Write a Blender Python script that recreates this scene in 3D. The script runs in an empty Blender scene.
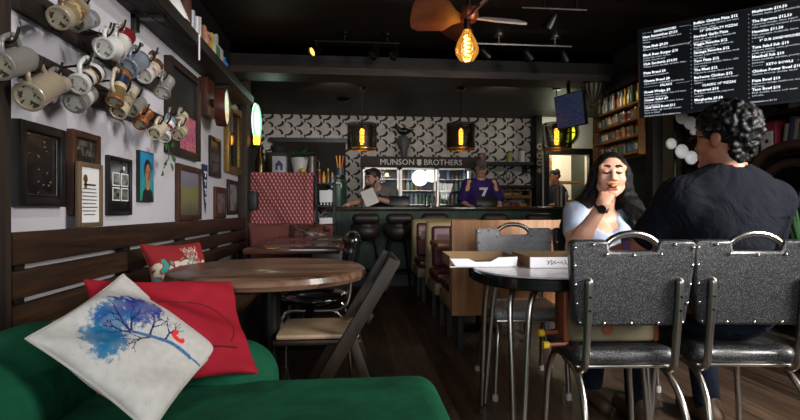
import bpy, math, random
import numpy as np
from mathutils import Vector, Matrix
R = math.radians
PI = math.pi
C = bpy.context.scene.collection
SC = bpy.context.scene

# ------------------------------------------------------------------ camera, world, light, exposure
cam = bpy.data.objects.new('camera', bpy.data.cameras.new('camera'))
C.objects.link(cam)
cam.location = (0, 0, 1.0)
cam.rotation_euler = (R(90), 0, R(-5.5))
cam.data.sensor_width = 36.0
cam.data.lens = 36.0 * 500 / 800
cam.data.clip_start = 0.02
SC.camera = cam

SC.view_settings.view_transform = 'Standard'
SC.view_settings.look = 'None'
SC.view_settings.gamma = 1
SC.view_settings.exposure = 0.0

world = bpy.data.worlds.new('world')
SC.world = world
world.use_nodes = True
world.node_tree.nodes['Background'].inputs[0].default_value = (0.75, 0.85, 1.0, 1)
world.node_tree.nodes['Background'].inputs[1].default_value = 0.045

def area(name, loc, target, sx, sy, power, col=(1, 1, 1), spread=180):
    l = bpy.data.lights.new(name, 'AREA')
    l.shape = 'RECTANGLE'; l.size = sx; l.size_y = sy; l.energy = power; l.color = col
    l.spread = R(spread)
    o = bpy.data.objects.new(name, l); C.objects.link(o)
    o.location = loc
    o.rotation_euler = (Vector(target) - Vector(loc)).to_track_quat('-Z', 'Y').to_euler()
    return o
# daylight through the street windows behind the camera and the window on the right
area('street_window_daylight', (-0.3, -2.6, 1.75), (-0.2, 3.0, 0.9), 3.0, 1.5, 55, (0.93, 0.96, 1.0), 120)
area('side_window_daylight', (3.1, 0.35, 1.95), (1.15, 2.5, 0.95), 1.1, 1.3, 76, (1.0, 0.97, 0.92), 100)

def point(name, loc, power, col, r=0.03):
    l = bpy.data.lights.new(name, 'POINT'); l.energy = power; l.color = col; l.shadow_soft_size = r
    o = bpy.data.objects.new(name, l); C.objects.link(o); o.location = loc
    return o

def spot(name, loc, target, power, ang, col=(1, 1, 1), r=0.03, blend=0.6):
    l = bpy.data.lights.new(name, 'SPOT'); l.energy = power; l.color = col; l.spot_size = R(ang); l.spot_blend = blend; l.shadow_soft_size = r
    o = bpy.data.objects.new(name, l); C.objects.link(o); o.location = loc
    o.rotation_euler = (Vector(target) - Vector(loc)).to_track_quat('-Z', 'Y').to_euler(); return o
# ceiling track lights aimed at the stein wall
spot('track_light_wall', (0.1, 1.5, 2.6), (-1.2, 2.2, 1.3), 44, 75, (1, 0.97, 0.95))
spot('track_light_wall', (0.1, 3.0, 2.6), (-1.2, 3.4, 1.3), 26, 70, (1, 0.97, 0.95))

spot('track_light_cans', (2.02, 4.62, 2.42), (2.72, 4.85, 1.75), 7, 80, (1, 0.85, 0.62), 0.03)
# added spots without fixtures that brighten the rear wall
spot('wall_fill_spot', (-0.2, 5.9, 2.5), (-0.2, 8.3, 1.9), 34, 95, (1, 0.93, 0.86), 0.05)
spot('wall_fill_spot', (1.9, 5.9, 2.5), (1.9, 8.3, 1.9), 34, 95, (1, 0.93, 0.86), 0.05)

# ------------------------------------------------------------------ materials
def lin(c):
    return c / 12.92 if c <= 0.04045 else ((c + 0.055) / 1.055) ** 2.4
def rgb(h):
    if isinstance(h, str):
        h = h.lstrip('#')
        return tuple(lin(int(h[i:i + 2], 16) / 255) for i in (0, 2, 4)) + (1,)
    return tuple(h) + (1,) if len(h) == 3 else tuple(h)
MATS = {}
class NT:
    """tiny node-graph builder"""
    def __init__(s, name):
        s.m = bpy.data.materials.new(name); s.m.use_nodes = True
        s.t = s.m.node_tree; s.b = s.t.nodes['Principled BSDF']; s.o = s.t.nodes['Material Output']
    def n(s, typ, **kw):
        nd = s.t.nodes.new(typ)
        for k, v in kw.items(): setattr(nd, k, v)
        return nd
    def l(s, a, b): s.t.links.new(a, b)
    def put(s, sock, v):
        if isinstance(v, bpy.types.NodeSocket): s.l(v, sock)
        else: sock.default_value = v
    def math(s, op, a, b=0.0, c=None):
        nd = s.n('ShaderNodeMath', operation=op)
        s.put(nd.inputs[0], a); s.put(nd.inputs[1], b)
        if c is not None: s.put(nd.inputs[2], c)
        return nd.outputs[0]
    def coords(s, kind='Object', scale=(1, 1, 1), rot=(0, 0, 0)):
        tc = s.n('ShaderNodeTexCoord'); mp = s.n('ShaderNodeMapping')
        mp.inputs['Scale'].default_value = scale; mp.inputs['Rotation'].default_value = rot
        s.l(tc.outputs[kind], mp.inputs[0]); return mp.outputs[0]
    def noise(s, vec, scale, detail=4, rough=0.55, dist=0.0):
        nd = s.n('ShaderNodeTexNoise'); s.l(vec, nd.inputs['Vector'])
        nd.inputs['Scale'].default_value = scale; nd.inputs['Detail'].default_value = detail
        nd.inputs['Roughness'].default_value = rough; nd.inputs['Distortion'].default_value = dist
        return nd.outputs['Fac']
    def ramp(s, fac, stops):
        nd = s.n('ShaderNodeValToRGB'); e = nd.color_ramp.elements
        while len(e) < len(stops): e.new(0.5)
        for el, (p, c) in zip(e, stops): el.position = p; el.color = rgb(c)
        s.l(fac, nd.inputs[0]); return nd.outputs[0]
    def mix(s, fac, a, b):
        nd = s.n('ShaderNodeMix', data_type='RGBA')
        s.put(nd.inputs[0], fac); s.put(nd.inputs[6], a); s.put(nd.inputs[7], b)
        return nd.outputs[2]
    def bump(s, h, strength, dist=0.01):
        nd = s.n('ShaderNodeBump'); nd.inputs['Strength'].default_value = strength
        nd.inputs['Distance'].default_value = dist; s.l(h, nd.inputs['Height'])
        s.l(nd.outputs[0], s.b.inputs['Normal'])
    def set(s, **kw):
        names = dict(col='Base Color', rough='Roughness', metal='Metallic', ecol='Emission Color', estr='Emission Strength',
                     coat='Coat Weight', trans='Transmission Weight', ior='IOR', alpha='Alpha', sheen='Sheen Weight', spec='Specular IOR Level', sss='Subsurface Weight')
        for k, v in kw.items():
            if k in ('col', 'ecol') and not isinstance(v, bpy.types.NodeSocket): v = rgb(v)
            s.put(s.b.inputs[names[k]], v)
        return s
def M(name, col, rough=0.6, metal=0.0, vary=0.18, vscale=9, bump=0.0, bscale=60, **kw):
    """plain procedural material with a little tonal noise"""
    if name in MATS: return MATS[name]
    t = NT(name); v = t.coords()
    c = rgb(col)
    if vary:
        lo = tuple(x * (1 - vary) for x in c[:3]); hi = tuple(min(1, x * (1 + vary)) for x in c[:3])
        t.set(col=t.ramp(t.noise(v, vscale), [(0.3, lo), (0.7, hi)]))
    else: t.set(col=c)
    t.set(rough=rough, metal=metal, **kw)
    if bump: t.bump(t.noise(v, bscale, 3), bump, 0.004)
    MATS[name] = t.m; return t.m
def wood(name, c1, c2, axis='y', rough=0.45, scale=6, bump=0.15, planks=None, coat=0.0):
    """grain stretched along one axis"""
    if name in MATS: return MATS[name]
    t = NT(name)
    sc = {'x': (0.08, 1, 1), 'y': (1, 0.08, 1), 'z': (1, 1, 0.08)}[axis]
    v = t.coords(scale=sc)
    f = t.noise(v, scale * 4, 6, 0.6, 0.6)
    f2 = t.noise(v, scale * 18, 2)
    g = t.math('ADD', t.math('MULTIPLY', f, 0.75), t.math('MULTIPLY', f2, 0.25))
    col = t.ramp(g, [(0.34, c1), (0.66, c2)])
    if planks:
        w, ax = planks
        tc = t.n('ShaderNodeTexCoord'); sp = t.n('ShaderNodeSeparateXYZ'); t.l(tc.outputs['Object'], sp.inputs[0])
        q = t.math('DIVIDE', sp.outputs['xyz'.index(ax)], w)
        fr = t.math('FRACT', q); idx = t.math('FLOOR', q)
        line = t.math('LESS_THAN', fr, 0.03)
        wn = t.n('ShaderNodeTexWhiteNoise', noise_dimensions='1D'); t.l(idx, wn.inputs['W'])
        tone = t.math('MULTIPLY_ADD', wn.outputs[0], 0.8, 0.55)
        cm = t.n('ShaderNodeVectorMath', operation='SCALE'); t.l(col, cm.inputs[0]); t.l(tone, cm.inputs['Scale'])
        col = t.mix(line, cm.outputs[0], rgb('#050404'))
    t.set(col=col, rough=rough, coat=coat, spec=0.3); t.bump(g, bump, 0.003)
    MATS[name] = t.m; return t.m
def emit(name, col, strength):
    if name in MATS: return MATS[name]
    t = NT(name); t.set(col=col, ecol=col, estr=strength, rough=0.5); MATS[name] = t.m; return t.m
def glassy(name, tint=(1, 1, 1), clear=0.85, rough=0.02):
    if name in MATS: return MATS[name]
    t = NT(name); tr = t.n('ShaderNodeBsdfTransparent'); tr.inputs[0].default_value = rgb(tint)
    mx = t.n('ShaderNodeMixShader'); fr = t.n('ShaderNodeFresnel'); fr.inputs[0].default_value = 1.45
    t.set(col=tint, rough=rough)
    f = t.math('MULTIPLY', fr.outputs[0], (1 - clear) * 4)
    gl = t.n('ShaderNodeBsdfGlossy'); gl.inputs['Roughness'].default_value = rough
    t.l(f, mx.inputs[0]); t.l(tr.outputs[0], mx.inputs[1]); t.l(gl.outputs[0], mx.inputs[2]); t.l(mx.outputs[0], t.o.inputs[0])
    MATS[name] = t.m; return t.m
def vcol(name, rough=0.8, bump=0.0, bscale=300, **kw):
    if name in MATS: return MATS[name]
    t = NT(name); a = t.n('ShaderNodeVertexColor'); a.layer_name = 'print'
    t.set(col=a.outputs[0], rough=rough, spec=0.1, **kw)
    if bump: t.bump(t.noise(t.coords(), bscale, 2), bump, 0.002)
    MATS[name] = t.m; return t.m

# ------------------------------------------------------------------ mesh helpers
class MB:
    """collects shapes and links them as ONE mesh object"""
    def __init__(s): s.v = []; s.f = []; s.mi = []; s.mats = []
    def _m(s, mat):
        if mat not in s.mats: s.mats.append(mat)
        return s.mats.index(mat)
    def add(s, vs, fs, mat, xf=None):
        b = len(s.v); i = s._m(mat)
        for p in vs:
            p = Vector(p); s.v.append(tuple(xf @ p if xf else p))
        for f in fs: s.f.append([b + q for q in f]); s.mi.append(i)
        return s
    def box(s, lo, hi, mat, bev=0.0, xf=None, seg=2):
        lo, hi = [min(a, b) for a, b in zip(lo, hi)], [max(a, b) for a, b in zip(lo, hi)]
        if bev <= 0:
            vs = [(x, y, z) for x in (lo[0], hi[0]) for y in (lo[1], hi[1]) for z in (lo[2], hi[2])]
            return s.add(vs, [(0, 1, 3, 2), (4, 6, 7, 5), (0, 4, 5, 1), (2, 3, 7, 6), (0, 2, 6, 4), (1, 5, 7, 3)], mat, xf)
        import bmesh
        bm = bmesh.new(); bmesh.ops.create_cube(bm, size=1)
        for v in bm.verts: v.co = Vector([(a + b) / 2 + c * (b - a) for a, b, c in zip(lo, hi, v.co)])
        bev = min(bev, 0.49 * min(b - a for a, b in zip(lo, hi)))
        bmesh.ops.bevel(bm, geom=list(bm.edges), offset=bev, segments=seg, profile=0.5, affect='EDGES')
        bm.verts.index_update()
        s.add([v.co[:] for v in bm.verts], [[v.index for v in f.verts] for f in bm.faces], mat, xf); bm.free(); return s
    def tube(s, pts, r, mat, n=10, cap=True, xf=None, closed=False):
        pts = [Vector(p) for p in pts]; k = len(pts)
        rs = r if isinstance(r, (list, tuple)) else [r] * k
        vs = []; fs = []; up = None
        for i, p in enumerate(pts):
            if closed: t = (pts[(i + 1) % k] - pts[i - 1]).normalized()
            else: t = (pts[min(i + 1, k - 1)] - pts[max(i - 1, 0)]).normalized()
            if up is None: up = Vector((0, 0, 1)) if abs(t.z) < 0.9 else Vector((1, 0, 0))
            a = t.cross(up); a.normalize(); b = a.cross(t); up = b
            for j in range(n):
                q = 2 * PI * j / n; vs.append(p + (a * math.cos(q) + b * math.sin(q)) * rs[i])
        for i in range(k if closed else k - 1):
            for j in range(n):
                a0 = i * n + j; a1 = i * n + (j + 1) % n; i2 = (i + 1) % k
                fs.append((a0, a1, i2 * n + (j + 1) % n, i2 * n + j))
        if cap and not closed: fs += [tuple(range(n))[::-1], tuple((k - 1) * n + j for j in range(n))]
        return s.add(vs, fs, mat, xf)
    def lathe(s, prof, mat, n=24, xf=None, mats=None):
        vs = []
        for r_, z in prof:
            for j in range(n):
                q = 2 * PI * j / n; vs.append((max(r_, 1e-4) * math.cos(q), max(r_, 1e-4) * math.sin(q), z))
        for i in range(len(prof) - 1):
            m = mats[i] if mats else mat
            fs = [(i * n + j, i * n + (j + 1) % n, (i + 1) * n + (j + 1) % n, (i + 1) * n + j) for j in range(n)]
            b = len(s.v)
            if i == 0:
                s.add(vs, fs, m, xf); base = b
            else:
                ii = s._m(m)
                for f in fs: s.f.append([base + q for q in f]); s.mi.append(ii)
        return s
    def ball(s, c, r, mat, n=12, xf=None):
        r = r if isinstance(r, (tuple, list)) else (r, r, r)
        m = n // 2 + 1; vs = []; fs = []
        for i in range(m):
            a = PI * i / (m - 1)
            for j in range(n):
                q = 2 * PI * j / n
                vs.append((c[0] + r[0] * math.sin(a) * math.cos(q), c[1] + r[1] * math.sin(a) * math.sin(q), c[2] + r[2] * math.cos(a)))
        for i in range(m - 1):
            for j in range(n): fs.append((i * n + j, i * n + (j + 1) % n, (i + 1) * n + (j + 1) % n, (i + 1) * n + j)[::-1])
        return s.add(vs, fs, mat, xf)
    def prism(s, poly, d, mat, xf=None):
        """poly in local x,z; extruded along y by d"""
        n = len(poly)
        vs = [(x, 0, z) for x, z in poly] + [(x, d, z) for x, z in poly]
        fs = [tuple(range(n)), tuple(range(2 * n - 1, n - 1, -1))] + [(i, i + n, (i + 1) % n + n, (i + 1) % n) for i in range(n)]
        return s.add(vs, fs, mat, xf)
    def build(s, name, parent=None, smooth=40, bevel=0.0, loc=None, kind=None):
        me = bpy.data.meshes.new(name); me.from_pydata(s.v, [], s.f)
        for m in s.mats: me.materials.append(m)
        me.polygons.foreach_set('material_index', s.mi); me.update()
        import bmesh
        bm = bmesh.new(); bm.from_mesh(me); bmesh.ops.recalc_face_normals(bm, faces=bm.faces); bm.to_mesh(me); bm.free()
        if smooth:
            me.polygons.foreach_set('use_smooth', [True] * len(me.polygons)); me.set_sharp_from_angle(angle=R(smooth))
        o = bpy.data.objects.new(name, me); C.objects.link(o)
        if parent: o.parent = parent
        if loc: o.location = loc
        if kind: o['kind'] = kind
        if bevel:
            b = o.modifiers.new('edge', 'BEVEL'); b.width = bevel; b.segments = 2; b.limit_method = 'ANGLE'; b.angle_limit = R(40)
        return o
def arc(c, r, a0, a1, n, plane='xz'):
    out = []
    for i in range(n + 1):
        a = R(a0 + (a1 - a0) * i / n); p = [c[0], c[1], c[2]]
        p['xyz'.index(plane[0])] += r * math.cos(a); p['xyz'.index(plane[1])] += r * math.sin(a); out.append(tuple(p))
    return out
def smooth_path(pts, sub=5):
    pts = [Vector(p) for p in pts]; out = []
    for i in range(len(pts) - 1):
        p0 = pts[max(i - 1, 0)]; p1 = pts[i]; p2 = pts[i + 1]; p3 = pts[min(i + 2, len(pts) - 1)]
        for j in range(sub):
            t = j / sub
            out.append(0.5 * ((2 * p1) + (p2 - p0) * t + (2 * p0 - 5 * p1 + 4 * p2 - p3) * t * t + (3 * p1 - p0 - 3 * p2 + p3) * t ** 3))
    return out + [pts[-1]]
def tag(o, label, cat, group=None, kind=None):
    o['label'] = label; o['category'] = cat
    if group: o['group'] = group
    if kind: o['kind'] = kind
    return o
def thing(name, label, cat, loc=(0, 0, 0), rz=0.0, group=None, mat=None):
    o = bpy.data.objects.new(name, None); C.objects.link(o); o.empty_display_size = 0.05
    if mat is not None: o.matrix_world = mat
    else: o.location = loc; o.rotation_euler = (0, 0, rz)
    return tag(o, label, cat, group)
def dup(root, loc=None, rz=None, label=None, group=None):
    r = root.copy(); C.objects.link(r)
    if loc is not None: r.location = loc
    if rz is not None: r.rotation_euler = (0, 0, rz)
    if label: r['label'] = label
    if group: r['group'] = group
    for ch in list(root.children):
        c = ch.copy(); C.objects.link(c); c.parent = r
        for g in list(ch.children):
            d = g.copy(); C.objects.link(d); d.parent = c
    return r
def struct(name, mb, **kw):
    o = mb.build(name, **kw); o['kind'] = 'structure'; return o
def frame_matrix(origin, x, z):
    """matrix whose local z is z and whose local x is as near x as possible"""
    z = Vector(z).normalized(); x = Vector(x); x = (x - z * x.dot(z)).normalized(); y = z.cross(x)
    m = Matrix((x, y, z)).transposed().to_4x4(); m.translation = Vector(origin); return m
def text_mesh(name, txt, size, mat, xf, parent=None, align='LEFT', extrude=0.0, bold=0.0):
    cu = bpy.data.curves.new(name, 'FONT'); cu.body = txt; cu.size = size; cu.align_x = align; cu.extrude = extrude; cu.offset = bold; cu.resolution_u = 2
    to = bpy.data.objects.new(name, cu); C.objects.link(to)
    dg = bpy.context.evaluated_depsgraph_get(); me = bpy.data.meshes.new_from_object(to.evaluated_get(dg))
    bpy.data.objects.remove(to); me.transform(xf); me.materials.clear(); me.materials.append(mat)
    o = bpy.data.objects.new(name, me); C.objects.link(o)
    if parent: o.parent = parent
    return o
def text_data(txt, size, align='LEFT', bold=0.0):
    cu = bpy.data.curves.new('t', 'FONT'); cu.body = txt; cu.size = size; cu.align_x = align; cu.offset = bold; cu.resolution_u = 1
    to = bpy.data.objects.new('t', cu); C.objects.link(to)
    dg = bpy.context.evaluated_depsgraph_get(); me = bpy.data.meshes.new_from_object(to.evaluated_get(dg))
    vs = [v.co.copy() for v in me.vertices]; fs = [tuple(p.vertices) for p in me.polygons]
    bpy.data.objects.remove(to); bpy.data.meshes.remove(me); return vs, fs

# ------------------------------------------------------------------ organic surfaces: smooth unions meshed by surface nets
def _cone(P, a, b, ra, rb):
    a = np.array(a, float); b = np.array(b, float); ab = b - a; L = ab @ ab
    h = np.clip(((P - a) @ ab) / max(L, 1e-12), 0, 1)
    return np.linalg.norm(P - (a + h[..., None] * ab), axis=-1) - (ra + (rb - ra) * h)
def _ell(P, c, r, Rm=None):
    q = P - np.array(c, float)
    if Rm is not None: q = q @ np.array(Rm, float)
    r = np.array(r, float); k0 = np.linalg.norm(q / r, axis=-1); k1 = np.linalg.norm(q / (r * r), axis=-1)
    return k0 * (k0 - 1) / np.maximum(k1, 1e-9)
def _prim(P, p): return _cone(P, *p[1:5]) if p[0] == 'c' else _ell(P, *p[1:4])
def _pb(p):
    if p[0] == 'c':
        a = np.array(p[1]); b = np.array(p[2]); r = max(p[3], p[4]); return np.minimum(a, b) - r, np.maximum(a, b) + r
    c = np.array(p[1], float); r = max(p[2]); return c - r, c + r
def cone(a, b, ra, rb=None, tag='skin', k=None): return ('c', tuple(a), tuple(b), ra, ra if rb is None else rb, tag, k)
def ell(c, r, tag='skin', Rm=None, k=None): return ('e', tuple(c), tuple(r), Rm, None, tag, k)
def field(P, prims, cuts, k, trims, margin):
    d = np.full(P.shape[:-1], 1.0); lo = P.reshape(-1, 3).min(0) - margin; hi = P.reshape(-1, 3).max(0) + margin
    for p in prims:
        a, b = _pb(p)
        if (a > hi).any() or (b < lo).any(): continue
        e = _prim(P, p); kk = p[6] if p[6] is not None else k
        h = np.clip(0.5 + 0.5 * (d - e) / kk, 0, 1); d = d * (1 - h) + e * h - kk * h * (1 - h)
    for p in cuts:
        e = -_prim(P, p); kk = p[6] if p[6] is not None else 0.006
        h = np.clip(0.5 - 0.5 * (d - e) / kk, 0, 1); d = d * (1 - h) + e * h + kk * h * (1 - h)
    for n_, off in trims: d = np.maximum(d, P @ np.array(n_, float) - off)
    return d
def nets(lo, hi, vox, fn):
    n = [max(3, int(math.ceil((b - a) / vox)) + 1) for a, b in zip(lo, hi)]
    ax = [lo[i] + vox * np.arange(n[i]) for i in range(3)]
    P = np.stack(np.meshgrid(*ax, indexing='ij'), -1); F = fn(P); S = F < 0
    cell = tuple(k - 1 for k in n); cnt = np.zeros(cell); acc = np.zeros(cell + (3,))
    cs = [(i, j, k) for i in (0, 1) for j in (0, 1) for k in (0, 1)]
    sl = lambda c: tuple(slice(c[i], c[i] + cell[i]) for i in range(3))
    for a in cs:
        for d in range(3):
            if a[d]: continue
            b = list(a); b[d] = 1
            fa, fb = F[sl(a)], F[sl(b)]; m = (fa < 0) != (fb < 0)
            t = np.where(m, fa / np.where(m, fa - fb, 1), 0)
            q = np.zeros(cell + (3,)); q[...] = a; q[..., d] += t
            acc += q * m[..., None]; cnt += m
    act = cnt > 0; idx = -np.ones(cell, int); idx[act] = np.arange(act.sum())
    ii = np.argwhere(act); V = np.array(lo) + vox * (ii + acc[act] / cnt[act][:, None])
    quads = []
    for d in range(3):
        u, v = (d + 1) % 3, (d + 2) % 3
        s0 = [slice(None)] * 3; s1 = [slice(None)] * 3; s0[d] = slice(0, -1); s1[d] = slice(1, None)
        m = S[tuple(s0)] != S[tuple(s1)]; w = np.argwhere(m)
        if not len(w): continue
        w = w[(w[:, u] > 0) & (w[:, v] > 0) & (w[:, u] < cell[u]) & (w[:, v] < cell[v]) & (w[:, d] < cell[d])]
        flip = S[tuple(w.T)]
        g = lambda du, dv: idx[tuple((w - np.eye(3, dtype=int)[u] * du - np.eye(3, dtype=int)[v] * dv).T)]
        q = np.stack([g(0, 0), g(1, 0), g(1, 1), g(0, 1)], -1)
        q[~flip] = q[~flip][:, ::-1]
        quads.append(q[(q >= 0).all(1)])
    return V, (np.concatenate(quads) if quads else np.zeros((0, 4), int))
def organic(name, prims, mats, parent=None, vox=0.01, k=0.02, cuts=(), trims=(), fine=(), smooth=True):
    """fine: [(lo, hi, vox)] boxes meshed at a finer pitch; mats: {tag: material}"""
    lo = np.min([_pb(p)[0] for p in prims], 0) - 3 * vox; hi = np.max([_pb(p)[1] for p in prims], 0) + 3 * vox
    fn = lambda P: field(P, prims, cuts, k, trims, 0.06)
    Vs = []; Fs = []; base = 0
    for a, b, vx in [(lo, hi, vox)] + list(fine):
        V, Q = nets(a, b, vx, fn)
        if vx == vox and fine:
            cen = V[Q].mean(1); keep = np.ones(len(Q), bool)
            for fa, fb, _ in fine:
                keep &= ~((cen > np.array(fa) + vox * 1.6) & (cen < np.array(fb) - vox * 1.6)).all(1)
            Q = Q[keep]
        Vs.append(V); Fs.append(Q + base); base += len(V)
    V = np.concatenate(Vs); Q = np.concatenate(Fs)
    used = np.unique(Q); rm = -np.ones(len(V), int); rm[used] = np.arange(len(used)); V = V[used]; Q = rm[Q]
    tags = list(mats); me = bpy.data.meshes.new(name)
    me.from_pydata(V.tolist(), [], Q.tolist())
    for t in tags: me.materials.append(mats[t])
    if len(tags) > 1:
        cen = V[Q].mean(1); best = np.full(len(cen), 9.0); mi = np.zeros(len(cen), int)
        for p in prims:
            a, b = _pb(p); near = ((cen > a - 0.03) & (cen < b + 0.03)).all(1)
            if not near.any(): continue
            e = np.full(len(cen), 9.0); e[near] = _prim(cen[near], p)
            e[near] -= 0.0 if p[5] == tags[0] else 0.0008
            w = e < best; best[w] = e[w]; mi[w] = tags.index(p[5]) if p[5] in tags else 0
        me.polygons.foreach_set('material_index', mi.tolist())
    me.polygons.foreach_set('use_smooth', [smooth] * len(me.polygons)); me.update()
    o = bpy.data.objects.new(name, me); C.objects.link(o)
    if parent: o.parent = parent
    return o
def xform(prims, Mx):
    """move prims by a rigid matrix"""
    out = []; R3 = np.array(Mx.to_3x3())
    for p in prims:
        if p[0] == 'c': out.append(('c', tuple(Mx @ Vector(p[1])), tuple(Mx @ Vector(p[2]))) + p[3:])
        else:
            r0 = R3 if p[3] is None else R3 @ np.array(p[3]); out.append(('e', tuple(Mx @ Vector(p[1])), p[2], r0) + p[4:])
    return out
def hand(wrist, f, n, s, curl=0.35, sc=1.0, thumb=0.5):
    """wrist point; f finger direction, n palm side (fingers curl that way), s thumb side"""
    f = Vector(f).normalized(); n = Vector(n); n = (n - f * n.dot(f)).normalized(); s = Vector(s); s = (s - f * s.dot(f) - n * s.dot(n)).normalized()
    w = Vector(wrist); P = []
    for i, (off, L) in enumerate(((0.03, 0.95), (0.01, 1.05), (-0.01, 0.98), (-0.028, 0.78))):
        kn = w + f * (0.085 - 0.006 * abs(i - 1)) * sc + s * off * sc
        P.append(cone(w + s * off * 0.55 * sc + f * 0.012 * sc, kn, 0.0155 * sc, 0.0105 * sc))
        a = curl * (0.9 + 0.12 * i); p = kn
        for j, (l, r0, r1) in enumerate(((0.042, 0.0098, 0.009), (0.026, 0.009, 0.0082), (0.021, 0.0082, 0.007))):
            q = p + (f * math.cos(a) + n * math.sin(a)) * l * L * sc
            P.append(cone(p, q, r0 * sc, r1 * sc, k=0.004)); p = q; a += curl * 1.2
    b = w + f * 0.022 * sc + s * 0.022 * sc; d = (f * 0.75 + s * (0.75 - thumb * 0.6) + n * (0.3 + thumb * 0.5)).normalized()
    q = b + d * 0.04 * sc; P.append(cone(b, q, 0.016 * sc, 0.0115 * sc))
    d2 = (d + f * 0.6 - s * thumb * 0.5).normalized(); q2 = q + d2 * 0.032 * sc; P.append(cone(q, q2, 0.011 * sc, 0.0095 * sc, k=0.005))
    P.append(cone(q2, q2 + (d2 + f * 0.3).normalized() * 0.022 * sc, 0.0095 * sc, 0.0075 * sc, k=0.004))
    return P

# ------------------------------------------------------------------ shared materials
black_paint = M('black_paint', '#131212', 0.45)
wall_white = M('wall_white', '#b9b6bd', 0.85, vary=0.05, vscale=2, bump=0.15, bscale=90)
dark_green_wall = M('dark_green_wall', '#16221c', 0.7)
ceiling_dark = wood('ceiling_dark', '#140e0b', '#2e2119', 'x', 0.55, 5, planks=(0.2, 'y'))
floor_wood = wood('floor_wood', '#33271f', '#5e4a3c', 'y', 0.45, 5, planks=(0.13, 'x'))
walnut = wood('walnut', '#150c08', '#3a2517', 'y', 0.5, 5)
post_wood = wood('post_wood', '#1c1714', '#3b302a', 'z', 0.6, 6)
beam_wood = wood('beam_wood', '#0d0a09', '#211a17', 'x', 0.6, 6)
trim_wood = wood('trim_wood', '#241d1a', '#453a34', 'x', 0.6, 6)
shelf_wood = wood('shelf_wood', '#141110', '#2c2624', 'y', 0.6, 6)
rail_wood = wood('rail_wood', '#17120f', '#332a24', 'y', 0.6, 8)
chrome = M('chrome', '#cfcbc4', 0.22, 1.0, vary=0.05)
chrome_dull = M('chrome_dull', '#aaa49c', 0.3, 1.0, vary=0.08)
black_metal = M('black_metal', '#111111', 0.35, 0.6)
black_plastic = M('black_plastic', '#0c0c0d', 0.4)
iron = M('iron', '#1b1816', 0.5, 0.7)
gold_in = M('gold_in', '#b5812e', 0.3, 0.9)
white_ceramic = M('white_ceramic', '#d8d6d2', 0.22, vary=0.04, coat=0.3)
paper_white = M('paper_white', '#d9d7d6', 0.8, vary=0.04)

def sparkle():
    t = NT('sparkle_vinyl'); v = t.coords()
    vo = t.n('ShaderNodeTexVoronoi'); t.l(v, vo.inputs['Vector']); vo.inputs['Scale'].default_value = 700
    sp = t.n('ShaderNodeSeparateColor'); t.l(vo.outputs['Color'], sp.inputs[0])
    fl = t.ramp(sp.outputs[0], [(0.55, '#101012'), (0.82, '#29292b'), (0.96, '#828285')])
    t.set(col=fl, rough=0.33, metal=t.math('MULTIPLY', sp.outputs[1], 0.5), coat=0.25)
    nm = t.n('ShaderNodeBump'); nm.inputs['Strength'].default_value = 0.35; nm.inputs['Distance'].default_value = 0.002
    t.l(sp.outputs[2], nm.inputs['Height']); t.l(nm.outputs[0], t.b.inputs['Normal'])
    return t.m
sparkle_vinyl = sparkle()
def wallpaper():
    t = NT('feather_wallpaper'); tc = t.n('ShaderNodeTexCoord'); sp = t.n('ShaderNodeSeparateXYZ'); t.l(tc.outputs['Object'], sp.inputs[0])
    m = t.math
    x = m('DIVIDE', sp.outputs[0], 0.31); z = m('DIVIDE', sp.outputs[2], 0.26)
    masks = None
    # each repeat holds dark feathers: a crescent is a disc less an offset disc, at its own spot and turn
    for (ox, oz, ang, L, W, cut) in ((0.25, 0.25, 35, 0.23, 0.16, 0.12), (0.72, 0.7, 35, 0.23, 0.16, 0.12), (0.75, 0.2, -50, 0.2, 0.13, -0.1), (0.25, 0.75, -50, 0.2, 0.13, -0.1), (0.5, 0.46, 80, 0.13, 0.07, 0.06), (0.0, 0.97, 100, 0.13, 0.07, 0.06)):
        fx = m('SUBTRACT', m('FRACT', m('ADD', x, 10.5 - ox)), 0.5); fz = m('SUBTRACT', m('FRACT', m('ADD', z, 10.5 - oz)), 0.5)
        ca, sa = math.cos(R(ang)), math.sin(R(ang))
        u = m('ADD', m('MULTIPLY', fx, ca), m('MULTIPLY', fz, sa)); w = m('SUBTRACT', m('MULTIPLY', fz, ca), m('MULTIPLY', fx, sa))
        def disc(uu, ww, a, b):
            p = m('DIVIDE', uu, a); q = m('DIVIDE', ww, b); return m('LESS_THAN', m('ADD', m('MULTIPLY', p, p), m('MULTIPLY', q, q)), 1.0)
        a = disc(u, w, L, W); b = disc(m('ADD', u, 0.05), m('ADD', w, -cut), L * 0.95, W * 0.85)
        cr = m('MULTIPLY', a, m('SUBTRACT', 1.0, b)); masks = cr if masks is None else m('MAXIMUM', masks, cr)
    v = t.coords(); nz = t.noise(v, 7)
    base = t.ramp(nz, [(0.3, '#aaa39c'), (0.7, '#c9c1b9')]); dark = t.ramp(t.noise(v, 40), [(0.3, '#171417'), (0.7, '#2f2a2c')])
    t.set(col=t.mix(masks, base, dark), rough=0.8); return t.m
feather_wallpaper = wallpaper()

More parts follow.
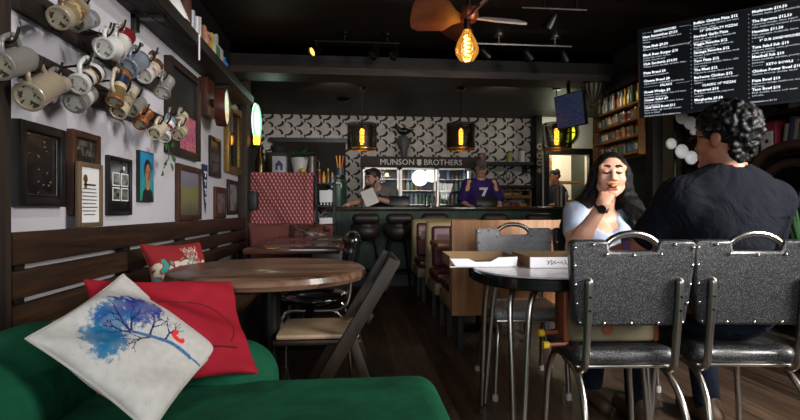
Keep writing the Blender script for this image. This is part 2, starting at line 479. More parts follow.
# ------------------------------------------------------------------ the setting
H1, H2 = 2.66, 2.56
struct('floor', MB().box((-1.7, -3, -0.1), (4.5, 10.2, 0), floor_wood))
struct('ceiling', MB().box((-1.7, -3, H1), (4.5, 5.1, H1 + 0.1), ceiling_dark).box((-1.7, 5.1, H2), (4.5, 10.2, H2 + 0.2), ceiling_dark))
struct('wall_left', MB().box((-1.32, -3, 0), (-1.2, 5.6, 2.09), wall_white))
struct('wall_upper', MB().box((-1.32, -3, 2.09), (-1.2, 5.6, H1), black_paint))
struct('wall_alcove', MB().box((-1.7, 5.6, 0), (-1.5, 8.4, H2), dark_green_wall).box((-1.5, 5.6, 0), (-1.2, 5.72, H2), dark_green_wall))
struct('wall_back', MB().box((-1.5, 8.3, 0), (3.12, 8.42, H2), feather_wallpaper))
kitchen_white = M('kitchen_white', '#cfc9c0', 0.7, vary=0.06)
wk = MB()
for lo, hi in (((3.12, 8.1, 0), (3.27, 8.2, H2)), ((3.96, 8.1, 0), (4.5, 8.2, H2)), ((3.27, 8.1, 0), (3.96, 8.2, 1.08)), ((3.27, 8.1, 1.93), (3.96, 8.2, H2))):
    wk.box(lo, hi, kitchen_white)
struct('wall_kitchen', wk)
struct('wall_kitchen_back', MB().box((3.0, 9.7, 0), (4.5, 9.8, H2), kitchen_white).box((3.0, 8.43, 0), (3.1, 9.7, H2), kitchen_white))
wall_tan = M('wall_tan', '#4d4128', 0.8)
wr = MB().box((3.3, -0.3, 0), (3.45, -3, H1), dark_green_wall).box((3.3, 1.0, 0), (3.45, 4.4, H1), dark_green_wall)
wr.box((3.3, -0.3, 0), (3.45, 1.0, 1.2), dark_green_wall).box((3.3, -0.3, 2.5), (3.45, 1.0, H1), dark_green_wall)
struct('wall_right', wr)
struct('wall_nook', MB().box((2.79, 4.42, 0), (3.45, 4.52, H1), wall_tan).box((2.79, 4.52, 0), (2.89, 5.25, H1), dark_green_wall).box((2.79, 5.25, 0), (4.5, 5.35, H1), dark_green_wall).box((4.4, 5.35, 0), (4.5, 10.2, H2), dark_green_wall))
struct('trim_beam', MB().box((-1.5, 5.1, 2.43), (4.4, 5.35, H1), beam_wood).box((-1.5, 5.06, 2.36), (4.4, 5.38, 2.43), trim_wood))
struct('trim_post', MB().box((-1.2, 1.4, 0), (-1.1, 1.74, H1), post_wood, 0.006))
struct('trim_corner_post', MB().box((-1.2, 5.42, 0), (-1.1, 5.6, 2.4), post_wood, 0.006))
struct('trim_bar_post', MB().box((3.04, 8.02, 0), (3.14, 8.3, H2), beam_wood, 0.004))
struct('trim_shelf_post', MB().box((2.72, 4.3, 0), (2.82, 4.42, H1), beam_wood, 0.005))
struct('trim_hatch', MB().box((3.2, 8.04, 1.93), (4.03, 8.12, 2.03), black_paint).box((3.2, 8.04, 1.0), (3.27, 8.12, 1.93), black_paint).box((3.96, 8.04, 1.0), (4.03, 8.12, 1.93), black_paint).box((3.2, 7.98, 1.02), (4.03, 8.12, 1.08), black_paint))
# raised strip along the right wall: rug patterned top, dark riser, yellow nosing
rug_mat = NT('rug_pattern'); _v = rug_mat.coords(); rug_mat.set(col=rug_mat.ramp(rug_mat.noise(_v, 22, 3, 0.6, 1.5), [(0.4, '#77716e'), (0.52, '#aaa49d'), (0.6, '#827c77')]), rough=0.9)
struct('floor_platform', MB().box((2.74, 0.5, 0), (3.3, 4.4, 0.11), black_paint))
tag(MB().box((2.8, 0.6, 0.11), (3.28, 4.3, 0.118), rug_mat.m).build('runner_rug'), 'grey patterned runner rug on the raised step along the right wall', 'rug')
tag(MB().box((2.735, 0.5, 0.11), (2.785, 4.4, 0.12), M('yellow_tape', '#b59a1e', 0.5)).build('step_edging'), 'yellow warning strip along the edge of the raised step', 'strip')

# ------------------------------------------------------------------ wooden bench along the left wall
b = thing('slatted_bench', 'long dark wooden slatted bench running along the white left wall', 'bench', (-1.2, 1.76, 0))
for z0, z1 in ((0.815, 0.925), (0.7, 0.795), (0.585, 0.68)):
    MB().box((0.06, 0, z0), (0.09, 3.64, z1), walnut, 0.004).build('back_plank', b)
for yy in (0.06, 0.9, 1.75, 2.6, 3.4):
    MB().box((0.01, yy, 0.4), (0.06, yy + 0.05, 0.9), black_paint, 0.003).build('back_support', b)
MB().box((0.09, 0.16, 0.415), (0.32, 3.64, 0.45), walnut, 0.006).box((0.328, 0.16, 0.415), (0.565, 3.64, 0.45), walnut, 0.006).build('seat', b)
MB().box((0.5, 0.16, 0.03), (0.53, 3.64, 0.415), black_paint).box((0.03, 0.16, 0), (0.53, 0.19, 0.415), black_paint).box((0.03, 3.61, 0), (0.53, 3.64, 0.415), black_paint).build('front_panel', b)

# ------------------------------------------------------------------ high shelf with its bric-a-brac
sh = thing('high_shelf', 'long dark plank shelf high on the left wall under the ceiling', 'shelf', (-1.2, -0.5, 2.07))
MB().box((0, 0, 0), (0.185, 5.7, 0.072), shelf_wood, 0.003).build('shelf_board', sh)
MB().box((0.18, 0, 0.0), (0.21, 5.7, 0.075), shelf_wood, 0.003).build('front_lip', sh)
for yy in (1.2, 3.35, 4.9): MB().box((0, yy, -0.09), (0.03, yy + 0.05, 0.0), black_paint, 0.003).box((0, yy, -0.02), (0.17, yy + 0.05, 0.0), black_paint).build('bracket', sh)
MB().tube([(0.215, 3.85, 0.07), (0.215, 3.85, -0.1)], 0.006, paper_white, 6).build('rod', sh)
cab_ = MB(); cab_.tube(smooth_path([(0.02, 2.9, -0.01), (0.1, 3.2, -0.03), (0.12, 3.4, -0.02), (0.2, 3.8, -0.02)], 4), 0.004, black_plastic, 5); cab_.build('cable', sh)
ZS = 2.142
def shelf_spot(y, x=-1.04): return (x, y, ZS)
t = thing('game_box', 'yellow and green box standing on the high shelf nearest the camera', 'box', (-1.05, 2.72, ZS), 0.1)
MB().box((-0.08, -0.1, 0), (0.04, 0.1, 0.2), M('box_yellow', '#c9941f', 0.6), 0.003).build('carton', t)
MB().box((-0.081, -0.102, 0.1), (0.042, -0.02, 0.202), M('box_green', '#5f8f2f', 0.6), 0.002).build('lid', t)
t = thing('paper_lantern', 'white cone shaped lantern with a brown wooden side on the high shelf', 'lantern', (-1.1, 3.12, ZS))
MB().lathe([(0.1, 0), (0.1, 0.01), (0.05, 0.13), (0.075, 0.15), (0.07, 0.16), (0.02, 0.17), (0, 0.17)], white_ceramic).build('shade', t)
MB().box((-0.02, 0.1, 0), (0.06, 0.2, 0.19), M('cocoa_wood', '#4a2c22', 0.6), 0.02).build('side_block', t)
for i, (yy, h, r_, c) in enumerate(((3.36, 0.13, 0.022, '#8d8f9a'), (3.44, 0.12, 0.03, '#a4a1a0'), (3.53, 0.15, 0.014, '#c2bfbb'))):
    t = thing('drinking_glass', ['slim grey glass on the high shelf beside the cone lantern', 'wide pale cup on the high shelf, second behind the cone lantern', 'thin white candlestick on the high shelf before the tan figurine'][i], ['glass', 'cup', 'candlestick'][i], shelf_spot(yy))
    t.name = ['drinking_glass', 'pale_cup', 'candlestick'][i]
    MB().lathe([(0, 0), (r_, 0), (r_ * 0.9, h * 0.2), (r_, h), (r_ * 0.8, h), (r_ * 0.7, h * 0.3), (0, h * 0.25)], M('shelf_cup%d' % i, c, 0.3)).build('body', t)
o = organic('figurine', [ell((0, 0, 0.04), (0.035, 0.03, 0.04)), ell((0, 0, 0.09), (0.025, 0.022, 0.03)), ell((0, 0, 0.125), (0.017, 0.017, 0.018)), cone((0.03, 0, 0.09), (0.05, -0.01, 0.05), 0.01, 0.008), cone((-0.03, 0, 0.09), (-0.045, -0.01, 0.05), 0.01, 0.008)], {'skin': M('tan_clay', '#9b6c53', 0.6)}, vox=0.006, k=0.01)
o.location = shelf_spot(3.64); tag(o, 'small tan clay figurine on the high shelf', 'figurine')
t = thing('model_house', 'white model house with green and yellow patches on the high shelf', 'model', (-1.07, 3.92, ZS))
wm, gm = M('house_white', '#a9a79f', 0.7), M('house_green', '#3f6b45', 0.7)
MB().box((-0.06, -0.12, 0), (0.05, 0.12, 0.1), wm, 0.003).prism([(-0.06, 0.1), (0.05, 0.1), (-0.005, 0.17)], 0.24, wm, Matrix.Translation((0, -0.12, 0))).build('walls', t)
MB().box((0.05, -0.06, 0.02), (0.054, 0.02, 0.08), gm).build('shutter', t); MB().box((-0.04, -0.14, 0.0), (0.05, -0.12, 0.13), M('house_yellow', '#b19a3e', 0.7)).build('gable', t)
MB().box((-0.02, 0.08, 0.1), (0.02, 0.11, 0.2), wm).build('chimney', t)
o = MB().lathe([(0, 0), (0.03, 0), (0.04, 0.03), (0.02, 0.06), (0.025, 0.075), (0, 0.08)], M('blue_glaze', '#3a6ea8', 0.2)).build('blue_pot'); o.location = shelf_spot(4.15); tag(o, 'little blue glazed pot on the high shelf past the model house', 'pot')

for o in list(C.objects):
    if o.parent is None and o.get('category') and abs(o.location.z - ZS) < 1e-4: o.scale = (1.2, 1.2, 1.15)
# ------------------------------------------------------------------ beer steins on their hook rails
glz = dict(coat=0.35)
beige = M('stein_beige', '#8d806c', 0.32, vary=0.1, **glz); grey = M('stein_grey', '#73716c', 0.34, vary=0.12, **glz); cream = M('stein_cream', '#b0a48c', 0.32, vary=0.1, **glz)
brown = M('stein_brown', '#5b3a26', 0.25, vary=0.25, **glz); olive = M('stein_olive', '#76684a', 0.3, vary=0.2, **glz); white = M('stein_white', '#bcbab6', 0.22, vary=0.04, **glz)
red = M('stein_red', '#6d1a20', 0.3, **glz); navy = M('stein_navy', '#1d2138', 0.3, **glz); slate = M('stein_slate', '#6d7580', 0.3, vary=0.12, **glz); orange = M('stein_orange', '#7a4d2c', 0.32, **glz)
green = M('stein_green', '#4c5c35', 0.35, **glz); blackg = M('stein_black', '#1b1917', 0.25, **glz); copper = M('stein_copper', '#8a5230', 0.35, 0.5, vary=0.35, vscale=30); pewter = M('pewter', '#8b8880', 0.35, 0.9)
def motif(name, base, ink, scale, thr):
    t = NT(name); v = t.coords(); f = t.noise(v, scale, 3, 0.6, 0.8)
    t.set(col=t.ramp(f, [(thr - 0.02, base), (thr + 0.02, ink)]), rough=0.32, coat=0.3); return t.m
mark = motif('base_mark', '#9a917c', '#3a352c', 40, 0.55); mark_w = motif('base_mark_pale', '#bdb9b0', '#4a4640', 40, 0.58); mark_s = motif('base_mark_slate', '#8d97a4', '#454b58', 36, 0.55)
floral = motif('floral_glaze', '#c3bfba', '#6a3a3c', 42, 0.55); relief = motif('relief_glaze', '#8f856f', '#5d5442', 30, 0.52); scene_ = motif('scene_glaze', '#a98f6c', '#4c3a28', 32, 0.5); blue_letters = motif('blue_letter_glaze', '#8d8f92', '#26305c', 34, 0.55); label_mix = motif('label_glaze', '#b7b4ae', '#8b3230', 30, 0.52)
rails = []
for nm, lab, y0, y1, z0, z1 in (('hook_rail', 'upper dark plank with hooks for steins on the white wall', 1.745, 3.25, 1.71, 1.82), ('hook_rail', 'lower dark plank with hooks for steins on the white wall', 1.745, 3.75, 1.48, 1.59)):
    r_ = thing(nm, lab, 'rail', (-1.2, y0, z0)); MB().box((0, 0, 0), (0.022, y1 - y0, z1 - z0), rail_wood, 0.003).build('plank', r_); rails.append((r_, y0, z0, (z0 + z1) / 2))
rng = random.Random(4)
# y, z of the base centre, how far it hangs out, size, tilt, slant, body bands from base to rim, base disc, lid, label
STEINS = [
 (1.60, 1.43, -1.05, 0.15, 0.044, 24, 0.1, 'straight', [grey, grey, grey], mark, 0, 'grey mug cut by the left edge of the photo beside the wooden post'),
 (1.705, 1.36, -1.03, 0.16, 0.047, 30, 0.0, 'straight', [beige, beige, beige], mark, 0, 'large plain beige mug hanging lowest at the far left of the lower rail'),
 (1.86, 1.42, -1.06, 0.11, 0.032, 25, 0.1, 'straight', [beige, grey, beige], mark, 0, 'small greyish beige mug behind the large plain beige mug'),
 (1.98, 1.47, -1.02, 0.15, 0.040, 32, 0.15, 'waist', [white, blackg, cream, scene_, blackg, white], mark_w, 1, 'stein with black rings, a picture band and a pewter thumb lever'),
 (2.03, 1.41, -1.06, 0.13, 0.042, 30, 0.25, 'straight', [grey, white, grey], mark_w, 0, 'plain pale grey mug under the black ringed stein'),
 (1.87, 1.675, -1.03, 0.17, 0.041, 33, 0.2, 'barrel', [beige, olive, scene_, olive, beige], mark, 0, 'tan barrel stein nearest the camera on the upper rail'),
 (2.01, 1.715, -1.05, 0.13, 0.038, 26, 0.25, 'straight', [grey, grey, blue_letters, grey], mark, 0, 'grey mug with blue lettering beside the tan barrel stein'),
 (2.13, 1.655, -1.0, 0.07, 0.043, 20, 0.1, 'flare', [white, white, white], mark_w, 0, 'short white cup with its round white base turned to the camera'),
 (2.24, 1.70, -1.07, 0.11, 0.031, 30, 0.2, 'straight', [white, floral, floral, white], mark_w, 0, 'white mug with a small floral pattern behind the short white cup'),
 (2.29, 1.69, -1.03, 0.17, 0.045, 42, 0.25, 'straight', [white, white, floral, red, red], mark_w, 0, 'white mug with a deep red rim end on the upper rail'),
 (2.39, 1.645, -1.02, 0.15, 0.047, 30, 0.3, 'waist', [slate, slate, grey, slate, slate], mark_s, 1, 'blue grey stein with a lever, showing its blue base'),
 (2.55, 1.655, -1.01, 0.14, 0.040, 30, 0.3, 'straight', [white, label_mix, label_mix, cream], mark_w, 0, 'stein with a red and white label between blue grey and brown ones'),
 (2.69, 1.71, -1.05, 0.14, 0.043, 30, 0.3, 'barrel', [brown, copper, brown, brown], mark, 1, 'glossy brown tankard near the end of the upper rail'),
 (2.81, 1.63, -1.02, 0.13, 0.042, 45, 0.15, 'waist', [grey, slate, grey, grey], mark_w, 0, 'grey stein last on the upper rail by the dark blackboard frame'),
 (2.22, 1.455, -1.0, 0.17, 0.036, 58, 0.1, 'waist', [orange, green, orange, cream, navy, navy, orange], mark, 1, 'tall stein with orange, green and navy bands on the lower rail'),
 (2.32, 1.43, -1.03, 0.19, 0.036, 45, 0.25, 'taper', [cream, relief, relief, cream], mark, 0, 'tall beige carved stein beside the colour banded stein'),
 (2.52, 1.48, -1.06, 0.12, 0.037, 30, 0.25, 'straight', [grey, grey, grey], mark, 0, 'plain grey mug behind the tall carved stein'),
 (2.57, 1.42, -1.04, 0.12, 0.033, 40, 0.2, 'lumpy', [copper, orange, copper, copper], mark, 0, 'coppery figure shaped mug in the middle of the lower rail'),
 (2.67, 1.39, -1.01, 0.11, 0.036, 28, 0.35, 'straight', [cream, cream, cream], mark, 0, 'cream mug with its base to the camera beside the coppery mug'),
 (2.80, 1.39, -1.01, 0.15, 0.037, 45, 0.25, 'waist', [white, blue_letters, red, white, slate], mark_w, 1, 'white stein with blue and red bands and a lever'),
 (3.12, 1.52, -1.04, 0.11, 0.037, 35, 0.2, 'straight', [cream, beige, cream], mark, 0, 'cream mug hanging highest at the far end of the lower rail'),
 (3.05, 1.44, -1.02, 0.11, 0.036, 25, 0.2, 'straight', [beige, cream, beige], mark, 0, 'beige mug low at the far end of the lower rail above the trailing plant')]
for i, (by, bz, bx, h, r0, tilt, sl, shape, bands, disc, lid, lab) in enumerate(STEINS):
    d = Vector((-0.06 + 0.1 * rng.random(), math.cos(R(tilt)), math.sin(R(tilt)))).normalized()
    upv = Vector((sl * 0.6, -math.sin(R(tilt)), math.cos(R(tilt))))
    mx = frame_matrix((bx, by, bz), upv, d)
    st = thing('beer_stein', lab, 'mug', group='beer steins on the wall rails', mat=mx)
    nb = len(bands); prof = []; pm = []
    def rad(q):
        return r0 * {'straight': 1 - 0.06 * q, 'taper': 1 - 0.22 * q, 'barrel': 0.9 + 0.2 * math.sin(PI * q), 'flare': 0.8 + 0.35 * q, 'waist': 1 - 0.16 * math.sin(PI * min(q * 1.15, 1)) , 'lumpy': 0.85 + 0.16 * math.sin(9 * q)}[shape]
    prof.append((r0 * 0.98, 0.0)); prof.append((r0 * 1.04, 0.004)); pm.append(bands[0])
    for q in range(nb):
        for e in ((q + 0.06) / nb, (q + 0.5) / nb, (q + 0.94) / nb):
            prof.append((rad(e), 0.008 + (h - 0.012) * e)); pm.append(bands[q])
    prof += [(rad(1), h), (rad(1) - 0.005, h), (rad(1) - 0.006, h * 0.5), (r0 * 0.8, 0.012), (0, 0.012)]; pm += [bands[-1]] * 5
    MB().lathe(prof, bands[0], 28, mats=pm).build('body', st, 50)
    ring = MB().lathe([(r0 * 0.98, 0), (r0 * 0.82, -0.001), (r0 * 0.78, 0.004), (0, 0.004)], bands[0], 28, mats=[bands[0], bands[0], disc]); ring.build('base_disc', st, 30)
    hw = 0.038 if h > 0.12 else 0.03
    hp = smooth_path([(rad(0.2) - 0.004, 0, h * 0.2), (rad(.3) + hw * 0.7, 0, h * 0.26), (rad(.5) + hw, 0, h * 0.52), (rad(.7) + hw * 0.85, 0, h * 0.78), (rad(0.85) - 0.004, 0, h * 0.86)], 4)
    MB().tube(hp, 0.0085, (cream if lid and shape == 'waist' and bands[0] is orange else bands[len(bands) // 2]) if shape not in ('waist',) or bands[0] is orange else bands[-1], 9).build('handle', st)
    if lid:
        l = MB().lathe([(rad(1) + 0.002, h), (rad(1) + 0.002, h + 0.006), (rad(1) * 0.6, h + 0.02), (0.008, h + 0.03), (0.006, h + 0.04), (0, h + 0.042)], pewter, 24).build('lid', st)
        MB().tube([(rad(1), 0, h + 0.004), (rad(1) + 0.018, 0, h + 0.008), (rad(1) + 0.02, 0, h + 0.035)], 0.006, pewter, 7).ball((rad(1) + 0.02, 0, h + 0.04), 0.01, pewter, 8).build('thumb_lever', l)
    rail, ry, rz, rzm = rails[0] if bz > 1.6 else rails[1]
    top = mx @ Vector((rad(.5) + hw, 0, h * 0.52)); o0 = rail.matrix_world.translation if False else Vector((-1.2, ry, rz))
    hk = [Vector((-1.178, top.y, rzm + 0.02)), Vector((-1.15, top.y, rzm + 0.0)), Vector((top.x - 0.01, top.y, top.z - 0.022)), Vector((top.x + 0.02, top.y - 0.002, top.z - 0.014)), Vector((top.x + 0.035, top.y - 0.004, top.z + 0.025))]
    if i: MB().tube([p - o0 for p in smooth_path(hk, 4)], 0.0045, iron, 6).build('hook', rail)
    else:
        ph = MB().tube(smooth_path(hk, 4), 0.0045, iron, 6).build('hook'); tag(ph, 'single dark hook on the wooden post holding a grey mug', 'hook')
leafm = M('vine_leaf', '#2f5a2a', 0.5, vary=0.3); t = thing('trailing_plant', 'small green trailing plant hanging under the last steins', 'plant', (-1.1, 3.05, 1.33))
MB().tube(smooth_path([(0, 0, 0.1), (0.02, 0.02, 0.05), (0.03, 0, -0.02), (0.02, -0.05, -0.09)], 4), 0.003, leafm, 5).build('stem', t)
lf = MB()
for (x, y, z, a, s_) in ((0.03, 0.03, 0.05, 20, 1), (0.03, -0.03, 0.02, 150, 0.9), (0.03, 0.05, -0.01, -30, 1.1), (0.03, -0.03, -0.05, 200, 0.9), (0.03, 0.03, -0.05, -60, 1), (0.02, -0.06, -0.1, 230, 0.8)):
    ca, sa = math.cos(R(a)), math.sin(R(a)); pts = []
    for (u, w, q) in ((0, 0, 0), (0.02, 0.016, 0.006), (0.045, 0.012, 0.008), (0.06, 0, 0), (0.045, -0.012, 0.008), (0.02, -0.016, 0.006)):
        u *= s_; w *= s_; pts.append((x + q, y + u * ca - w * sa, z + u * sa + w * ca))
    pts2 = [(p[0] - 0.002, p[1], p[2]) for p in pts]
    lf.add(pts + pts2, [(0, 1, 2, 3, 4, 5), (11, 10, 9, 8, 7, 6)] + [(i, i + 6, (i + 1) % 6 + 6, (i + 1) % 6) for i in range(6)], leafm)
lf.build('leaves', t)

# ------------------------------------------------------------------ framed things on the left wall (local y along the wall, x out from it)
def wall_piece(name, label, cat, y0, y1, z0, z1, fm, fw, dep, off=0.0, lean=0.0):
    t = thing(name, label, cat, (-1.2 + off, (y0 + y1) / 2, z0)); hw, h = (y1 - y0) / 2, z1 - z0
    f = MB()
    for lo, hi in (((0, -hw, 0), (dep, -hw + fw, h)), ((0, hw - fw, 0), (dep, hw, h)), ((0, -hw + fw, 0), (dep, hw - fw, fw)), ((0, -hw + fw, h - fw), (dep, hw - fw, h))): f.box(lo, hi, fm, min(0.004, fw * 0.2))
    f.build('frame', t); return t, hw - fw, fw, h - fw, dep * 0.5
def flat(t, name, y0, y1, z0, z1, x, mat, th=0.002): return MB().box((x - th, y0, z0), (x, y1, z1), mat).build(name, t)
glossy_black = M('glossy_black', '#0e0d0e', 0.12, vary=0.1)
black_frame = M('black_frame', '#121112', 0.35); wood_frame = wood('wood_frame', '#2a1a12', '#4b2f20', 'z', 0.45, 8); gilt = M('gilt', '#8a6f3c', 0.38, 0.75, vary=0.25, vscale=40); tan_frame = wood('tan_frame', '#4a3a2c', '#6e5a45', 'z', 0.5, 8)
night = NT('night_photo'); _v = night.coords(scale=(1, 1, 1.6)); _vo = night.n('ShaderNodeTexVoronoi'); night.l(_v, _vo.inputs['Vector']); _vo.inputs['Scale'].default_value = 26
night.set(col=night.mix(night.math('LESS_THAN', _vo.outputs['Distance'], 0.17), night.ramp(night.noise(_v, 12), [(0.35, '#0c0a0a'), (0.7, '#2c2522')]), rgb('#6f5a4a')), rough=0.15)
t, hw, z0, z1, x = wall_piece('framed_photo', 'large square black frame with a dark night photo, nearest the wooden post', 'picture', 1.89, 2.175, 1.012, 1.325, black_frame, 0.035, 0.035)
flat(t, 'photo', -hw, hw, z0, z1, x, night.m); MB().tube([(x + .004, -hw + .012, z0 + .012), (x + .004, hw - .012, z0 + .012), (x + .004, hw - .012, z1 - .012), (x + .004, -hw + .012, z1 - .012)], 0.002, M('filet', '#57504a', 0.5), 4, closed=True).build('fillet', t)
t, hw, z0, z1, x = wall_piece('framed_mirror', 'tall brown wood framed mirror behind the leaning certificate', 'mirror', 2.235, 2.47, 0.978, 1.345, wood_frame, 0.03, 0.03)
flat(t, 'mirror_glass', -hw, hw, z0, z1, x, M('mirror_dark', '#6a6a68', 0.08, 0.95, vary=0.1)); flat(t, 'printed_band', -hw + .01, hw - .01, z1 - 0.075, z1 - 0.01, x + 0.003, motif('mirror_print', '#5a554c', '#14110f', 30, 0.5))
MB().prism([(-hw + .02, 0)] + [(-0.06 * math.cos(R(a)) + 0.0, 0.06 * math.sin(R(a))) for a in range(20, 161, 20)] + [(hw - .02, 0)], 0.002, M('mirror_arch', '#8b9290', 0.3), Matrix.Translation((x + .004, 0, z1 - .17)) @ Matrix.Rotation(R(90), 4, 'Z')).build('printed_arch', t)
t, hw, z0, z1, x = wall_piece('framed_certificate', 'tan framed certificate leaning in front of the brown framed mirror', 'certificate', 2.205, 2.405, 0.926, 1.205, tan_frame, 0.02, 0.02, 0.05)
flat(t, 'paper', -hw, hw, z0, z1, x, paper_white); ink = M('ink', '#2c2926', 0.8); sl = MB()
for k in range(9):
    w = hw * (0.62 if k in (0, 8) else 0.8 - 0.06 * (k % 2)); zz = z0 + 0.16 - 0.016 * k; sl.box((x, -w, zz), (x + 0.001, w * (0.9 if k % 3 else 1), zz + (0.008 if k == 0 else 0.004)), ink)
sl.build('writing', t); MB().lathe([(0.019, 0), (0.015, 0.002), (0, 0.002)], gilt, 14, xf=Matrix.Translation((x, -0.035, z1 - 0.05)) @ Matrix.Rotation(R(90), 4, 'Y')).box((x, -0.045, z1 - 0.09), (x + .001, -0.025, z1 - 0.05), gilt).build('seal', t)
t, hw, z0, z1, x = wall_piece('framed_photo', 'black frame holding four small photos on black board', 'picture', 2.565, 2.825, 0.973, 1.27, black_frame, 0.018, 0.022)
flat(t, 'board', -hw, hw, z0, z1, x, glossy_black); pg = motif('small_photo', '#6d6d68', '#23231f', 22, 0.5)
for k in range(4):
    cy, cz = 0.012 + (-0.047 if k % 2 == 0 else 0.047), z0 + (0.09 if k < 2 else 0.165)
    f = flat(t, 'photo_mount', cy - .04, cy + .04, cz - .034, cz + .034, x + 0.002, paper_white); MB().box((x + .002, cy - .034, cz - .028), (x + .003, cy + .034, cz + .028), pg).build('snapshot', f)
MB().lathe([(0.012, 0), (0, 0.001)], paper_white, 10, xf=Matrix.Translation((x + .001, 0.05, z1 - 0.035)) @ Matrix.Rotation(R(90), 4, 'Y')).build('badge', t)
# small portrait on teal
t = thing('portrait_painting', 'narrow teal portrait painting of a dark haired man in a black jacket', 'painting', (-1.2, 3.02, 1.046))
hw, hh = 0.1, 0.29; MB().box((0, -hw, 0), (0.02, hw, hh), black_frame).build('canvas_edge', t)
tl = NT('teal_paint'); _tc = tl.coords(); _sp = tl.n('ShaderNodeSeparateXYZ'); tl.l(_tc, _sp.inputs[0]); tl.set(col=tl.ramp(tl.math('MULTIPLY', _sp.outputs[2], 3.4), [(0.1, '#1c8a70'), (0.8, '#1f7fae')]), rough=0.6)
flat(t, 'painted_ground', -hw + .006, hw - .006, 0.006, hh - .006, 0.022, tl.m)
def oval(y, z, a, b_, x, mat, m=None): 
    return (m or MB()).prism([(y + a * math.cos(2 * PI * q / 18), z + b_ * math.sin(2 * PI * q / 18)) for q in range(18)], 0.001, mat, Matrix.Translation((x, 0, 0)) @ Matrix.Rotation(R(90), 4, 'Z'))
pa = MB(); pa.prism([(-0.075, 0.006), (0.085, 0.006), (0.07, 0.06), (0.02, 0.085), (-0.02, 0.085), (-0.06, 0.06)], 0.001, M('paint_black', '#15161a', 0.6), Matrix.Translation((0.0235, 0, 0)) @ Matrix.Rotation(R(90), 4, 'Z'))
oval(0, 0.185, 0.046, 0.062, 0.024, M('paint_black', '#15161a'), pa); oval(0.002, 0.16, 0.037, 0.06, 0.0255, M('paint_skin', '#a9714f', 0.6), pa); pa.box((0.0235, -0.018, 0.07), (0.0245, 0.02, 0.12), M('paint_skin', '#a9714f'))
pa.box((0.0257, -0.024, 0.17), (0.0265, -0.006, 0.175), M('paint_black', '#15161a')).box((0.0257, 0.01, 0.17), (0.0265, 0.028, 0.175), M('paint_black', '#15161a')).box((0.0257, -0.01, 0.13), (0.0265, 0.014, 0.134), M('paint_lip', '#7a3f38')); pa.build('painted_figure', t)
t, hw, z0, z1, x = wall_piece('framed_blackboard', 'big dark wood framed blackboard with a pink poster in its corner', 'blackboard', 3.33, 3.96, 1.37, 1.995, wood('dark_frame', '#1c1411', '#33261f', 'z', 0.5, 8), 0.05, 0.05)
flat(t, 'board', -hw, hw, z0, z1, x, M('slate_board', '#17181c', 0.6)); po = NT('poster_paint'); _v = po.coords(); po.set(col=po.ramp(po.noise(_v, 16, 3, 0.6, 1), [(0.35, '#6e2f5c'), (0.5, '#b0577b'), (0.6, '#c47a4d'), (0.7, '#4e3a72')]), rough=0.6)
flat(t, 'poster', -0.08, hw - .01, z0, z0 + 0.25, x + .003, po.m)
t, hw, z0, z1, x = wall_piece('framed_painting', 'brown framed painting of a yellow field under a grey violet sky', 'painting', 3.53, 4.05, 0.925, 1.32, wood_frame, 0.04, 0.03)
fp = NT('field_paint'); _tc = fp.coords(); _sp = fp.n('ShaderNodeSeparateXYZ'); fp.l(_tc, _sp.inputs[0]); fp.set(col=fp.ramp(fp.math('ADD', fp.math('MULTIPLY', _sp.outputs[2], 2.2), fp.math('MULTIPLY', fp.noise(_tc, 14), 0.25)), [(0.25, '#4d4a3c'), (0.45, '#6f6a45'), (0.62, '#77703f'), (0.7, '#6a6674'), (1.0, '#7c7889')]), rough=0.6)
flat(t, 'canvas', -hw, hw, z0, z1, x, fp.m)
t = thing('pennant', 'narrow navy pennant with pale lettering hanging on the white wall', 'pennant', (-1.2, 4.2, 0.97)); MB().prism([(-0.075, 0.4), (0.075, 0.4), (0.02, 0)], 0.003, M('felt_navy', '#1f2547', 0.9), Matrix.Translation((0.012, 0, 0)) @ Matrix.Rotation(R(90), 4, 'Z')).build('felt', t)
pl = MB()
for k in range(4): pl.box((0.0125, -0.035 + .006 * k, 0.33 - .07 * k), (0.0135, 0.045 - .004 * k, 0.345 - .07 * k), paper_white).box((0.0125, 0 + .004 * k, 0.3 - .07 * k), (0.0135, 0.02 + .003 * k, 0.34 - .07 * k), paper_white)
pl.build('lettering', t)
t, hw, z0, z1, x = wall_piece('framed_photo', 'small dark frame with three stacked pictures below the round clock', 'picture', 4.33, 4.66, 1.285, 1.63, black_frame, 0.03, 0.025); flat(t, 'board', -hw, hw, z0, z1, x, M('sepia_board', '#2a1f1c', 0.4))
for k in range(3): flat(t, 'print', -hw + .04, hw - .04, z0 + .02 + .09 * k, z0 + .09 + .09 * k, x + .003, motif('sepia_print', '#5c4338', '#231715', 20, 0.5) if k == 0 else bpy.data.materials['sepia_print'])
t, hw, z0, z1, x = wall_piece('framed_mirror', 'tall gilt framed mirror beside the wooden corner post', 'mirror', 4.83, 5.4, 1.36, 2.03, gilt, 0.07, 0.05); flat(t, 'mirror_glass', -hw, hw, z0, z1, x, bpy.data.materials['mirror_dark'])
MB().tube([(0.045, -hw, z0), (0.045, hw, z0), (0.045, hw, z1), (0.045, -hw, z1)], 0.008, wood_frame, 6, closed=True).build('inner_edge', t)
t, hw, z0, z1, x = wall_piece('framed_print', 'small wood framed print low by the bench top, left of a pale one', 'print', 4.48, 4.84, 0.925, 1.205, wood_frame, 0.05, 0.025); flat(t, 'print', -hw, hw, z0, z1, x, motif('print_grey', '#716863', '#41332f', 14, 0.5))
t, hw, z0, z1, x = wall_piece('framed_print', 'small dark framed pale print below the gilt mirror', 'print', 4.94, 5.32, 0.955, 1.295, black_frame, 0.04, 0.025); flat(t, 'print', -hw, hw, z0, z1, x, motif('print_pale', '#8a7c79', '#5e4a48', 10, 0.55))
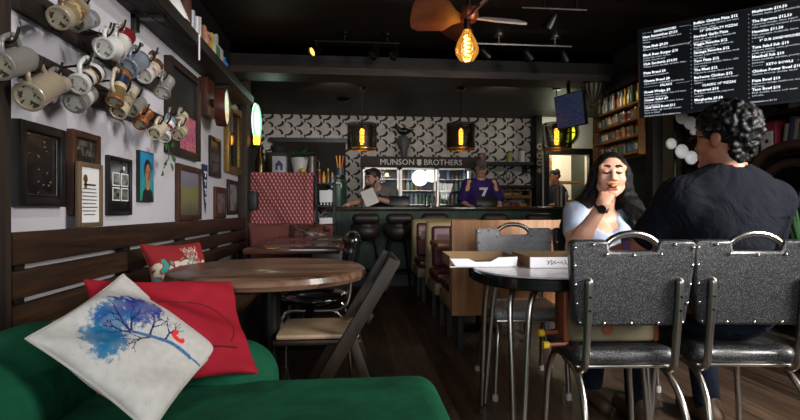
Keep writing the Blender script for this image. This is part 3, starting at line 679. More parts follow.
t = thing('wall_box', 'small dark speaker box on the wooden corner post', 'box', (-1.1, 5.5, 1.0)); MB().box((0, -0.07, 0), (0.09, 0.07, 0.2), black_paint, 0.006).build('case', t); MB().box((0.09, -0.055, 0.015), (0.093, 0.055, 0.185), M('grille', '#241d1d', 0.8)).build('grille', t)
# round lit wall clock on a wooden box
t = thing('wall_clock', 'round lit double sided clock on a brown wooden wall mount', 'clock', (-1.2, 4.22, 1.72))
MB().box((0, -0.16, 0.03), (0.07, 0.06, 0.33), wood('mahogany', '#2d1610', '#52291d', 'z', 0.4, 8), 0.006).build('mount', t); MB().box((0.07, -0.08, 0.12), (0.14, 0.02, 0.17), iron).build('arm', t)
cm = Matrix.Translation((0.165, -0.10, 0.10)) @ Matrix.Rotation(R(6), 4, 'Z') @ Matrix.Rotation(R(90), 4, 'Y')
MB().lathe([(0.13, -0.04), (0.148, -0.04), (0.152, 0.0), (0.148, 0.04), (0.13, 0.04)], bpy.data.materials['mahogany'], 32, xf=cm).build('rim', t)
ck = NT('clock_face'); _v = ck.coords(); ck.set(col='#9fb7a0', ecol=ck.ramp(ck.noise(_v, 12, 2), [(0.3, '#6fae8f'), (0.5, '#d8d6b0'), (0.62, '#c97d3a'), (0.75, '#3c7f86')]), estr=1.1)
MB().lathe([(0.131, 0.037), (0.1, 0.038), (0, 0.039)], ck.m, 28, xf=cm).build('dial', t); MB().lathe([(0.131, -0.037), (0, -0.039)], ck.m, 28, xf=cm).build('dial', t)
# lit oval neon beer clock past the corner post
t = thing('neon_sign', 'white and green lit oval sign glowing beside the corner post', 'sign', (-1.27, 5.95, 1.76))
cm = Matrix.Translation((0.14, 0, 0.26)) @ Matrix.Rotation(R(-6), 4, 'Z') @ Matrix.Rotation(R(90), 4, 'Y') @ Matrix.Diagonal((1.35, 1, 1, 1))
MB().lathe([(0.0, -0.05), (0.17, -0.05), (0.18, 0.0), (0.165, 0.02)], black_plastic, 32, xf=cm).build('housing', t); MB().lathe([(0.165, 0.02), (0.13, 0.026), (0, 0.026)], emit('neon_white', '#e6f7ec', 1.4), 32, xf=cm).build('lit_face', t)
MB().tube([cm @ Vector((0.15 * math.cos(R(a)), 0.15 * math.sin(R(a)), 0.035)) for a in range(0, 360, 15)], 0.01, emit('neon_green', '#7fcf9a', 1.2), 8, closed=True).build('neon_tube', t)
for a in range(0, 360, 30): MB().box((-0.012, -0.004, 0), (0.012, 0.004, 0.003), black_plastic, xf=cm @ Matrix.Rotation(R(a), 4, 'Z') @ Matrix.Translation((0.11, 0, 0.027))).build('hour_mark', t)
point('neon_glow', (-0.85, 5.55, 2.2), 1.3, (0.7, 1.0, 0.8), 0.1)
MB().box((-0.23, -0.03, 0.2), (0.1, 0.03, 0.26), black_plastic).build('arm', t)
t = thing('candle_lamp', 'small amber glowing candle lamp under the lit oval sign', 'lamp', (-1.03, 5.56, 1.68)); MB().box((-0.11, -0.02, 0), (-0.01, 0.02, 0.02), iron).lathe([(0, 0), (0.04, 0), (0.045, 0.02), (0.02, 0.03), (0, 0.03)], iron, 14).build('bracket', t)
MB().lathe([(0.03, 0.03), (0.038, 0.07), (0.034, 0.12), (0.0, 0.13)], emit('amber_glow', '#ffb02a', 4.0), 14).build('shade', t)
point('candle_glow', (-0.9, 5.4, 1.8), 0.3, (1, 0.55, 0.15), 0.04)

# ------------------------------------------------------------------ green sofa with its pillows
green_velvet = NT('green_velvet'); _v = green_velvet.coords(); green_velvet.set(col=green_velvet.ramp(green_velvet.noise(_v, 5, 4, 0.6, 0.4), [(0.3, '#0f3d29'), (0.7, '#185a3f')]), rough=0.85, spec=0.12)
green_velvet.bump(green_velvet.noise(_v, 9, 4, 0.55), 0.35, 0.02); green_velvet = green_velvet.m
s = thing('green_sofa', 'deep green velvet sofa with rounded arms in the left foreground', 'sofa', (-0.385, 1.0, 0))
MB().box((-0.5, -0.75, 0.1), (0.67, 0.71, 0.45), green_velvet, 0.075, seg=6).build('seat', s, 60)
organic('back', [cone((-0.55, -0.7, 0.49), (-0.55, 0.58, 0.49), 0.19, 0.175), cone((-0.56, -0.7, 0.3), (-0.55, 0.58, 0.3), 0.17, 0.17)], {'skin': green_velvet}, s, vox=0.016, k=0.05)
organic('arm', [cone((-0.55, 0.77, 0.43), (0.0, 0.75, 0.42), 0.13, 0.135), cone((-0.55, 0.77, 0.25), (0.0, 0.75, 0.25), 0.11, 0.11)], {'skin': green_velvet}, s, vox=0.014, k=0.05)
for x, y in ((-0.6, -0.7), (0.55, -0.65), (-0.6, 0.62), (0.55, 0.6)): MB().lathe([(0, 0), (0.02, 0), (0.03, 0.11), (0, 0.11)], walnut, 12, xf=Matrix.Translation((x, y, 0))).build('leg', s)

def pillow(name, label, cat, c, xd, yd, w, h, th, mat, colfn=None, back_mat=None, seed=1, n=70, piping=None, wr=0.006, corner=0.1):
    xd = Vector(xd).normalized(); yd = Vector(yd); yd = (yd - xd * yd.dot(xd)).normalized(); zd = xd.cross(yd)
    m = Matrix((xd, yd, zd)).transposed().to_4x4(); m.translation = Vector(c)
    rg = random.Random(seed); waves = [(rg.uniform(2, 7), rg.uniform(2, 7), rg.uniform(0, 6), rg.uniform(0.4, 1)) for _ in range(7)]
    vs = []; cols = []; fs = []
    def pos(u, v, side):
        e = (1 - u * u) * (1 - v * v)
        x = u * (1 - corner * (1 - v * v)); y = v * (1 - corner * (1 - u * u))
        z = th * 0.5 * (max(e, 0) ** 0.42)
        wv = sum(a * math.sin(p * u + q * v + f) for p, q, f, a in waves) * wr * (max(e, 0) ** 0.25)
        return (x * w / 2, y * h / 2, side * z + wv)
    for side in (1, -1):
        for i in range(n + 1):
            for j in range(n + 1):
                u, v = -1 + 2 * i / n, -1 + 2 * j / n; vs.append(pos(u, v, side)); cols.append(colfn(u, v) if (colfn and side > 0) else None)
    N = (n + 1) ** 2
    for sd in (0, 1):
        for i in range(n):
            for j in range(n):
                q = [sd * N + i * (n + 1) + j, sd * N + (i + 1) * (n + 1) + j, sd * N + (i + 1) * (n + 1) + j + 1, sd * N + i * (n + 1) + j + 1]
                fs.append(q if sd == 0 else q[::-1])
    me = bpy.data.meshes.new(name); me.from_pydata(vs, [], fs); me.materials.append(mat); me.materials.append(back_mat or mat)
    me.polygons.foreach_set('material_index', [0] * (n * n) + [1] * (n * n)); me.polygons.foreach_set('use_smooth', [True] * len(fs))
    if colfn:
        a = me.color_attributes.new('print', 'FLOAT_COLOR', 'POINT'); b0 = next(k for k in cols if k)
        a.data.foreach_set('color', [q for k in cols for q in (k or b0)])
    import bmesh
    bm = bmesh.new(); bm.from_mesh(me); bmesh.ops.remove_doubles(bm, verts=bm.verts, dist=1e-5); bm.to_mesh(me); bm.free(); me.update()
    o = bpy.data.objects.new(name, me); C.objects.link(o); o.matrix_world = m; tag(o, label, cat)
    if piping:
        edge = [(u, -1) for u in np.linspace(-1, 1, 24)[:-1]] + [(1, v) for v in np.linspace(-1, 1, 24)[:-1]] + [(u, 1) for u in np.linspace(1, -1, 24)[:-1]] + [(-1, v) for v in np.linspace(1, -1, 24)[:-1]]
        MB().tube([pos(u, v, 1) for u, v in edge], 0.0035, piping, 6, closed=True).build('piping', o)
    return o
# the print of the white pillow: a blue tree blown to the right and a small red fox
rg = random.Random(11)
def seg_d(p, a, b):
    ax, ay = b[0] - a[0], b[1] - a[1]; t = max(0, min(1, ((p[0] - a[0]) * ax + (p[1] - a[1]) * ay) / (ax * ax + ay * ay + 1e-9)))
    return math.hypot(p[0] - a[0] - t * ax, p[1] - a[1] - t * ay), t
TRUNK = [((0.90, 0.82), (0.77, 0.76), 0.006, 0.008), ((0.77, 0.76), (0.6, 0.70), 0.008, 0.014), ((0.6, 0.70), (0.45, 0.62), 0.014, 0.015), ((0.45, 0.62), (0.34, 0.57), 0.015, 0.014)]
BR = []
def grow(a, ang, L, w, dep):
    b = (a[0] + math.cos(ang) * L, a[1] + math.sin(ang) * L); BR.append((a, b, w, w * 0.65))
    if dep:
        for k in range(2 + (dep > 2)): grow(b, ang + rg.uniform(-0.85, 0.85), L * rg.uniform(0.6, 0.85), w * 0.62, dep - 1)
for a, an in (((0.34, 0.57), PI * 0.95), ((0.34, 0.57), PI * 0.75), ((0.36, 0.58), PI * 1.2), ((0.45, 0.62), PI * 0.62), ((0.47, 0.63), PI * 1.32), ((0.55, 0.67), PI * 0.55)): grow(a, an, 0.085, 0.009, 3)
LOBES = [(0.24, 0.73, 0.155), (0.25, 0.4, 0.165), (0.17, 0.56, 0.15), (0.33, 0.82, 0.10), (0.31, 0.3, 0.10), (0.13, 0.66, 0.1)]
from mathutils import noise as mnoise
def tree_print(u, v):
    # r runs from the left corner's edge to the right, s from the lower edge to the upper
    s_, r_ = (u + 1) / 2, (1 - v) / 2
    base = 0.47 + 0.05 * mnoise.noise(Vector((u * 9, v * 9, 0))); col = [base, base * 0.965, base * 0.91]
    if mnoise.noise(Vector((u * 60, v * 60, 4))) > 0.62: col = [0.3, 0.29, 0.28]
    p = (r_ - 0.075, s_ + 0.10); p = (0.3 + (p[0] - 0.3) / 1.08, 0.6 + (p[1] - 0.6) / 1.08); r_, s_ = p
    q = max(R0 - math.hypot(r_ - x, s_ - y) for x, y, R0 in LOBES) / 0.1 + 0.55 * mnoise.noise(Vector((u * 14, v * 14, 1))) + 0.4 * mnoise.noise(Vector((u * 40, v * 40, 2)))
    f = max(0, min(1, q * 2.2))
    if f > 0:
        deep = max(0, min(1, (s_ - 0.45) * 3.2 + 0.7 * mnoise.noise(Vector((u * 7, v * 7, 8)))))
        c1 = (0.015, 0.13, 0.27); c2 = (0.02, 0.028, 0.19); wash = 0.0 + 0.6 * max(0, mnoise.noise(Vector((u * 5, v * 5, 21))) + 0.25)
        c = [a * (1 - deep) + b * deep for a, b in zip(c1, c2)]; c = [a * (1 - wash * 0.5) + 0.42 * wash * 0.5 for a in c]
        col = [a * (1 - f) + b * f for a, b in zip(col, c)]
    for a, b, w0, w1 in BR:
        d, t = seg_d(p, a, b)
        if d < w0 * (1 - t) + w1 * t: col = [0.012, 0.018, 0.09]
    for a, b, w0, w1 in TRUNK:
        d, t = seg_d(p, a, b)
        if d < w1 * (1 - t) * 1 + w1 * t: k = 0.5 + 0.5 * mnoise.noise(Vector((u * 20, v * 20, 5))); col = [0.02 + 0.06 * k, 0.07 + 0.12 * k, 0.2 + 0.14 * k]
    fx = min(math.hypot((r_ - 0.565) / 0.022, (s_ - 0.80) / 0.03), math.hypot((r_ - 0.60) / 0.05, (s_ - 0.765) / 0.02), math.hypot((r_ - 0.645) / 0.018, (s_ - 0.785) / 0.026))
    if fx < 1: col = [0.62, 0.035, 0.03]
    return (*col, 1)
canvas = vcol('printed_canvas', 0.85, 0.25, 420)
canvas_plain = M('canvas_plain', '#b8b2a8', 0.85, bump=0.3, bscale=420)
pillow('throw_pillow', 'off white square pillow printed with a blue tree and small red fox', 'pillow', (-0.583, 1.413, 0.635), (0.185, 0.94, 0.287), (-0.745, -0.057, 0.665), 0.36, 0.36, 0.105, canvas, tree_print, canvas_plain, seed=3, n=170, piping=M('pale_piping', '#a9a59c', 0.8), corner=0.055)
red_cotton = M('red_cotton', '#8c1524', 0.85, vary=0.12, vscale=6, bump=0.25, bscale=300)
def red_print(u, v):
    d = abs(math.hypot((u - 0.15) / 0.62, (v + 0.1) / 0.6) - 1); c = (0.25, 0.010, 0.02); k = 1 + 0.15 * mnoise.noise(Vector((u * 4, v * 4, 3)))
    if d < 0.018 and v > -0.45: return (0.05, 0.008, 0.012, 1)
    if abs(v + 0.56) < 0.02 and -0.1 < u < 0.75: return (0.05, 0.008, 0.012, 1)
    return (c[0] * k, c[1] * k, c[2] * k, 1)
pillow('throw_pillow', 'crimson red pillow with a thin dark line drawing behind the white pillow', 'pillow', (-0.538, 1.592, 0.637), (0.74, 0.66, -0.12), (-0.42, 0.50, 0.75), 0.47, 0.36, 0.09, vcol('red_print', 0.85, 0.25, 320), red_print, red_cotton, seed=8, n=120, wr=0.009, corner=0.07)
def folk_print(u, v):
    c = (0.19, 0.016, 0.018)
    n1 = mnoise.noise(Vector((u * 5, v * 5, 9)))
    if v < 0.35 and n1 > 0.10: c = (0.42, 0.36, 0.28)
    if v < 0.45 and u < 0.3 and n1 < -0.12: c = (0.03, 0.22, 0.20)
    if 0.1 < v < 0.85 and 0.05 < u < 0.65 and abs((v * 9 + 3 * abs(math.sin(u * 14))) % 2 - 1) < 0.42: c = (0.40, 0.33, 0.26)
    return (*c, 1)
pillow('throw_pillow', 'red folk patterned pillow with white and teal motifs on the bench', 'pillow', (-0.87, 2.66, 0.665), (0.52, 0.85, -0.03), (-0.33, 0.3, 0.88), 0.37, 0.37, 0.12, vcol('folk_print', 0.9), folk_print, M('sand_cloth', '#8d7b62', 0.9), seed=5, n=70)
pillow('throw_pillow', 'plain russet brown pillow leaning at the far end of the bench', 'pillow', (-0.78, 4.9, 0.68), (0.9, 0.4, 0.0), (-0.1, 0.25, 0.96), 0.42, 0.42, 0.1, M('russet_cloth', '#5a2e28', 0.9), seed=6, n=40)
pillow('throw_pillow', 'low mottled brown cushion lying by the draped cloth behind the far table', 'pillow', (-0.42, 5.3, 0.76), (1, 0.05, 0.0), (0.0, 0.5, 0.87), 0.5, 0.22, 0.12, motif('mottled_cloth', '#5d3b33', '#2a1c18', 26, 0.5), seed=7, n=40)
t = thing('bench_seat', 'dark bench seat with a red pad behind the far table', 'bench', (-0.45, 5.22, 0)); MB().box((-0.17, -0.2, 0), (0.42, 0.2, 0.6), black_paint, 0.01).build('base', t); MB().box((-0.17, -0.2, 0.6), (0.42, 0.2, 0.66), M('red_pad', '#5c1418', 0.7), 0.02).build('seat_pad', t)
t = thing('seat_pad', 'flat dark red seat pad on the bench beside the far table', 'cushion', (-0.86, 3.75, 0.45)); MB().box((-0.2, -0.4, 0), (0.2, 0.4, 0.06), M('red_pad', '#5c1418'), 0.02).build('pad', t)

# ------------------------------------------------------------------ tables on the left
tabletop = wood('butcher_block', '#412a20', '#98735c', 'x', 0.33, 4, 0.05, planks=(0.115, 'y'), coat=0.15)
t = thing('round_table', 'round brown plank topped cafe table in front of the slatted bench', 'table', (-0.36, 2.25, 0))
MB().lathe([(0, 0.7), (0.40, 0.7), (0.415, 0.705), (0.424, 0.722), (0.417, 0.742), (0.405, 0.75), (0, 0.75)], tabletop, 64).build('tabletop', t, 35)
MB().lathe([(0, 0.02), (0.045, 0.02), (0.045, 0.68), (0, 0.68)], black_metal, 20).build('column', t)
bs = MB()
for a in (45, 135, 225, 315): bs.tube([(0.03 * math.cos(R(a)), 0.03 * math.sin(R(a)), 0.05), (0.29 * math.cos(R(a)), 0.29 * math.sin(R(a)), 0.025)], [0.03, 0.018], black_metal, 8)
bs.lathe([(0, 0.0), (0.09, 0.0), (0.07, 0.07), (0, 0.07)], black_metal, 20).build('base', t); MB().box((-0.2, -0.03, 0.68), (0.2, 0.03, 0.7), black_metal).box((-0.03, -0.2, 0.68), (0.03, 0.2, 0.7), black_metal).build('top_bracket', t)
dark_top = wood('dark_table_wood', '#25140f', '#4f2f25', 'x', 0.25, 4, 0.05, coat=0.4)
t = thing('cafe_table', 'long dark brown rectangular table farther along the bench', 'table', (-0.39, 4.1, 0))
for y0, y1 in ((-0.8, 0.02), (0.025, 0.85)): MB().box((-0.31, y0, 0.712), (0.31, y1, 0.75), dark_top, 0.006).build('table_leaf', t)
for y in (-0.45, 0.45): MB().lathe([(0, 0.02), (0.035, 0.02), (0.035, 0.712), (0, 0.712)], black_metal, 14, xf=Matrix.Translation((0, y, 0))).box((-0.25, y - 0.03, 0), (0.25, y + 0.03, 0.03), black_metal).build('pedestal', t)

# ------------------------------------------------------------------ folding chair and black chair on the left
dkw = wood('dark_stain', '#100905', '#281909', 'z', 0.5, 8)
t = thing('folding_chair', 'dark wooden folding chair with a tan padded seat at the round table', 'chair', (-0.02, 2.3, 0))
def bar(mb, a, b, w, d, mat, wdir=(0, 1, 0)):
    a, b = Vector(a), Vector(b); z = (b - a); L = z.length; m = frame_matrix(a, wdir, z); return mb.box((-w / 2, -d / 2, 0), (w / 2, d / 2, L), mat, 0.004, m)
for y in (-0.2, 0.2): bar(MB(), (-0.27, y, 0.0), (0.2, y, 0.79), 0.025, 0.055, dkw).build('long_rail', t)
for y in (-0.165, 0.165): bar(MB(), (0.17, y, 0.0), (0.02, y, 0.46), 0.022, 0.04, dkw).build('rear_leg', t)
MB().box((-0.06, -0.2, 0.0), (0.0, 0.2, 0.0), dkw)
bar(MB(), (0.155, 0, 0.66), (0.215, 0, 0.79), 0.4, 0.022, dkw).build('back_slat', t)
bar(MB(), (0.085, 0, 0.52), (0.105, 0, 0.56), 0.38, 0.018, dkw).build('back_slat', t)
MB().box((-0.31, -0.175, 0.43), (0.06, 0.175, 0.452), dkw, 0.006).build('seat_frame', t); MB().box((-0.3, -0.165, 0.452), (0.05, 0.165, 0.475), M('tan_vinyl', '#a58a6c', 0.5), 0.012).build('seat', t)
MB().tube([(-0.2, -0.19, 0.12), (-0.2, 0.19, 0.12)], 0.01, dkw, 8).build('stretcher', t); MB().tube([(0.13, -0.16, 0.14), (0.13, 0.16, 0.14)], 0.01, dkw, 8).build('stretcher', t)
black_vinyl = M('black_vinyl', '#0d0d0e', 0.22, coat=0.5, vary=0.1, bump=0.2, bscale=14)
t = thing('vinyl_chair', 'glossy black vinyl chair with chrome legs behind the folding chair', 'chair', (-0.215, 3.08, 0), R(90))
organic('seat', [ell((0, 0, 0.475), (0.21, 0.21, 0.045)), ell((0, 0.02, 0.47), (0.2, 0.2, 0.05))], {'skin': black_vinyl}, t, vox=0.014)
organic('backrest', [cone((-0.15, -0.2, 0.69), (0.15, -0.2, 0.69), 0.045, 0.045), cone((-0.16, -0.22, 0.82), (0.16, -0.22, 0.82), 0.05, 0.05), cone((-0.155, -0.21, 0.75), (0.155, -0.21, 0.75), 0.05, 0.05)], {'skin': black_vinyl}, t, vox=0.014, k=0.03)
for sx in (-1, 1):
    MB().tube(smooth_path([(sx * 0.17, -0.22, 0.8), (sx * 0.185, -0.21, 0.6), (sx * 0.185, -0.17, 0.44), (sx * 0.18, 0.0, 0.42)]), 0.011, chrome, 8).build('back_post', t)
    MB().tube(smooth_path([(sx * 0.17, 0.0, 0.42), (sx * 0.19, -0.16, 0.38), (sx * 0.2, -0.22, 0.0)]), 0.011, chrome, 8).build('leg', t)
    MB().tube(smooth_path([(sx * 0.17, 0.05, 0.42), (sx * 0.19, 0.18, 0.38), (sx * 0.2, 0.21, 0.0)]), 0.011, chrome, 8).build('leg', t)
MB().tube(smooth_path([(-0.19, 0.17, 0.25), (0, 0.15, 0.24), (0.19, 0.17, 0.25)]), 0.008, chrome, 8).build('stretcher', t)

# ------------------------------------------------------------------ dinette set on the right
def dinette_chair(label, loc, rz, vinyl=None):
    sparkle_vinyl = vinyl or globals()['sparkle_vinyl']
    t = thing('dinette_chair', label, 'chair', loc, rz, 'sparkle vinyl chairs around the dinette table')
    tilt = Matrix.Translation((0, -0.01, 0.58)) @ Matrix.Rotation(R(5), 4, 'X') @ Matrix.Translation((0, 0, -0.58))
    prof = [(-0.205, 0.585), (-0.19, 0.572), (0.19, 0.572), (0.205, 0.585), (0.218, 0.7), (0.228, 0.8), (0.232, 0.875), (0.222, 0.89), (0.092, 0.89), (0.086, 0.85), (-0.086, 0.85), (-0.092, 0.89), (-0.222, 0.89), (-0.232, 0.875), (-0.228, 0.8), (-0.218, 0.7)]
    m = MB(); m.prism(prof, 0.045, sparkle_vinyl, tilt)
    edge = [(-0.19, 0.588), (-0.1, 0.586), (0, 0.586), (0.1, 0.586), (0.19, 0.588), (0.204, 0.66), (0.211, 0.73), (0.216, 0.8), (0.217, 0.865), (0.15, 0.876), (0.1, 0.84), (0, 0.836), (-0.1, 0.84), (-0.15, 0.876), (-0.217, 0.865), (-0.216, 0.8), (-0.211, 0.73), (-0.204, 0.66)]
    bk = m.build('backrest', t, 35, bevel=0.013)
    nail = None
    for x, z in edge:
        for y in (-0.0015, 0.0465):
            p_ = tilt @ Vector((x, y, z))
            if nail is None: nail = MB().ball((0, 0, 0), 0.0068, chrome, 8).build('nailhead', bk, 60); nail.location = p_
            else: n2 = nail.copy(); C.objects.link(n2); n2.parent = bk; n2.location = p_
    organic('seat', [cone((-0.16, 0.06, 0.445), (0.16, 0.06, 0.445), 0.034), cone((-0.16, 0.34, 0.445), (0.16, 0.34, 0.445), 0.034), cone((-0.16, 0.06, 0.445), (-0.16, 0.34, 0.445), 0.034), cone((0.16, 0.06, 0.445), (0.16, 0.34, 0.445), 0.034), ell((0, 0.2, 0.443), (0.19, 0.17, 0.04))], {'skin': sparkle_vinyl}, t, vox=0.009, k=0.02)
    MB().box((-0.185, 0.03, 0.405), (0.185, 0.365, 0.418), chrome_dull, 0.005).build('seat_frame', t)
    MB().tube([tilt @ Vector(p) for p in smooth_path([(-0.096, 0.02, 0.872), (-0.075, 0.02, 0.892), (-0.04, 0.02, 0.908), (0, 0.02, 0.913), (0.04, 0.02, 0.908), (0.075, 0.02, 0.892), (0.096, 0.02, 0.872)])], 0.013, chrome, 12).build('handle', t)
    for sx in (-1, 1):
        MB().tube(smooth_path([tilt @ Vector((sx * 0.166, -0.012, 0.742)), tilt @ Vector((sx * 0.166, -0.016, 0.735)), tilt @ Vector((sx * 0.166, -0.016, 0.65)), (sx * 0.166, -0.012, 0.5), (sx * 0.166, 0.0, 0.43), (sx * 0.166, 0.04, 0.4), (sx * 0.166, 0.14, 0.396)], 6), 0.0135, chrome_dull, 12).ball(tilt @ Vector((sx * 0.166, -0.012, 0.742)), 0.0135, chrome_dull, 10).ball(tilt @ Vector((sx * 0.166, -0.03, 0.69)), 0.006, black_metal, 6).ball(tilt @ Vector((sx * 0.166, -0.03, 0.64)), 0.006, black_metal, 6).build('back_post', t)
        for pts in ([(sx * 0.17, 0.2, 0.4), (sx * 0.172, 0.07, 0.385), (sx * 0.18, -0.02, 0.31), (sx * 0.19, -0.075, 0.16), (sx * 0.2, -0.11, 0.018)], [(sx * 0.16, 0.24, 0.4), (sx * 0.165, 0.33, 0.39), (sx * 0.18, 0.37, 0.3), (sx * 0.19, 0.375, 0.15), (sx * 0.195, 0.38, 0.018)]):
            l = MB().tube(smooth_path(pts, 6), 0.0125, chrome_dull, 12).build('leg', t)
            MB().lathe([(0, 0), (0.016, 0), (0.017, 0.02), (0.015, 0.035), (0, 0.035)], M('pale_rubber', '#9b9892', 0.6), 12, xf=Matrix.Translation((pts[-1][0], pts[-1][1], 0))).build('foot', l)
    return t
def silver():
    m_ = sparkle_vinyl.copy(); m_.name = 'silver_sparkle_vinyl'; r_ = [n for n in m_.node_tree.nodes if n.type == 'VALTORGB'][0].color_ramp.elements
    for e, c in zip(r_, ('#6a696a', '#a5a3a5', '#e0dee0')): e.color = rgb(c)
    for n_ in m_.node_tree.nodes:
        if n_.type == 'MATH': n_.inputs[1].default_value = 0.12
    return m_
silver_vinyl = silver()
chA = dinette_chair('black sparkle vinyl chair holding the khaki bag, its back to the camera', (1.02, 1.755, 0), R(-4))
chB = dinette_chair('black sparkle vinyl chair the man in black sits on', (1.485, 1.73, 0), R(-7))
chC = dinette_chair('empty silver looking sparkle chair facing the camera across the dinette table', (0.97, 2.93, 0), R(176), silver_vinyl)
chD = dinette_chair('sparkle vinyl chair the woman in the pale blue top sits on', (1.46, 2.97, 0), R(183))
lam = NT('grey_laminate'); _v = lam.coords(); lam.set(col=lam.ramp(lam.noise(_v, 30, 4), [(0.35, '#a19d9f'), (0.65, '#bfbabb')]), rough=0.3, coat=0.4)
t = thing('dinette_table', 'rounded grey laminate dinette table with black edge and chrome legs', 'table', (0.955, 2.24, 0))
def superell(a, b, n, k=64): return [(a * abs(math.cos(2 * PI * i / k)) ** (2 / n) * (1 if math.cos(2 * PI * i / k) >= 0 else -1), b * abs(math.sin(2 * PI * i / k)) ** (2 / n) * (1 if math.sin(2 * PI * i / k) >= 0 else -1)) for i in range(k)]
rotx = Matrix.Rotation(R(90), 4, 'X')
MB().prism(superell(0.40, 0.365, 2.6), 0.022, lam.m, Matrix.Translation((0, 0, 0.713)) @ rotx).build('tabletop', t, 40, bevel=0.004)
MB().prism(superell(0.405, 0.37, 2.6), 0.05, black_vinyl, Matrix.Translation((0, 0, 0.679)) @ rotx).build('edge_band', t, 40, bevel=0.006)
for sx in (-1, 1):
    for sy in (-1, 1):
        l = MB()
        for o_ in (-0.035, 0.035):
            l.tube(smooth_path([(sx * 0.22 + o_, sy * 0.18 - o_ * sx * sy, 0.67), (sx * 0.26 + o_ * 0.9, sy * 0.22 - o_ * 0.9 * sx * sy, 0.6), (sx * 0.275 + o_ * 0.6, sy * 0.25 - o_ * 0.6 * sx * sy, 0.3), (sx * 0.285 + o_ * 0.35, sy * 0.265 - o_ * 0.35 * sx * sy, 0.01)], 5), 0.0125, chrome_dull, 10)
        l.build('leg', t)
tb = (0.95, 2.24)
# pizza boxes
kraft = M('kraft_card', '#917450', 0.8, vary=0.08); box_white = M('box_white', '#dcdae0', 0.6, vary=0.03)
def pizza_tray(label, loc, rz, front, L, D, H):
    t = thing('pizza_box', label, 'box', loc, rz)
    MB().box((0, 0, 0.0), (L, D, 0.004), box_white).box((0.004, 0.004, 0.004), (L - 0.004, D - 0.004, 0.006), kraft).build('base', t)
    f = MB(); f.prism(front, 0.003, box_white, Matrix.Translation((0, 0, 0))); f.prism(front, 0.002, kraft, Matrix.Translation((0, 0.003, 0))); f.build('front_flap', t)
    bk = MB(); bk.box((0, D - 0.004, 0), (L, D - 0.002, H), kraft).box((0, D - 0.002, 0), (L, D, H), box_white); bk.build('rear_wall', t)
    for x0, x1 in ((0, 0.004), (L - 0.004, L)): MB().box((x0, 0.01, 0), (x1, D, H * 0.95), kraft).build('side_wall', t)
    return t
z_t = 0.7355
pizza_tray('open white pizza box hanging over the left end of the dinette table', (0.45, 2.27, z_t), R(-3), [(0.03, 0), (0.31, 0), (0.315, 0.048), (0.225, 0.045), (0.19, 0.026), (0.12, 0.024), (0.085, 0.04), (0.0, 0.04)], 0.315, 0.27, 0.052)
t = pizza_tray('second white pizza box with script on its side, partly behind the chair back', (0.805, 2.2, z_t), R(-2), [(0, 0), (0.3, 0), (0.3, 0.05), (0, 0.05)], 0.3, 0.29, 0.054)
sq = []
for k in range(60): a = k / 59; sq.append((0.075 + 0.11 * a + 0.005 * math.sin(a * 44), -0.001, 0.026 + 0.007 * math.sin(a * 40 + 1) * (1 + 0.7 * math.sin(a * 9))))
MB().tube(sq, 0.0012, M('script_ink', '#3a3340', 0.7), 4).build('script', t)
t = thing('sauce_cup', 'small dark red paper wrapper lying between the two pizza boxes', 'wrapper', (0.77, 2.33, z_t)); t.name = 'paper_wrapper'
MB().box((-0.03, -0.02, 0), (0.03, 0.02, 0.012), M('wrapper_red', '#5d2428', 0.6), 0.004, Matrix.Rotation(R(25), 4, 'Y') @ Matrix.Translation((0, 0, 0.008))).build('paper', t)
t = thing('tumbler', 'purple translucent tumbler standing behind the middle chair handle', 'cup', (1.22, 2.1, z_t))
MB().lathe([(0, 0), (0.03, 0), (0.034, 0.13), (0.031, 0.13), (0.027, 0.006), (0, 0.006)], M('purple_plastic', '#5a3b73', 0.25, vary=0.1), 24).build('body', t); MB().lathe([(0.036, 0.128), (0.037, 0.145), (0.03, 0.152), (0, 0.152)], M('purple_lid', '#2d2136', 0.4), 24).build('lid', t)
# bag on the chair seat
t = thing('tote_bag', 'khaki canvas bag with brown leather trim standing on the middle chair', 'bag', (1.02, 1.93, 0.482), R(-4))
khaki = M('khaki_canvas', '#6b604a', 0.85, bump=0.3, bscale=250); leather = M('brown_leather', '#7a3d1f', 0.5, vary=0.2)
MB().prism([(-0.17, 0), (0.17, 0), (0.175, 0.12), (0.15, 0.25), (-0.15, 0.25), (-0.178, 0.12)], 0.12, khaki, Matrix.Translation((0, -0.06, 0))).build('body', t, 40, bevel=0.015)
for sx in (-1, 1): MB().box((sx * 0.178 - 0.012, -0.055, 0.0), (sx * 0.178 + 0.012, 0.055, 0.2), leather, 0.008).build('leather_side', t)
MB().lathe([(0, 0), (0.022, 0), (0.02, 0.004), (0, 0.005)], leather, 16, xf=Matrix.Translation((-0.02, -0.062, 0.05)) @ Matrix.Rotation(R(90), 4, 'X')).build('leather_patch', t)
MB().tube(smooth_path([(-0.1, 0, 0.24), (-0.08, 0, 0.31), (0, 0, 0.335), (0.08, 0, 0.31), (0.1, 0, 0.24)]), 0.008, leather, 8).build('strap', t)
t = thing('walking_stick', 'pair of short dark rods with yellow caps poking out left of the khaki bag', 'stick', (0.765, 1.9, 0.47)); t.name = 'capped_rod'
for dz, dy in ((0, 0), (0.035, 0.05)):
    r_ = MB().tube([(0.0, dy, dz), (0.14, dy + 0.02, dz + 0.0)], 0.009, leather, 8).build('rod', t); MB().tube([(-0.018, dy, dz), (0.004, dy, dz)], 0.015, M('yellow_rubber', '#c7a41f', 0.5), 10).build('cap', r_)

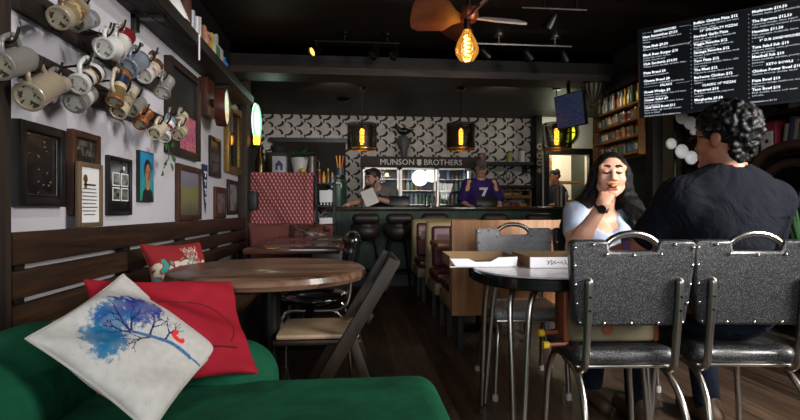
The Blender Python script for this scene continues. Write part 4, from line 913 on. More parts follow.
# ------------------------------------------------------------------ booths
laminate = wood('oak_laminate', '#8a5c3a', '#b98557', 'z', 0.45, 4, 0.05); burgundy = M('burgundy_vinyl', '#4f1116', 0.4, coat=0.2); cream_vinyl = M('cream_vinyl', '#857653', 0.5, vary=0.1)
def booth(label, x0, x1, y, rz, wooden=False):
    W = (x1 - x0) / 2; t = thing('booth_bench', label, 'booth', ((x0 + x1) / 2, y, 0), rz, 'diner booth benches by the bar')
    # local: sitter faces -y
    if wooden: MB().box((-W, 0.0, 0.265), (W, 0.045, 0.93), laminate, 0.004).build('laminate_back', t)
    MB().box((-W, -0.09, 0.27), (W, 0.0, 0.9), cream_vinyl, 0.045, seg=4).build('shell', t, 60)
    MB().box((-W + 0.055, -0.125, 0.47), (W - 0.055, -0.07, 0.85), burgundy, 0.025, seg=3).build('back_cushion', t, 60)
    MB().box((-W + 0.01, -0.52, 0.27), (W - 0.01, -0.09, 0.38), cream_vinyl, 0.02).build('seat_base', t); MB().box((-W + 0.02, -0.53, 0.38), (W - 0.02, -0.1, 0.47), burgundy, 0.03, seg=3).build('seat_cushion', t, 60)
    for x in (-W + 0.08, W - 0.08):
        for yy in (-0.46, -0.06): MB().box((x - 0.02, yy - 0.02, 0), (x + 0.02, yy + 0.02, 0.27), black_paint).build('leg', t)
    return t
booth('booth bench nearest the dinette with a plain oak laminate back', 0.69, 1.49, 3.46, R(180), True)
booth('middle burgundy booth bench with a cream frame facing the camera', 0.69, 1.5, 4.72, 0)
booth('farthest burgundy booth bench with a cream frame, just before the bar', 0.69, 1.5, 5.82, 0)
t = thing('booth_table', 'brown topped table between the oak backed and middle booth benches', 'table', (1.08, 4.15, 0)); MB().box((-0.4, -0.2, 0.695), (0.4, 0.2, 0.735), M('booth_top', '#7a5231', 0.35), 0.008).build('tabletop', t); MB().lathe([(0, 0), (0.18, 0), (0.18, 0.02), (0.035, 0.05), (0.035, 0.695), (0, 0.695)], black_metal, 16).build('pedestal', t)
t = thing('booth_table', 'dark table in front of the farthest booth bench', 'table', (1.08, 5.1, 0)); MB().box((-0.4, -0.15, 0.695), (0.4, 0.15, 0.735), M('booth_top', '#7a5231', 0.35), 0.008).build('tabletop', t); MB().lathe([(0, 0), (0.15, 0), (0.15, 0.02), (0.035, 0.05), (0.035, 0.695), (0, 0.695)], black_metal, 16).build('pedestal', t)

# ------------------------------------------------------------------ bar
bar_green = wood('bar_green', '#142a1e', '#24402f', 'z', 0.5, 5, 0.1, planks=(0.12, 'x')); bar_top = wood('bar_top_wood', '#241812', '#5a4433', 'x', 0.22, 5, 0.05, coat=0.3)
t = thing('bar_counter', 'long green panelled bar counter with a dark wooden top', 'bar', (1.3, 6.5, 0))
MB().box((-1.62, 0.0, 0.1), (1.7, 0.08, 1.0), bar_green).box((-1.62, 0.08, 0.1), (-1.55, 0.5, 1.0), bar_green).build('front_panel', t); MB().box((-1.6, 0.05, 0), (1.68, 0.48, 0.1), black_paint).build('plinth', t)
MB().box((-1.68, -0.1, 1.0), (1.74, 0.55, 1.043), bar_top, 0.008).build('counter_top', t); MB().box((-1.6, 0.3, 0.1), (1.68, 0.48, 0.95), black_paint).build('back_shelf', t)
MB().tube([(-1.55, -0.06, 0.22), (1.65, -0.06, 0.22)], 0.018, iron, 10).build('foot_rail', t)
stool_leather = M('stool_leather', '#1c1210', 0.55, vary=0.2)
def stool(label, x, y, rz):
    t = thing('bar_stool', label, 'stool', (x, y, 0), rz, 'brown bucket stools along the bar')
    organic('bucket_seat', [ell((0, 0, 0.74), (0.175, 0.17, 0.12)), cone((-0.11, -0.13, 0.9), (0.11, -0.13, 0.9), 0.06), cone((-0.13, -0.02, 0.8), (0.13, -0.02, 0.8), 0.05)], {'skin': stool_leather}, t, vox=0.02, k=0.05, cuts=[ell((0, 0.08, 0.93), (0.16, 0.2, 0.22))])
    for sx in (-1, 1):
        for sy in (-1, 1): MB().tube([(sx * 0.1, sy * 0.1, 0.64), (sx * 0.2, sy * 0.2, 0)], 0.012, black_metal, 8).build('leg', t)
    MB().tube([(0.165 * a, 0.165 * b_, 0.24) for a, b_ in ((1, 1), (-1, 1), (-1, -1), (1, -1))], 0.009, black_metal, 6, closed=True).build('foot_ring', t)
stool('brown bucket bar stool under the leaning bartender, first from the left', 0.17, 6.12, 0)
stool('brown bucket bar stool second from the left, left of the booths', 0.56, 6.1, R(5))
stool('brown bucket bar stool half hidden by the cream booth frames', 1.0, 6.12, 0)
stool('brown bucket bar stool below the man in the purple jersey', 1.75, 6.1, R(-4))
stool('brown bucket bar stool farthest right behind the oak backed booth', 2.3, 6.12, 0)
def tablet(label, x, y, w):
    t = thing('order_tablet', label, 'tablet', (x, y, 1.043)); MB().box((-w / 2, -0.01, 0.02), (w / 2, 0.012, 0.15), black_plastic, 0.006, Matrix.Rotation(R(-12), 4, 'X')).build('screen', t); MB().box((-w / 3, -0.05, 0), (w / 3, 0.1, 0.02), black_plastic, 0.005).build('base', t)
tablet('black order screen on the bar beside the bartender with the paper', 0.64, 6.72, 0.28); tablet('black order screen on the bar in front of the purple jersey', 1.85, 6.72, 0.3)
gl = glassy('clear_glass', (1, 1, 1), 0.8)
for i, x in enumerate((1.02, 1.09, 1.16)):
    t = thing('pint_glass', 'empty clear pint glass on the bar in front of the lit cooler', 'glass', (x, 6.75 + 0.04 * (i % 2), 1.043), group='pint glasses on the bar'); MB().lathe([(0, 0), (0.03, 0), (0.04, 0.15), (0.036, 0.15), (0.027, 0.008), (0, 0.008)], gl, 16).build('glass', t)

# ------------------------------------------------------------------ drinks cooler and sign behind the bar
cx0, cx1 = 0.16, 1.9
t = thing('drinks_cooler', 'glass doored lit drinks cooler behind the bar under the name sign', 'fridge', (cx0, 7.75, 0)); W = cx1 - cx0
cool_in = M('cooler_liner', '#66707c', 0.4, vary=0.05)
MB().box((0, 0.06, 0), (W, 0.5, 0.6), black_paint).box((0, 0.06, 0.6), (0.03, 0.5, 1.7), black_paint).box((W - 0.03, 0.06, 0.6), (W, 0.5, 1.7), black_paint).box((0, 0.06, 1.66), (W, 0.5, 1.7), black_paint).build('cabinet', t); MB().box((0.03, 0.47, 0.6), (W - 0.03, 0.5, 1.66), cool_in).build('liner', t)
tube_l = emit('cooler_tube', '#e8f3ff', 1.3)
for k in range(3):
    d = MB(); a, b_ = W * k / 3 + 0.01, W * (k + 1) / 3 - 0.01
    for lo, hi in (((a, 0, 0.3), (a + 0.03, 0.05, 1.66)), ((b_ - 0.03, 0, 0.3), (b_, 0.05, 1.66)), ((a, 0, 1.63), (b_, 0.05, 1.66)), ((a, 0, 0.3), (b_, 0.05, 0.34))): d.box(lo, hi, chrome_dull)
    d = d.build('door', t); MB().box((a + 0.03, 0.02, 0.34), (b_ - 0.03, 0.024, 1.63), glassy('door_glass', (1, 1, 1), 0.93)).build('pane', d); MB().tube([(b_ - 0.015, -0.02, 0.9), (b_ - 0.015, -0.02, 1.3)], 0.008, chrome, 8).build('handle', d)
for z in (0.84, 1.08, 1.3, 1.48): MB().box((0.03, 0.1, z), (W - 0.03, 0.46, z + 0.012), chrome_dull).build('shelf', t)
for x in (0.6, W - 0.06): MB().tube([(x, 0.075, 0.7), (x, 0.075, 1.62)], 0.012, tube_l, 8).build('light_tube', t)
point('cooler_light', (cx0 + 0.9, 7.93, 1.6), 1.5, (0.9, 0.95, 1.0), 0.1)
btl = [M('bottle_green', '#6a9472', 0.2), M('bottle_amber', '#8f7048', 0.2), M('can_blue', '#8ba3bf', 0.3), M('can_white', '#c8cccf', 0.35), M('can_slate', '#5d6470', 0.35), M('can_teal', '#7fb0b8', 0.35)]
rg = random.Random(9)
bproto = []
for mtl in btl:
    t = thing('drink_bottle', 'drink bottle', 'bottle', (0, 0, 0), group='bottles and cans in the lit cooler'); MB().lathe([(0, 0), (0.028, 0), (0.03, 0.01), (0.03, 0.1), (0.013, 0.135), (0.012, 0.155), (0, 0.155)], mtl, 12).build('glass_body', t); MB().lathe([(0.0125, 0.155), (0.0135, 0.165), (0, 0.167)], paper_white, 8).build('cap', t); bproto.append(t)
first = set()
for z, what in ((0.852, 'lowest seen'), (1.092, 'third'), (1.312, 'second'), (1.492, 'top')):
    for k in range(16):
        x = cx0 + 0.66 + k * 0.066
        if z > 1.4 and 0.28 < k * 0.066 < 0.72: continue
        if z > 1.2 and 0.3 < k * 0.066 < 0.6: continue
        i = rg.randrange(6); lab = 'small bottle on the %s shelf of the lit drinks cooler' % what
        if i not in first: o = bproto[i]; first.add(i); o.location = (x, 7.95 + rg.uniform(-.02, .02), z); o['label'] = lab
        else: dup(bproto[i], (x, 7.95 + rg.uniform(-0.02, 0.02), z), label=lab)
for i in range(6):
    if i not in first:
        for ch in list(bproto[i].children): bpy.data.objects.remove(ch)
        bpy.data.objects.remove(bproto[i])
glow = emit('reflection_glow', '#ffffff', 1.6)  # glowing globes added to imitate a window's reflection on the cooler glass
for x, z, r_, lab in ((1.075, 1.51, 0.13, 'larger white glowing globe imitating a window reflection on the cooler doors'), (1.27, 1.555, 0.115, 'smaller white glowing globe imitating a window reflection on the cooler doors, right one')):
    t = thing('reflection_globe', lab, 'lamp', (x, 7.86, z)); g_ = MB().ball((0, 0, 0), (r_, r_ * 0.35, r_), glow, 24).build('globe', t); MB().tube([(0, 0.0, r_), (0, 0.0, max(r_ + 0.01, 1.655 - z))], 0.01, black_metal, 8).build('stem', t)
for i, (x, z) in enumerate(((0.42, 1.56), (0.55, 1.565))):
    t = thing('tap_lamp', ['left', 'right'][i] + ' one of two small warm shelf lamps above the leaning bartender', 'lamp', (x, 7.86, z - 0.03)); MB().lathe([(0.02, 0), (0.025, 0.03), (0, 0.05)], emit('warm_small', '#ffcf7a', 6), 10).build('bulb', t); MB().box((-0.05, -0.02, -0.015), (0.05, 0.02, 0), chrome_dull).build('holder', t)
t = thing('name_sign', 'dark wooden board with pale capital lettering and a hop emblem above the drinks cooler', 'sign', (1.0, 7.7, 1.66)); MB().box((-0.87, 0, 0), (1.02, 0.04, 0.17), wood('sign_board', '#231a18', '#3a2c29', 'x', 0.6, 5), 0.004).build('board', t)
sm = M('sign_letters', '#c9c6c2', 0.5, vary=0.04)
up = Matrix.Rotation(R(90), 4, 'X')
text_mesh('lettering', 'MUNSON', 0.125, sm, Matrix.Translation((-0.03, -0.003, 0.04)) @ up, t, 'RIGHT', 0.002); text_mesh('lettering', 'BROTHERS', 0.125, sm, Matrix.Translation((0.11, -0.003, 0.04)) @ up, t, 'LEFT', 0.002)
hop = MB()
for r_ in range(4):
    for c_ in range(-(r_ % 2 + 1), (r_ % 2 + 2)): hop.ball((0.04 + c_ * 0.013, -0.004, 0.045 + r_ * 0.022), (0.013, 0.004, 0.016), sm, 8)
hop.build('hop_emblem', t)

# ------------------------------------------------------------------ back wall pieces
for z, x0, x1, lab in ((1.745, 1.98, 3.0, 'upper black wall shelf right of the cooler on the feather wallpaper'), (1.36, 2.25, 3.0, 'lower black wall shelf right of the purple jersey man')):
    t = thing('display_shelf', lab, 'shelf', (x0, 8.3, z)); MB().box((0, -0.26, 0), (x1 - x0, 0, 0.05), black_paint).build('board', t)
    for x in (0.1, x1 - x0 - 0.1): MB().box((x - 0.01, -0.2, -0.12), (x + 0.01, 0, 0), black_metal).build('bracket', t)
for x, c, h, r_, nm, lab in ((2.15, '#6b4a48', 0.16, 0.07, 'canister', 'squat rosy canister on the upper wall shelf above the purple jersey'), (2.62, '#8a7d3a', 0.2, 0.05, 'canister', 'mustard yellow canister on the upper wall shelf'), (2.83, '#a7a29c', 0.24, 0.055, 'canister', 'pale tall canister at the right end of the upper wall shelf')):
    t = thing(nm, lab, nm, (x, 8.15, 1.795)); MB().lathe([(0, 0), (r_, 0), (r_, h * 0.8), (0, h * 0.8)], M('can_' + c[1:], c, 0.4), 16).build('body', t); MB().lathe([(r_ * 1.04, h * 0.8), (r_ * 1.04, h * 0.9), (0.012, h * 0.94), (0.012, h), (0, h)], black_plastic, 16).build('lid', t)
for i, x in enumerate((2.4, 2.5, 2.6, 2.7)):
    t = thing('wine_glass', 'clear stemmed glass standing on the lower wall shelf', 'glass', (x, 8.15, 1.41), group='stemmed glasses on the lower shelf'); MB().lathe([(0.03, 0), (0.004, 0.006), (0.004, 0.08), (0.035, 0.12), (0.03, 0.2), (0.028, 0.2), (0.032, 0.12), (0, 0.09)], gl, 14).build('glass', t)
t = thing('back_counter', 'black counter against the back wall right of the cooler', 'counter', (1.95, 7.95, 0)); MB().box((0, 0, 0), (1.08, 0.34, 0.98), black_paint).build('cabinet', t); MB().box((0, -0.02, 0.98), (1.09, 0.34, 1.01), bar_top).build('counter_top', t)
t = thing('pastry_rack', 'two tier wooden rack of packets on the counter by the bar post', 'rack', (2.68, 8.1, 1.01)); t.scale = (1, 1, 0.72); rw = wood('rack_wood', '#5e4024', '#8a6138', 'x', 0.5, 5)
for z in (0.0, 0.25): MB().box((-0.24, -0.12, z), (0.26, 0.12, z + 0.03), rw, 0.004).box((-0.24, -0.13, z), (0.26, -0.12, z + 0.07), rw).build('tier', t)
for x in (-0.23, 0.25): MB().box((x - 0.012, -0.12, 0), (x + 0.012, 0.12, 0.45), rw).build('side', t)
MB().box((-0.22, -0.1, 0.43), (0.24, 0.1, 0.45), rw).build('top', t)
for i, (x, z, c) in enumerate(((-0.12, 0.03, '#8d5a33'), (0.02, 0.03, '#7d3a2c'), (0.16, 0.03, '#9a7a4c'), (-0.1, 0.28, '#a88a5a'), (0.06, 0.28, '#8d6a3c'))):
    o = organic('snack_packet', [cone((-0.04, 0, 0.05), (0.04, 0, 0.05), 0.03), ell((0, 0, 0.05), (0.06, 0.03, 0.05))], {'skin': M('packet_' + c[1:], c, 0.35)}, vox=0.014); o.location = (2.68 + x, 8.1, 1.01 + z * 0.72)
    tag(o, ['brown packet on the lower tier of the wooden rack, left', 'red brown packet on the lower tier of the wooden rack, middle', 'pale gold packet on the lower tier of the wooden rack, right', 'sand packet on the upper tier of the wooden rack, left', 'tan packet on the upper tier of the wooden rack, right'][i], 'packet', 'packets on the wooden rack')
t = thing('wall_trophy', 'grey carved head with a black bird on top hung on the wallpaper', 'ornament', (0.85, 8.3, 2.0))
organic('head', [ell((0, -0.1, 0.1), (0.1, 0.1, 0.14)), ell((0, -0.13, -0.06), (0.06, 0.07, 0.12)), cone((-0.09, -0.06, 0.12), (-0.13, -0.05, 0.2), 0.03, 0.02), cone((0.09, -0.06, 0.12), (0.13, -0.05, 0.2), 0.03, 0.02)], {'skin': M('trophy_grey', '#4c4a4a', 0.5, vary=0.3)}, t, vox=0.016, k=0.03)
organic('bird', [ell((0, -0.1, 0.3), (0.11, 0.06, 0.06)), ell((-0.1, -0.12, 0.35), (0.04, 0.035, 0.04)), cone((0.08, -0.1, 0.3), (0.18, -0.1, 0.33), 0.03, 0.01), cone((-0.13, -0.13, 0.35), (-0.17, -0.14, 0.34), 0.015, 0.005)], {'skin': black_plastic}, t, vox=0.014)
for i, z in enumerate((2.05, 1.9, 1.78, 1.65)):
    t = thing('wall_disc', ['upper ring shaped', 'second ring shaped', 'third ring shaped', 'lowest, diamond shaped'][i] + ' tan ornament on the dark post by the hatch', 'ornament', (3.09, 8.02, z))
    if i < 3: MB().lathe([(0.025, 0), (0.05, 0), (0.05, 0.015), (0.025, 0.015)], M('tan_orn', '#6a5a48', 0.6), 20, xf=Matrix.Rotation(R(90), 4, 'X')).build('ring', t)
    else: MB().box((-0.035, -0.015, -0.035), (0.035, 0, 0.035), M('tan_orn', '#6a5a48', 0.6), 0, Matrix.Rotation(R(45), 4, 'Y')).build('plate', t)
# ------------------------------------------------------------------ left rear corner
def checks():
    t = NT('red_check_cloth'); tc = t.n('ShaderNodeTexCoord'); sp = t.n('ShaderNodeSeparateXYZ'); t.l(tc.outputs['Object'], sp.inputs[0]); m = t.math
    a = m('MULTIPLY', m('ADD', sp.outputs[0], m('MULTIPLY', sp.outputs[2], 0.55)), 24); b = m('MULTIPLY', m('SUBTRACT', sp.outputs[0], m('MULTIPLY', sp.outputs[2], 0.55)), 24)
    k = m('MULTIPLY', m('LESS_THAN', m('FRACT', a), 0.42), m('LESS_THAN', m('FRACT', b), 0.62)); t.set(col=t.mix(k, rgb('#7a2530'), rgb('#b08e8a')), rough=0.9); return t.m
cloth_m = checks()
t = thing('draped_cabinet', 'tall cabinet end hidden behind a red and pale patterned cloth', 'cabinet', (-0.79, 5.7, 0)); MB().box((-0.33, 0.02, 0), (0.33, 0.45, 1.4), black_paint).build('carcass', t)
def cloth_mesh(x0, x1, z0, z1, nx=60, nz=40):
    vs = []; fs = []
    for i in range(nx + 1):
        for j in range(nz + 1):
            u, v = i / nx, j / nz; y = -0.02 - 0.015 * (1 - v) * (1 + math.sin(u * 9 + v * 2)) - 0.03 * math.exp(-((u - 0.9) / 0.04) ** 2) * (1 - 0.5 * v) - 0.012 * math.sin((u + v) * 7)
            d = abs((u - 0.05) - (1 - v) * 0.85); y -= 0.018 * math.exp(-(d / 0.03) ** 2); d2 = abs((u - 0.25) - (1 - v) * 0.65); y -= 0.014 * math.exp(-(d2 / 0.03) ** 2)
            vs.append((x0 + (x1 - x0) * u, y, z0 + (z1 - z0) * v))
    for i in range(nx):
        for j in range(nz): a = i * (nz + 1) + j; fs.append((a, a + nz + 1, a + nz + 2, a + 1))
    return vs, fs
vs, fs = cloth_mesh(-0.35, 0.36, 0.55, 1.42); m = MB().add(vs, fs, cloth_m).box((-0.35, -0.02, 1.4), (0.36, 0.45, 1.42), cloth_m); o = m.build('cloth_drape', t, 60); so = o.modifiers.new('thick', 'SOLIDIFY'); so.thickness = 0.004
potm = M('pot_white', '#a9a8a6', 0.4); t = thing('potted_plant', 'leafy green plant in a white pot on the draped cabinet', 'plant', (-0.6, 5.85, 1.42)); MB().lathe([(0, 0), (0.07, 0), (0.1, 0.18), (0.09, 0.18), (0.08, 0.15), (0, 0.15)], potm, 20).build('pot', t)
lf = MB(); rg = random.Random(3); gm = M('plant_leaf', '#1f4a26', 0.5, vary=0.3)
for k in range(34):
    a = rg.uniform(0, 2 * PI); el = rg.uniform(0.2, 1.2); L = rg.uniform(0.1, 0.2); d = Vector((math.cos(a) * math.cos(el), math.sin(a) * math.cos(el), math.sin(el))); s_ = d.cross(Vector((0, 0, 1))).normalized(); n_ = s_.cross(d); p0 = Vector((d.x * 0.03, d.y * 0.03, 0.15))
    P_ = [p0, p0 + d * L * 0.5 + s_ * 0.025 + n_ * 0.02, p0 + d * L - Vector((0, 0, 0.03)), p0 + d * L * 0.5 - s_ * 0.025 + n_ * 0.02]; Q_ = [p - n_ * 0.003 for p in P_]
    lf.add(P_ + Q_, [(0, 1, 2, 3), (7, 6, 5, 4), (0, 4, 5, 1), (1, 5, 6, 2), (2, 6, 7, 3), (3, 7, 4, 0)], gm)
lf.build('foliage', t)
t = thing('drink_carton', 'white carton with a dark blue emblem on the draped cabinet', 'box', (-0.82, 5.83, 1.42)); MB().box((-0.075, -0.07, 0), (0.075, 0.07, 0.19), M('carton_white', '#8f8f96', 0.6), 0.004).build('carton', t); MB().prism([(-0.04, 0.03), (-0.04, 0.1), (0, 0.145), (0.04, 0.1), (0.04, 0.03), (0.015, 0.03), (0.015, 0.08), (-0.015, 0.08), (-0.015, 0.03)], 0.004, M('emblem_blue', '#1c2448', 0.6), Matrix.Translation((0, -0.074, 0))).build('emblem', t)
t = thing('sequin_bottle', 'glittering dark bronze bottle at the left end of the draped cabinet', 'bottle', (-1.04, 5.83, 1.42)); MB().lathe([(0, 0), (0.055, 0), (0.06, 0.12), (0.03, 0.22), (0.025, 0.3), (0, 0.3)], M('sequin_bronze', '#4a3f24', 0.25, 0.8, vary=0.8, vscale=70), 18).build('bottle_body', t); MB().lathe([(0.03, 0.3), (0.03, 0.33), (0, 0.335)], black_plastic, 12).build('stopper', t)
t = thing('coffee_grinder', 'dark grey appliance behind the carton on the draped cabinet', 'appliance', (-0.87, 6.02, 1.42)); MB().box((-0.14, -0.06, 0), (0.14, 0.1, 0.26), black_plastic, 0.015).build('housing', t); MB().lathe([(0, 0.26), (0.06, 0.26), (0.09, 0.33), (0, 0.33)], M('smoke_plastic', '#2a2a2d', 0.2), 14).build('hopper', t)
t = thing('metal_pitcher', 'dull metal pitcher right of the white plant pot', 'pitcher', (-0.47, 5.9, 1.42)); MB().lathe([(0, 0), (0.055, 0), (0.05, 0.16), (0.055, 0.2), (0.05, 0.2), (0.045, 0.02), (0, 0.02)], M('pitcher_metal', '#5a4f49', 0.4, 0.6), 16).build('body', t); MB().tube(smooth_path([(0.05, 0, 0.17), (0.09, 0, 0.14), (0.085, 0, 0.07), (0.052, 0, 0.04)]), 0.006, pewter, 6).build('handle', t)
o = organic('lemon', [ell((0, 0, 0.028), (0.034, 0.028, 0.028))], {'skin': M('lemon_yellow', '#b59a2c', 0.5)}, vox=0.008); o.location = (-0.55, 5.73, 1.42); tag(o, 'little yellow lemon at the front edge of the draped cabinet', 'lemon')
t = thing('supply_rack', 'black rack with stacks of white lids beside the patterned cloth', 'rack', (-0.33, 5.98, 0))
for z in (0.35, 0.72, 1.04, 1.3): MB().box((-0.09, -0.12, z), (0.13, 0.15, z + 0.02), black_metal).build('shelf', t)
for x in (-0.085, 0.125):
    for y in (-0.11, 0.14): MB().box((x - 0.01, y - 0.01, 0), (x + 0.01, y + 0.01, 1.4), black_metal).build('post', t)
for z, lab in ((0.74, 'lower stack of white paper lids on the black rack'), (1.06, 'upper stack of white paper lids on the black rack')):
    t = thing('lid_stack', lab, 'napkins', (-0.3, 5.95, z)); t.name = 'napkin_stack'; MB().box((-0.075, -0.07, 0.03), (0.075, 0.08, 0.17), paper_white, 0.006).build('paper', t)
    for k in range(4): MB().tube([(-0.055 + 0.037 * k, -0.07, 0.0), (-0.055 + 0.037 * k, -0.07, 0.035)], 0.009, white_ceramic, 8).build('peg', t)
for k, (x, c, h) in enumerate(((-0.38, '#a33', 0.16), (-0.33, '#c9a23a', 0.13), (-0.28, '#7a4a2a', 0.17), (-0.23, '#b9b4aa', 0.12))):
    cc = {'#a33': '#8f2f2a'}.get(c, c); t = thing('sauce_bottle', ['red', 'yellow capped', 'brown', 'pale'][k] + ' sauce bottle on top of the black rack', 'bottle', (x, 5.95, 1.32), group='sauce bottles on the rack'); MB().lathe([(0, 0), (0.02, 0), (0.02, h * 0.6), (0.009, h * 0.8), (0, h * 0.8)], M('sauce_' + cc[1:], cc, 0.3), 12).build('body', t); MB().lathe([(0.01, h * 0.8), (0.01, h), (0, h)], M('sauce_cap', '#b59a2c', 0.5), 8).build('cap', t)
t = thing('drink_dispenser', 'dark green insulated drink dispenser at the left end of the bar', 'dispenser', (-0.2, 6.68, 1.043)); dg = M('dispenser_green', '#16352a', 0.4)
MB().lathe([(0, 0), (0.13, 0), (0.135, 0.02), (0.14, 0.3), (0.135, 0.36), (0.1, 0.39), (0, 0.39)], dg, 26).build('tank', t); MB().tube(smooth_path([(-0.06, -0.135, 0.25), (-0.05, -0.16, 0.3), (0.05, -0.16, 0.3), (0.06, -0.135, 0.25)]), 0.012, white_ceramic, 8).build('handle', t); MB().lathe([(0, 0), (0.12, 0), (0.12, 0.03), (0, 0.035)], black_plastic, 20, xf=Matrix.Translation((0, 0, 0.385))).build('lid', t); MB().box((-0.11, -0.142, 0.17), (-0.06, -0.13, 0.22), paper_white).build('sticker', t)
t = thing('utensil_jar', 'jar of orange handled utensils on top of the green dispenser', 'jar', (-0.16, 6.72, 1.465)); MB().lathe([(0, 0), (0.05, 0), (0.05, 0.1), (0, 0.1)], M('jar_blue', '#37434f', 0.4), 16).build('jar_body', t)
for k, (x, c) in enumerate(((-0.03, '#c07a1d'), (0.0, '#d0a022'), (0.03, '#b33a25'))): MB().tube([(x * 0.6, 0, 0.05), (x * 1.6, 0.01 * k, 0.26)], 0.009, M('handle_' + c[1:], c, 0.5), 8).build('utensil', t)
t = thing('dark_doorway', 'dark recessed board behind the plant at the rear left', 'board', (-0.42, 8.24, 1.0)); t.name = 'menu_board'; MB().box((-0.85, 0, 0), (0.32, 0.05, 1.15), wood('recess_brown', '#150f0d', '#241a16', 'z', 0.7, 4)).build('panel', t); MB().box((-0.9, -0.03, 1.1), (0.36, 0.05, 1.17), black_paint).build('top_rail', t)

# ------------------------------------------------------------------ right hand wall: cans, post, books
canw = wood('can_shelf_wood', '#7d5330', '#ad7c4c', 'y', 0.5, 5)
t = thing('can_shelf', 'wooden wall shelf of four boards packed with colourful cans', 'shelf', (2.79, 4.42, 1.52))
for z in (0.015, 0.175, 0.33, 0.485): MB().box((-0.14, 0, z), (0, 0.86, z + 0.018), canw, 0.002).build('board', t)
MB().box((-0.14, 0.0, 0.0), (0, -0.015, 0.5), canw).build('side', t); MB().box((-0.14, 0.86, 0.0), (0, 0.875, 0.5), canw).build('side', t); MB().box((-0.01, 0, 0.0), (0.0, 0.86, 0.5), canw).build('back', t)
cc = ['#a8503f', '#d2c8b4', '#6a86a3', '#7d965c', '#c79a44', '#a5aab0', '#b0824c', '#567a74', '#bd7156', '#dcd8d0', '#8d5f79', '#d1ad4a']
cmats = [M('beer_can_%d' % i, c, 0.3, 0.35, vary=0.35, vscale=40) for i, c in enumerate(cc)]; cprot = []; rg = random.Random(21)
for tall in (0, 1):
    for mt in cmats:
        t = thing('beer_can', 'can', 'can', (0, 0, -5), group='cans on the wooden wall shelf'); h = 0.118 if not tall else 0.155
        if tall: MB().lathe([(0, 0), (0.026, 0), (0.027, 0.1), (0.011, 0.135), (0.011, 0.16), (0, 0.16)], mt, 14).build('body', t); MB().lathe([(0.012, 0.16), (0.013, 0.185), (0, 0.19)], cmats[(cmats.index(mt) + 5) % 12], 8).build('cap', t)
        else: MB().lathe([(0, 0), (0.025, 0), (0.029, 0.008), (0.029, 0.03), (0.029, 0.085), (0.029, 0.104), (0.024, h), (0, h)], mt, 16, mats=[chrome_dull, chrome_dull, mt, cmats[(cmats.index(mt) * 5 + 3) % 12], mt, chrome_dull, chrome_dull]).build('body', t); MB().lathe([(0.024, h), (0.022, h + 0.002), (0, h - 0.003)], chrome_dull, 12).build('lid', t)
        cprot.append(t)
used = set()
for r_, (z, nm) in enumerate(((1.553, 'lowest'), (1.713, 'third'), (1.868, 'second'), (2.023, 'top'))):
    for k in range(12):
        i = rg.randrange(12) + (12 if r_ == 3 else 0); lab = ('bottle' if r_ == 3 else 'beer can') + ' standing on the %s board of the wooden can shelf' % nm
        p = (2.72 + rg.uniform(-0.015, 0.01), 4.468 + k * 0.0715, z)
        if i not in used: used.add(i); cprot[i].location = p; cprot[i]['label'] = lab; o = cprot[i]
        else: o = dup(cprot[i], p, label=lab)
        o.name = 'glass_bottle' if r_ == 3 else 'beer_can'; o['category'] = 'bottle' if r_ == 3 else 'can'; o['group'] = 'cans on the %s board' % nm
for i, o in enumerate(cprot):
    if i not in used:
        for ch in list(o.children): bpy.data.objects.remove(ch)
        bpy.data.objects.remove(o)
t = thing('wooden_sign', 'rough dark cut out wooden sign above the can shelf', 'sign', (2.76, 4.85, 2.3)); MB().box((-0.03, -0.38, -0.05), (0.03, 0.35, 0.12), beam_wood, 0.01).build('board', t)
t = thing('balloon_ornament', 'black and cream striped hot air balloon ornament hanging left of the cans', 'ornament', (2.66, 5.36, 2.14))
blm = NT('balloon_stripe'); _tc = blm.n('ShaderNodeTexCoord'); _sp = blm.n('ShaderNodeSeparateXYZ'); blm.l(_tc.outputs['Object'], _sp.inputs[0]); _at = blm.math('ARCTAN2', _sp.outputs[1], _sp.outputs[0]); blm.set(col=blm.mix(blm.math('LESS_THAN', blm.math('FRACT', blm.math('MULTIPLY', _at, 14 / (2 * PI))), 0.5), rgb('#17151a'), rgb('#82796a')), rough=0.6)
t.location = (2.6, 5.2, 2.14); MB().lathe([(0.02, 0.02), (0.05, 0.06), (0.1, 0.14), (0.115, 0.2), (0.09, 0.27), (0.04, 0.3), (0, 0.305)], blm.m, 28).build('envelope', t); MB().box((-0.02, -0.02, -0.03), (0.02, 0.02, 0.01), rw).build('basket', t); MB().tube([(0, 0, 0.3), (0, 0, 0.42)], 0.003, black_metal, 6).build('cord', t)
# white disc cluster lamp
t = thing('disc_lamp', 'cluster of white round discs on dark arms behind the man', 'lamp', (2.66, 3.9, 1.55)); matte_white = M('disc_white', '#d9d9dd', 0.5, vary=0.02)
for (dx, dz, r_) in ((-0.03, 0.19, 0.052), (0.04, 0.15, 0.055), (0.07, 0.08, 0.03), (-0.12, -0.02, 0.045), (-0.03, -0.08, 0.058), (0.05, -0.13, 0.056)):
    d = MB().ball((dx, -0.13, dz), (r_, 0.02, r_), matte_white, 20).build('disc', t); MB().tube(smooth_path([(dx, -0.12, dz), (dx * 0.5, -0.03, dz * 0.7), (0, 0.0, 0)], 4), 0.005, black_metal, 6).build('arm', d)
MB().tube([(0, 0, 0.22), (0, 0, -0.6)], 0.012, black_metal, 8).build('stem', t); MB().lathe([(0, -1.55), (0.13, -1.55), (0.13, -1.53), (0.015, -1.5), (0.012, -0.6), (0, -0.6)], black_metal, 18).build('base', t)
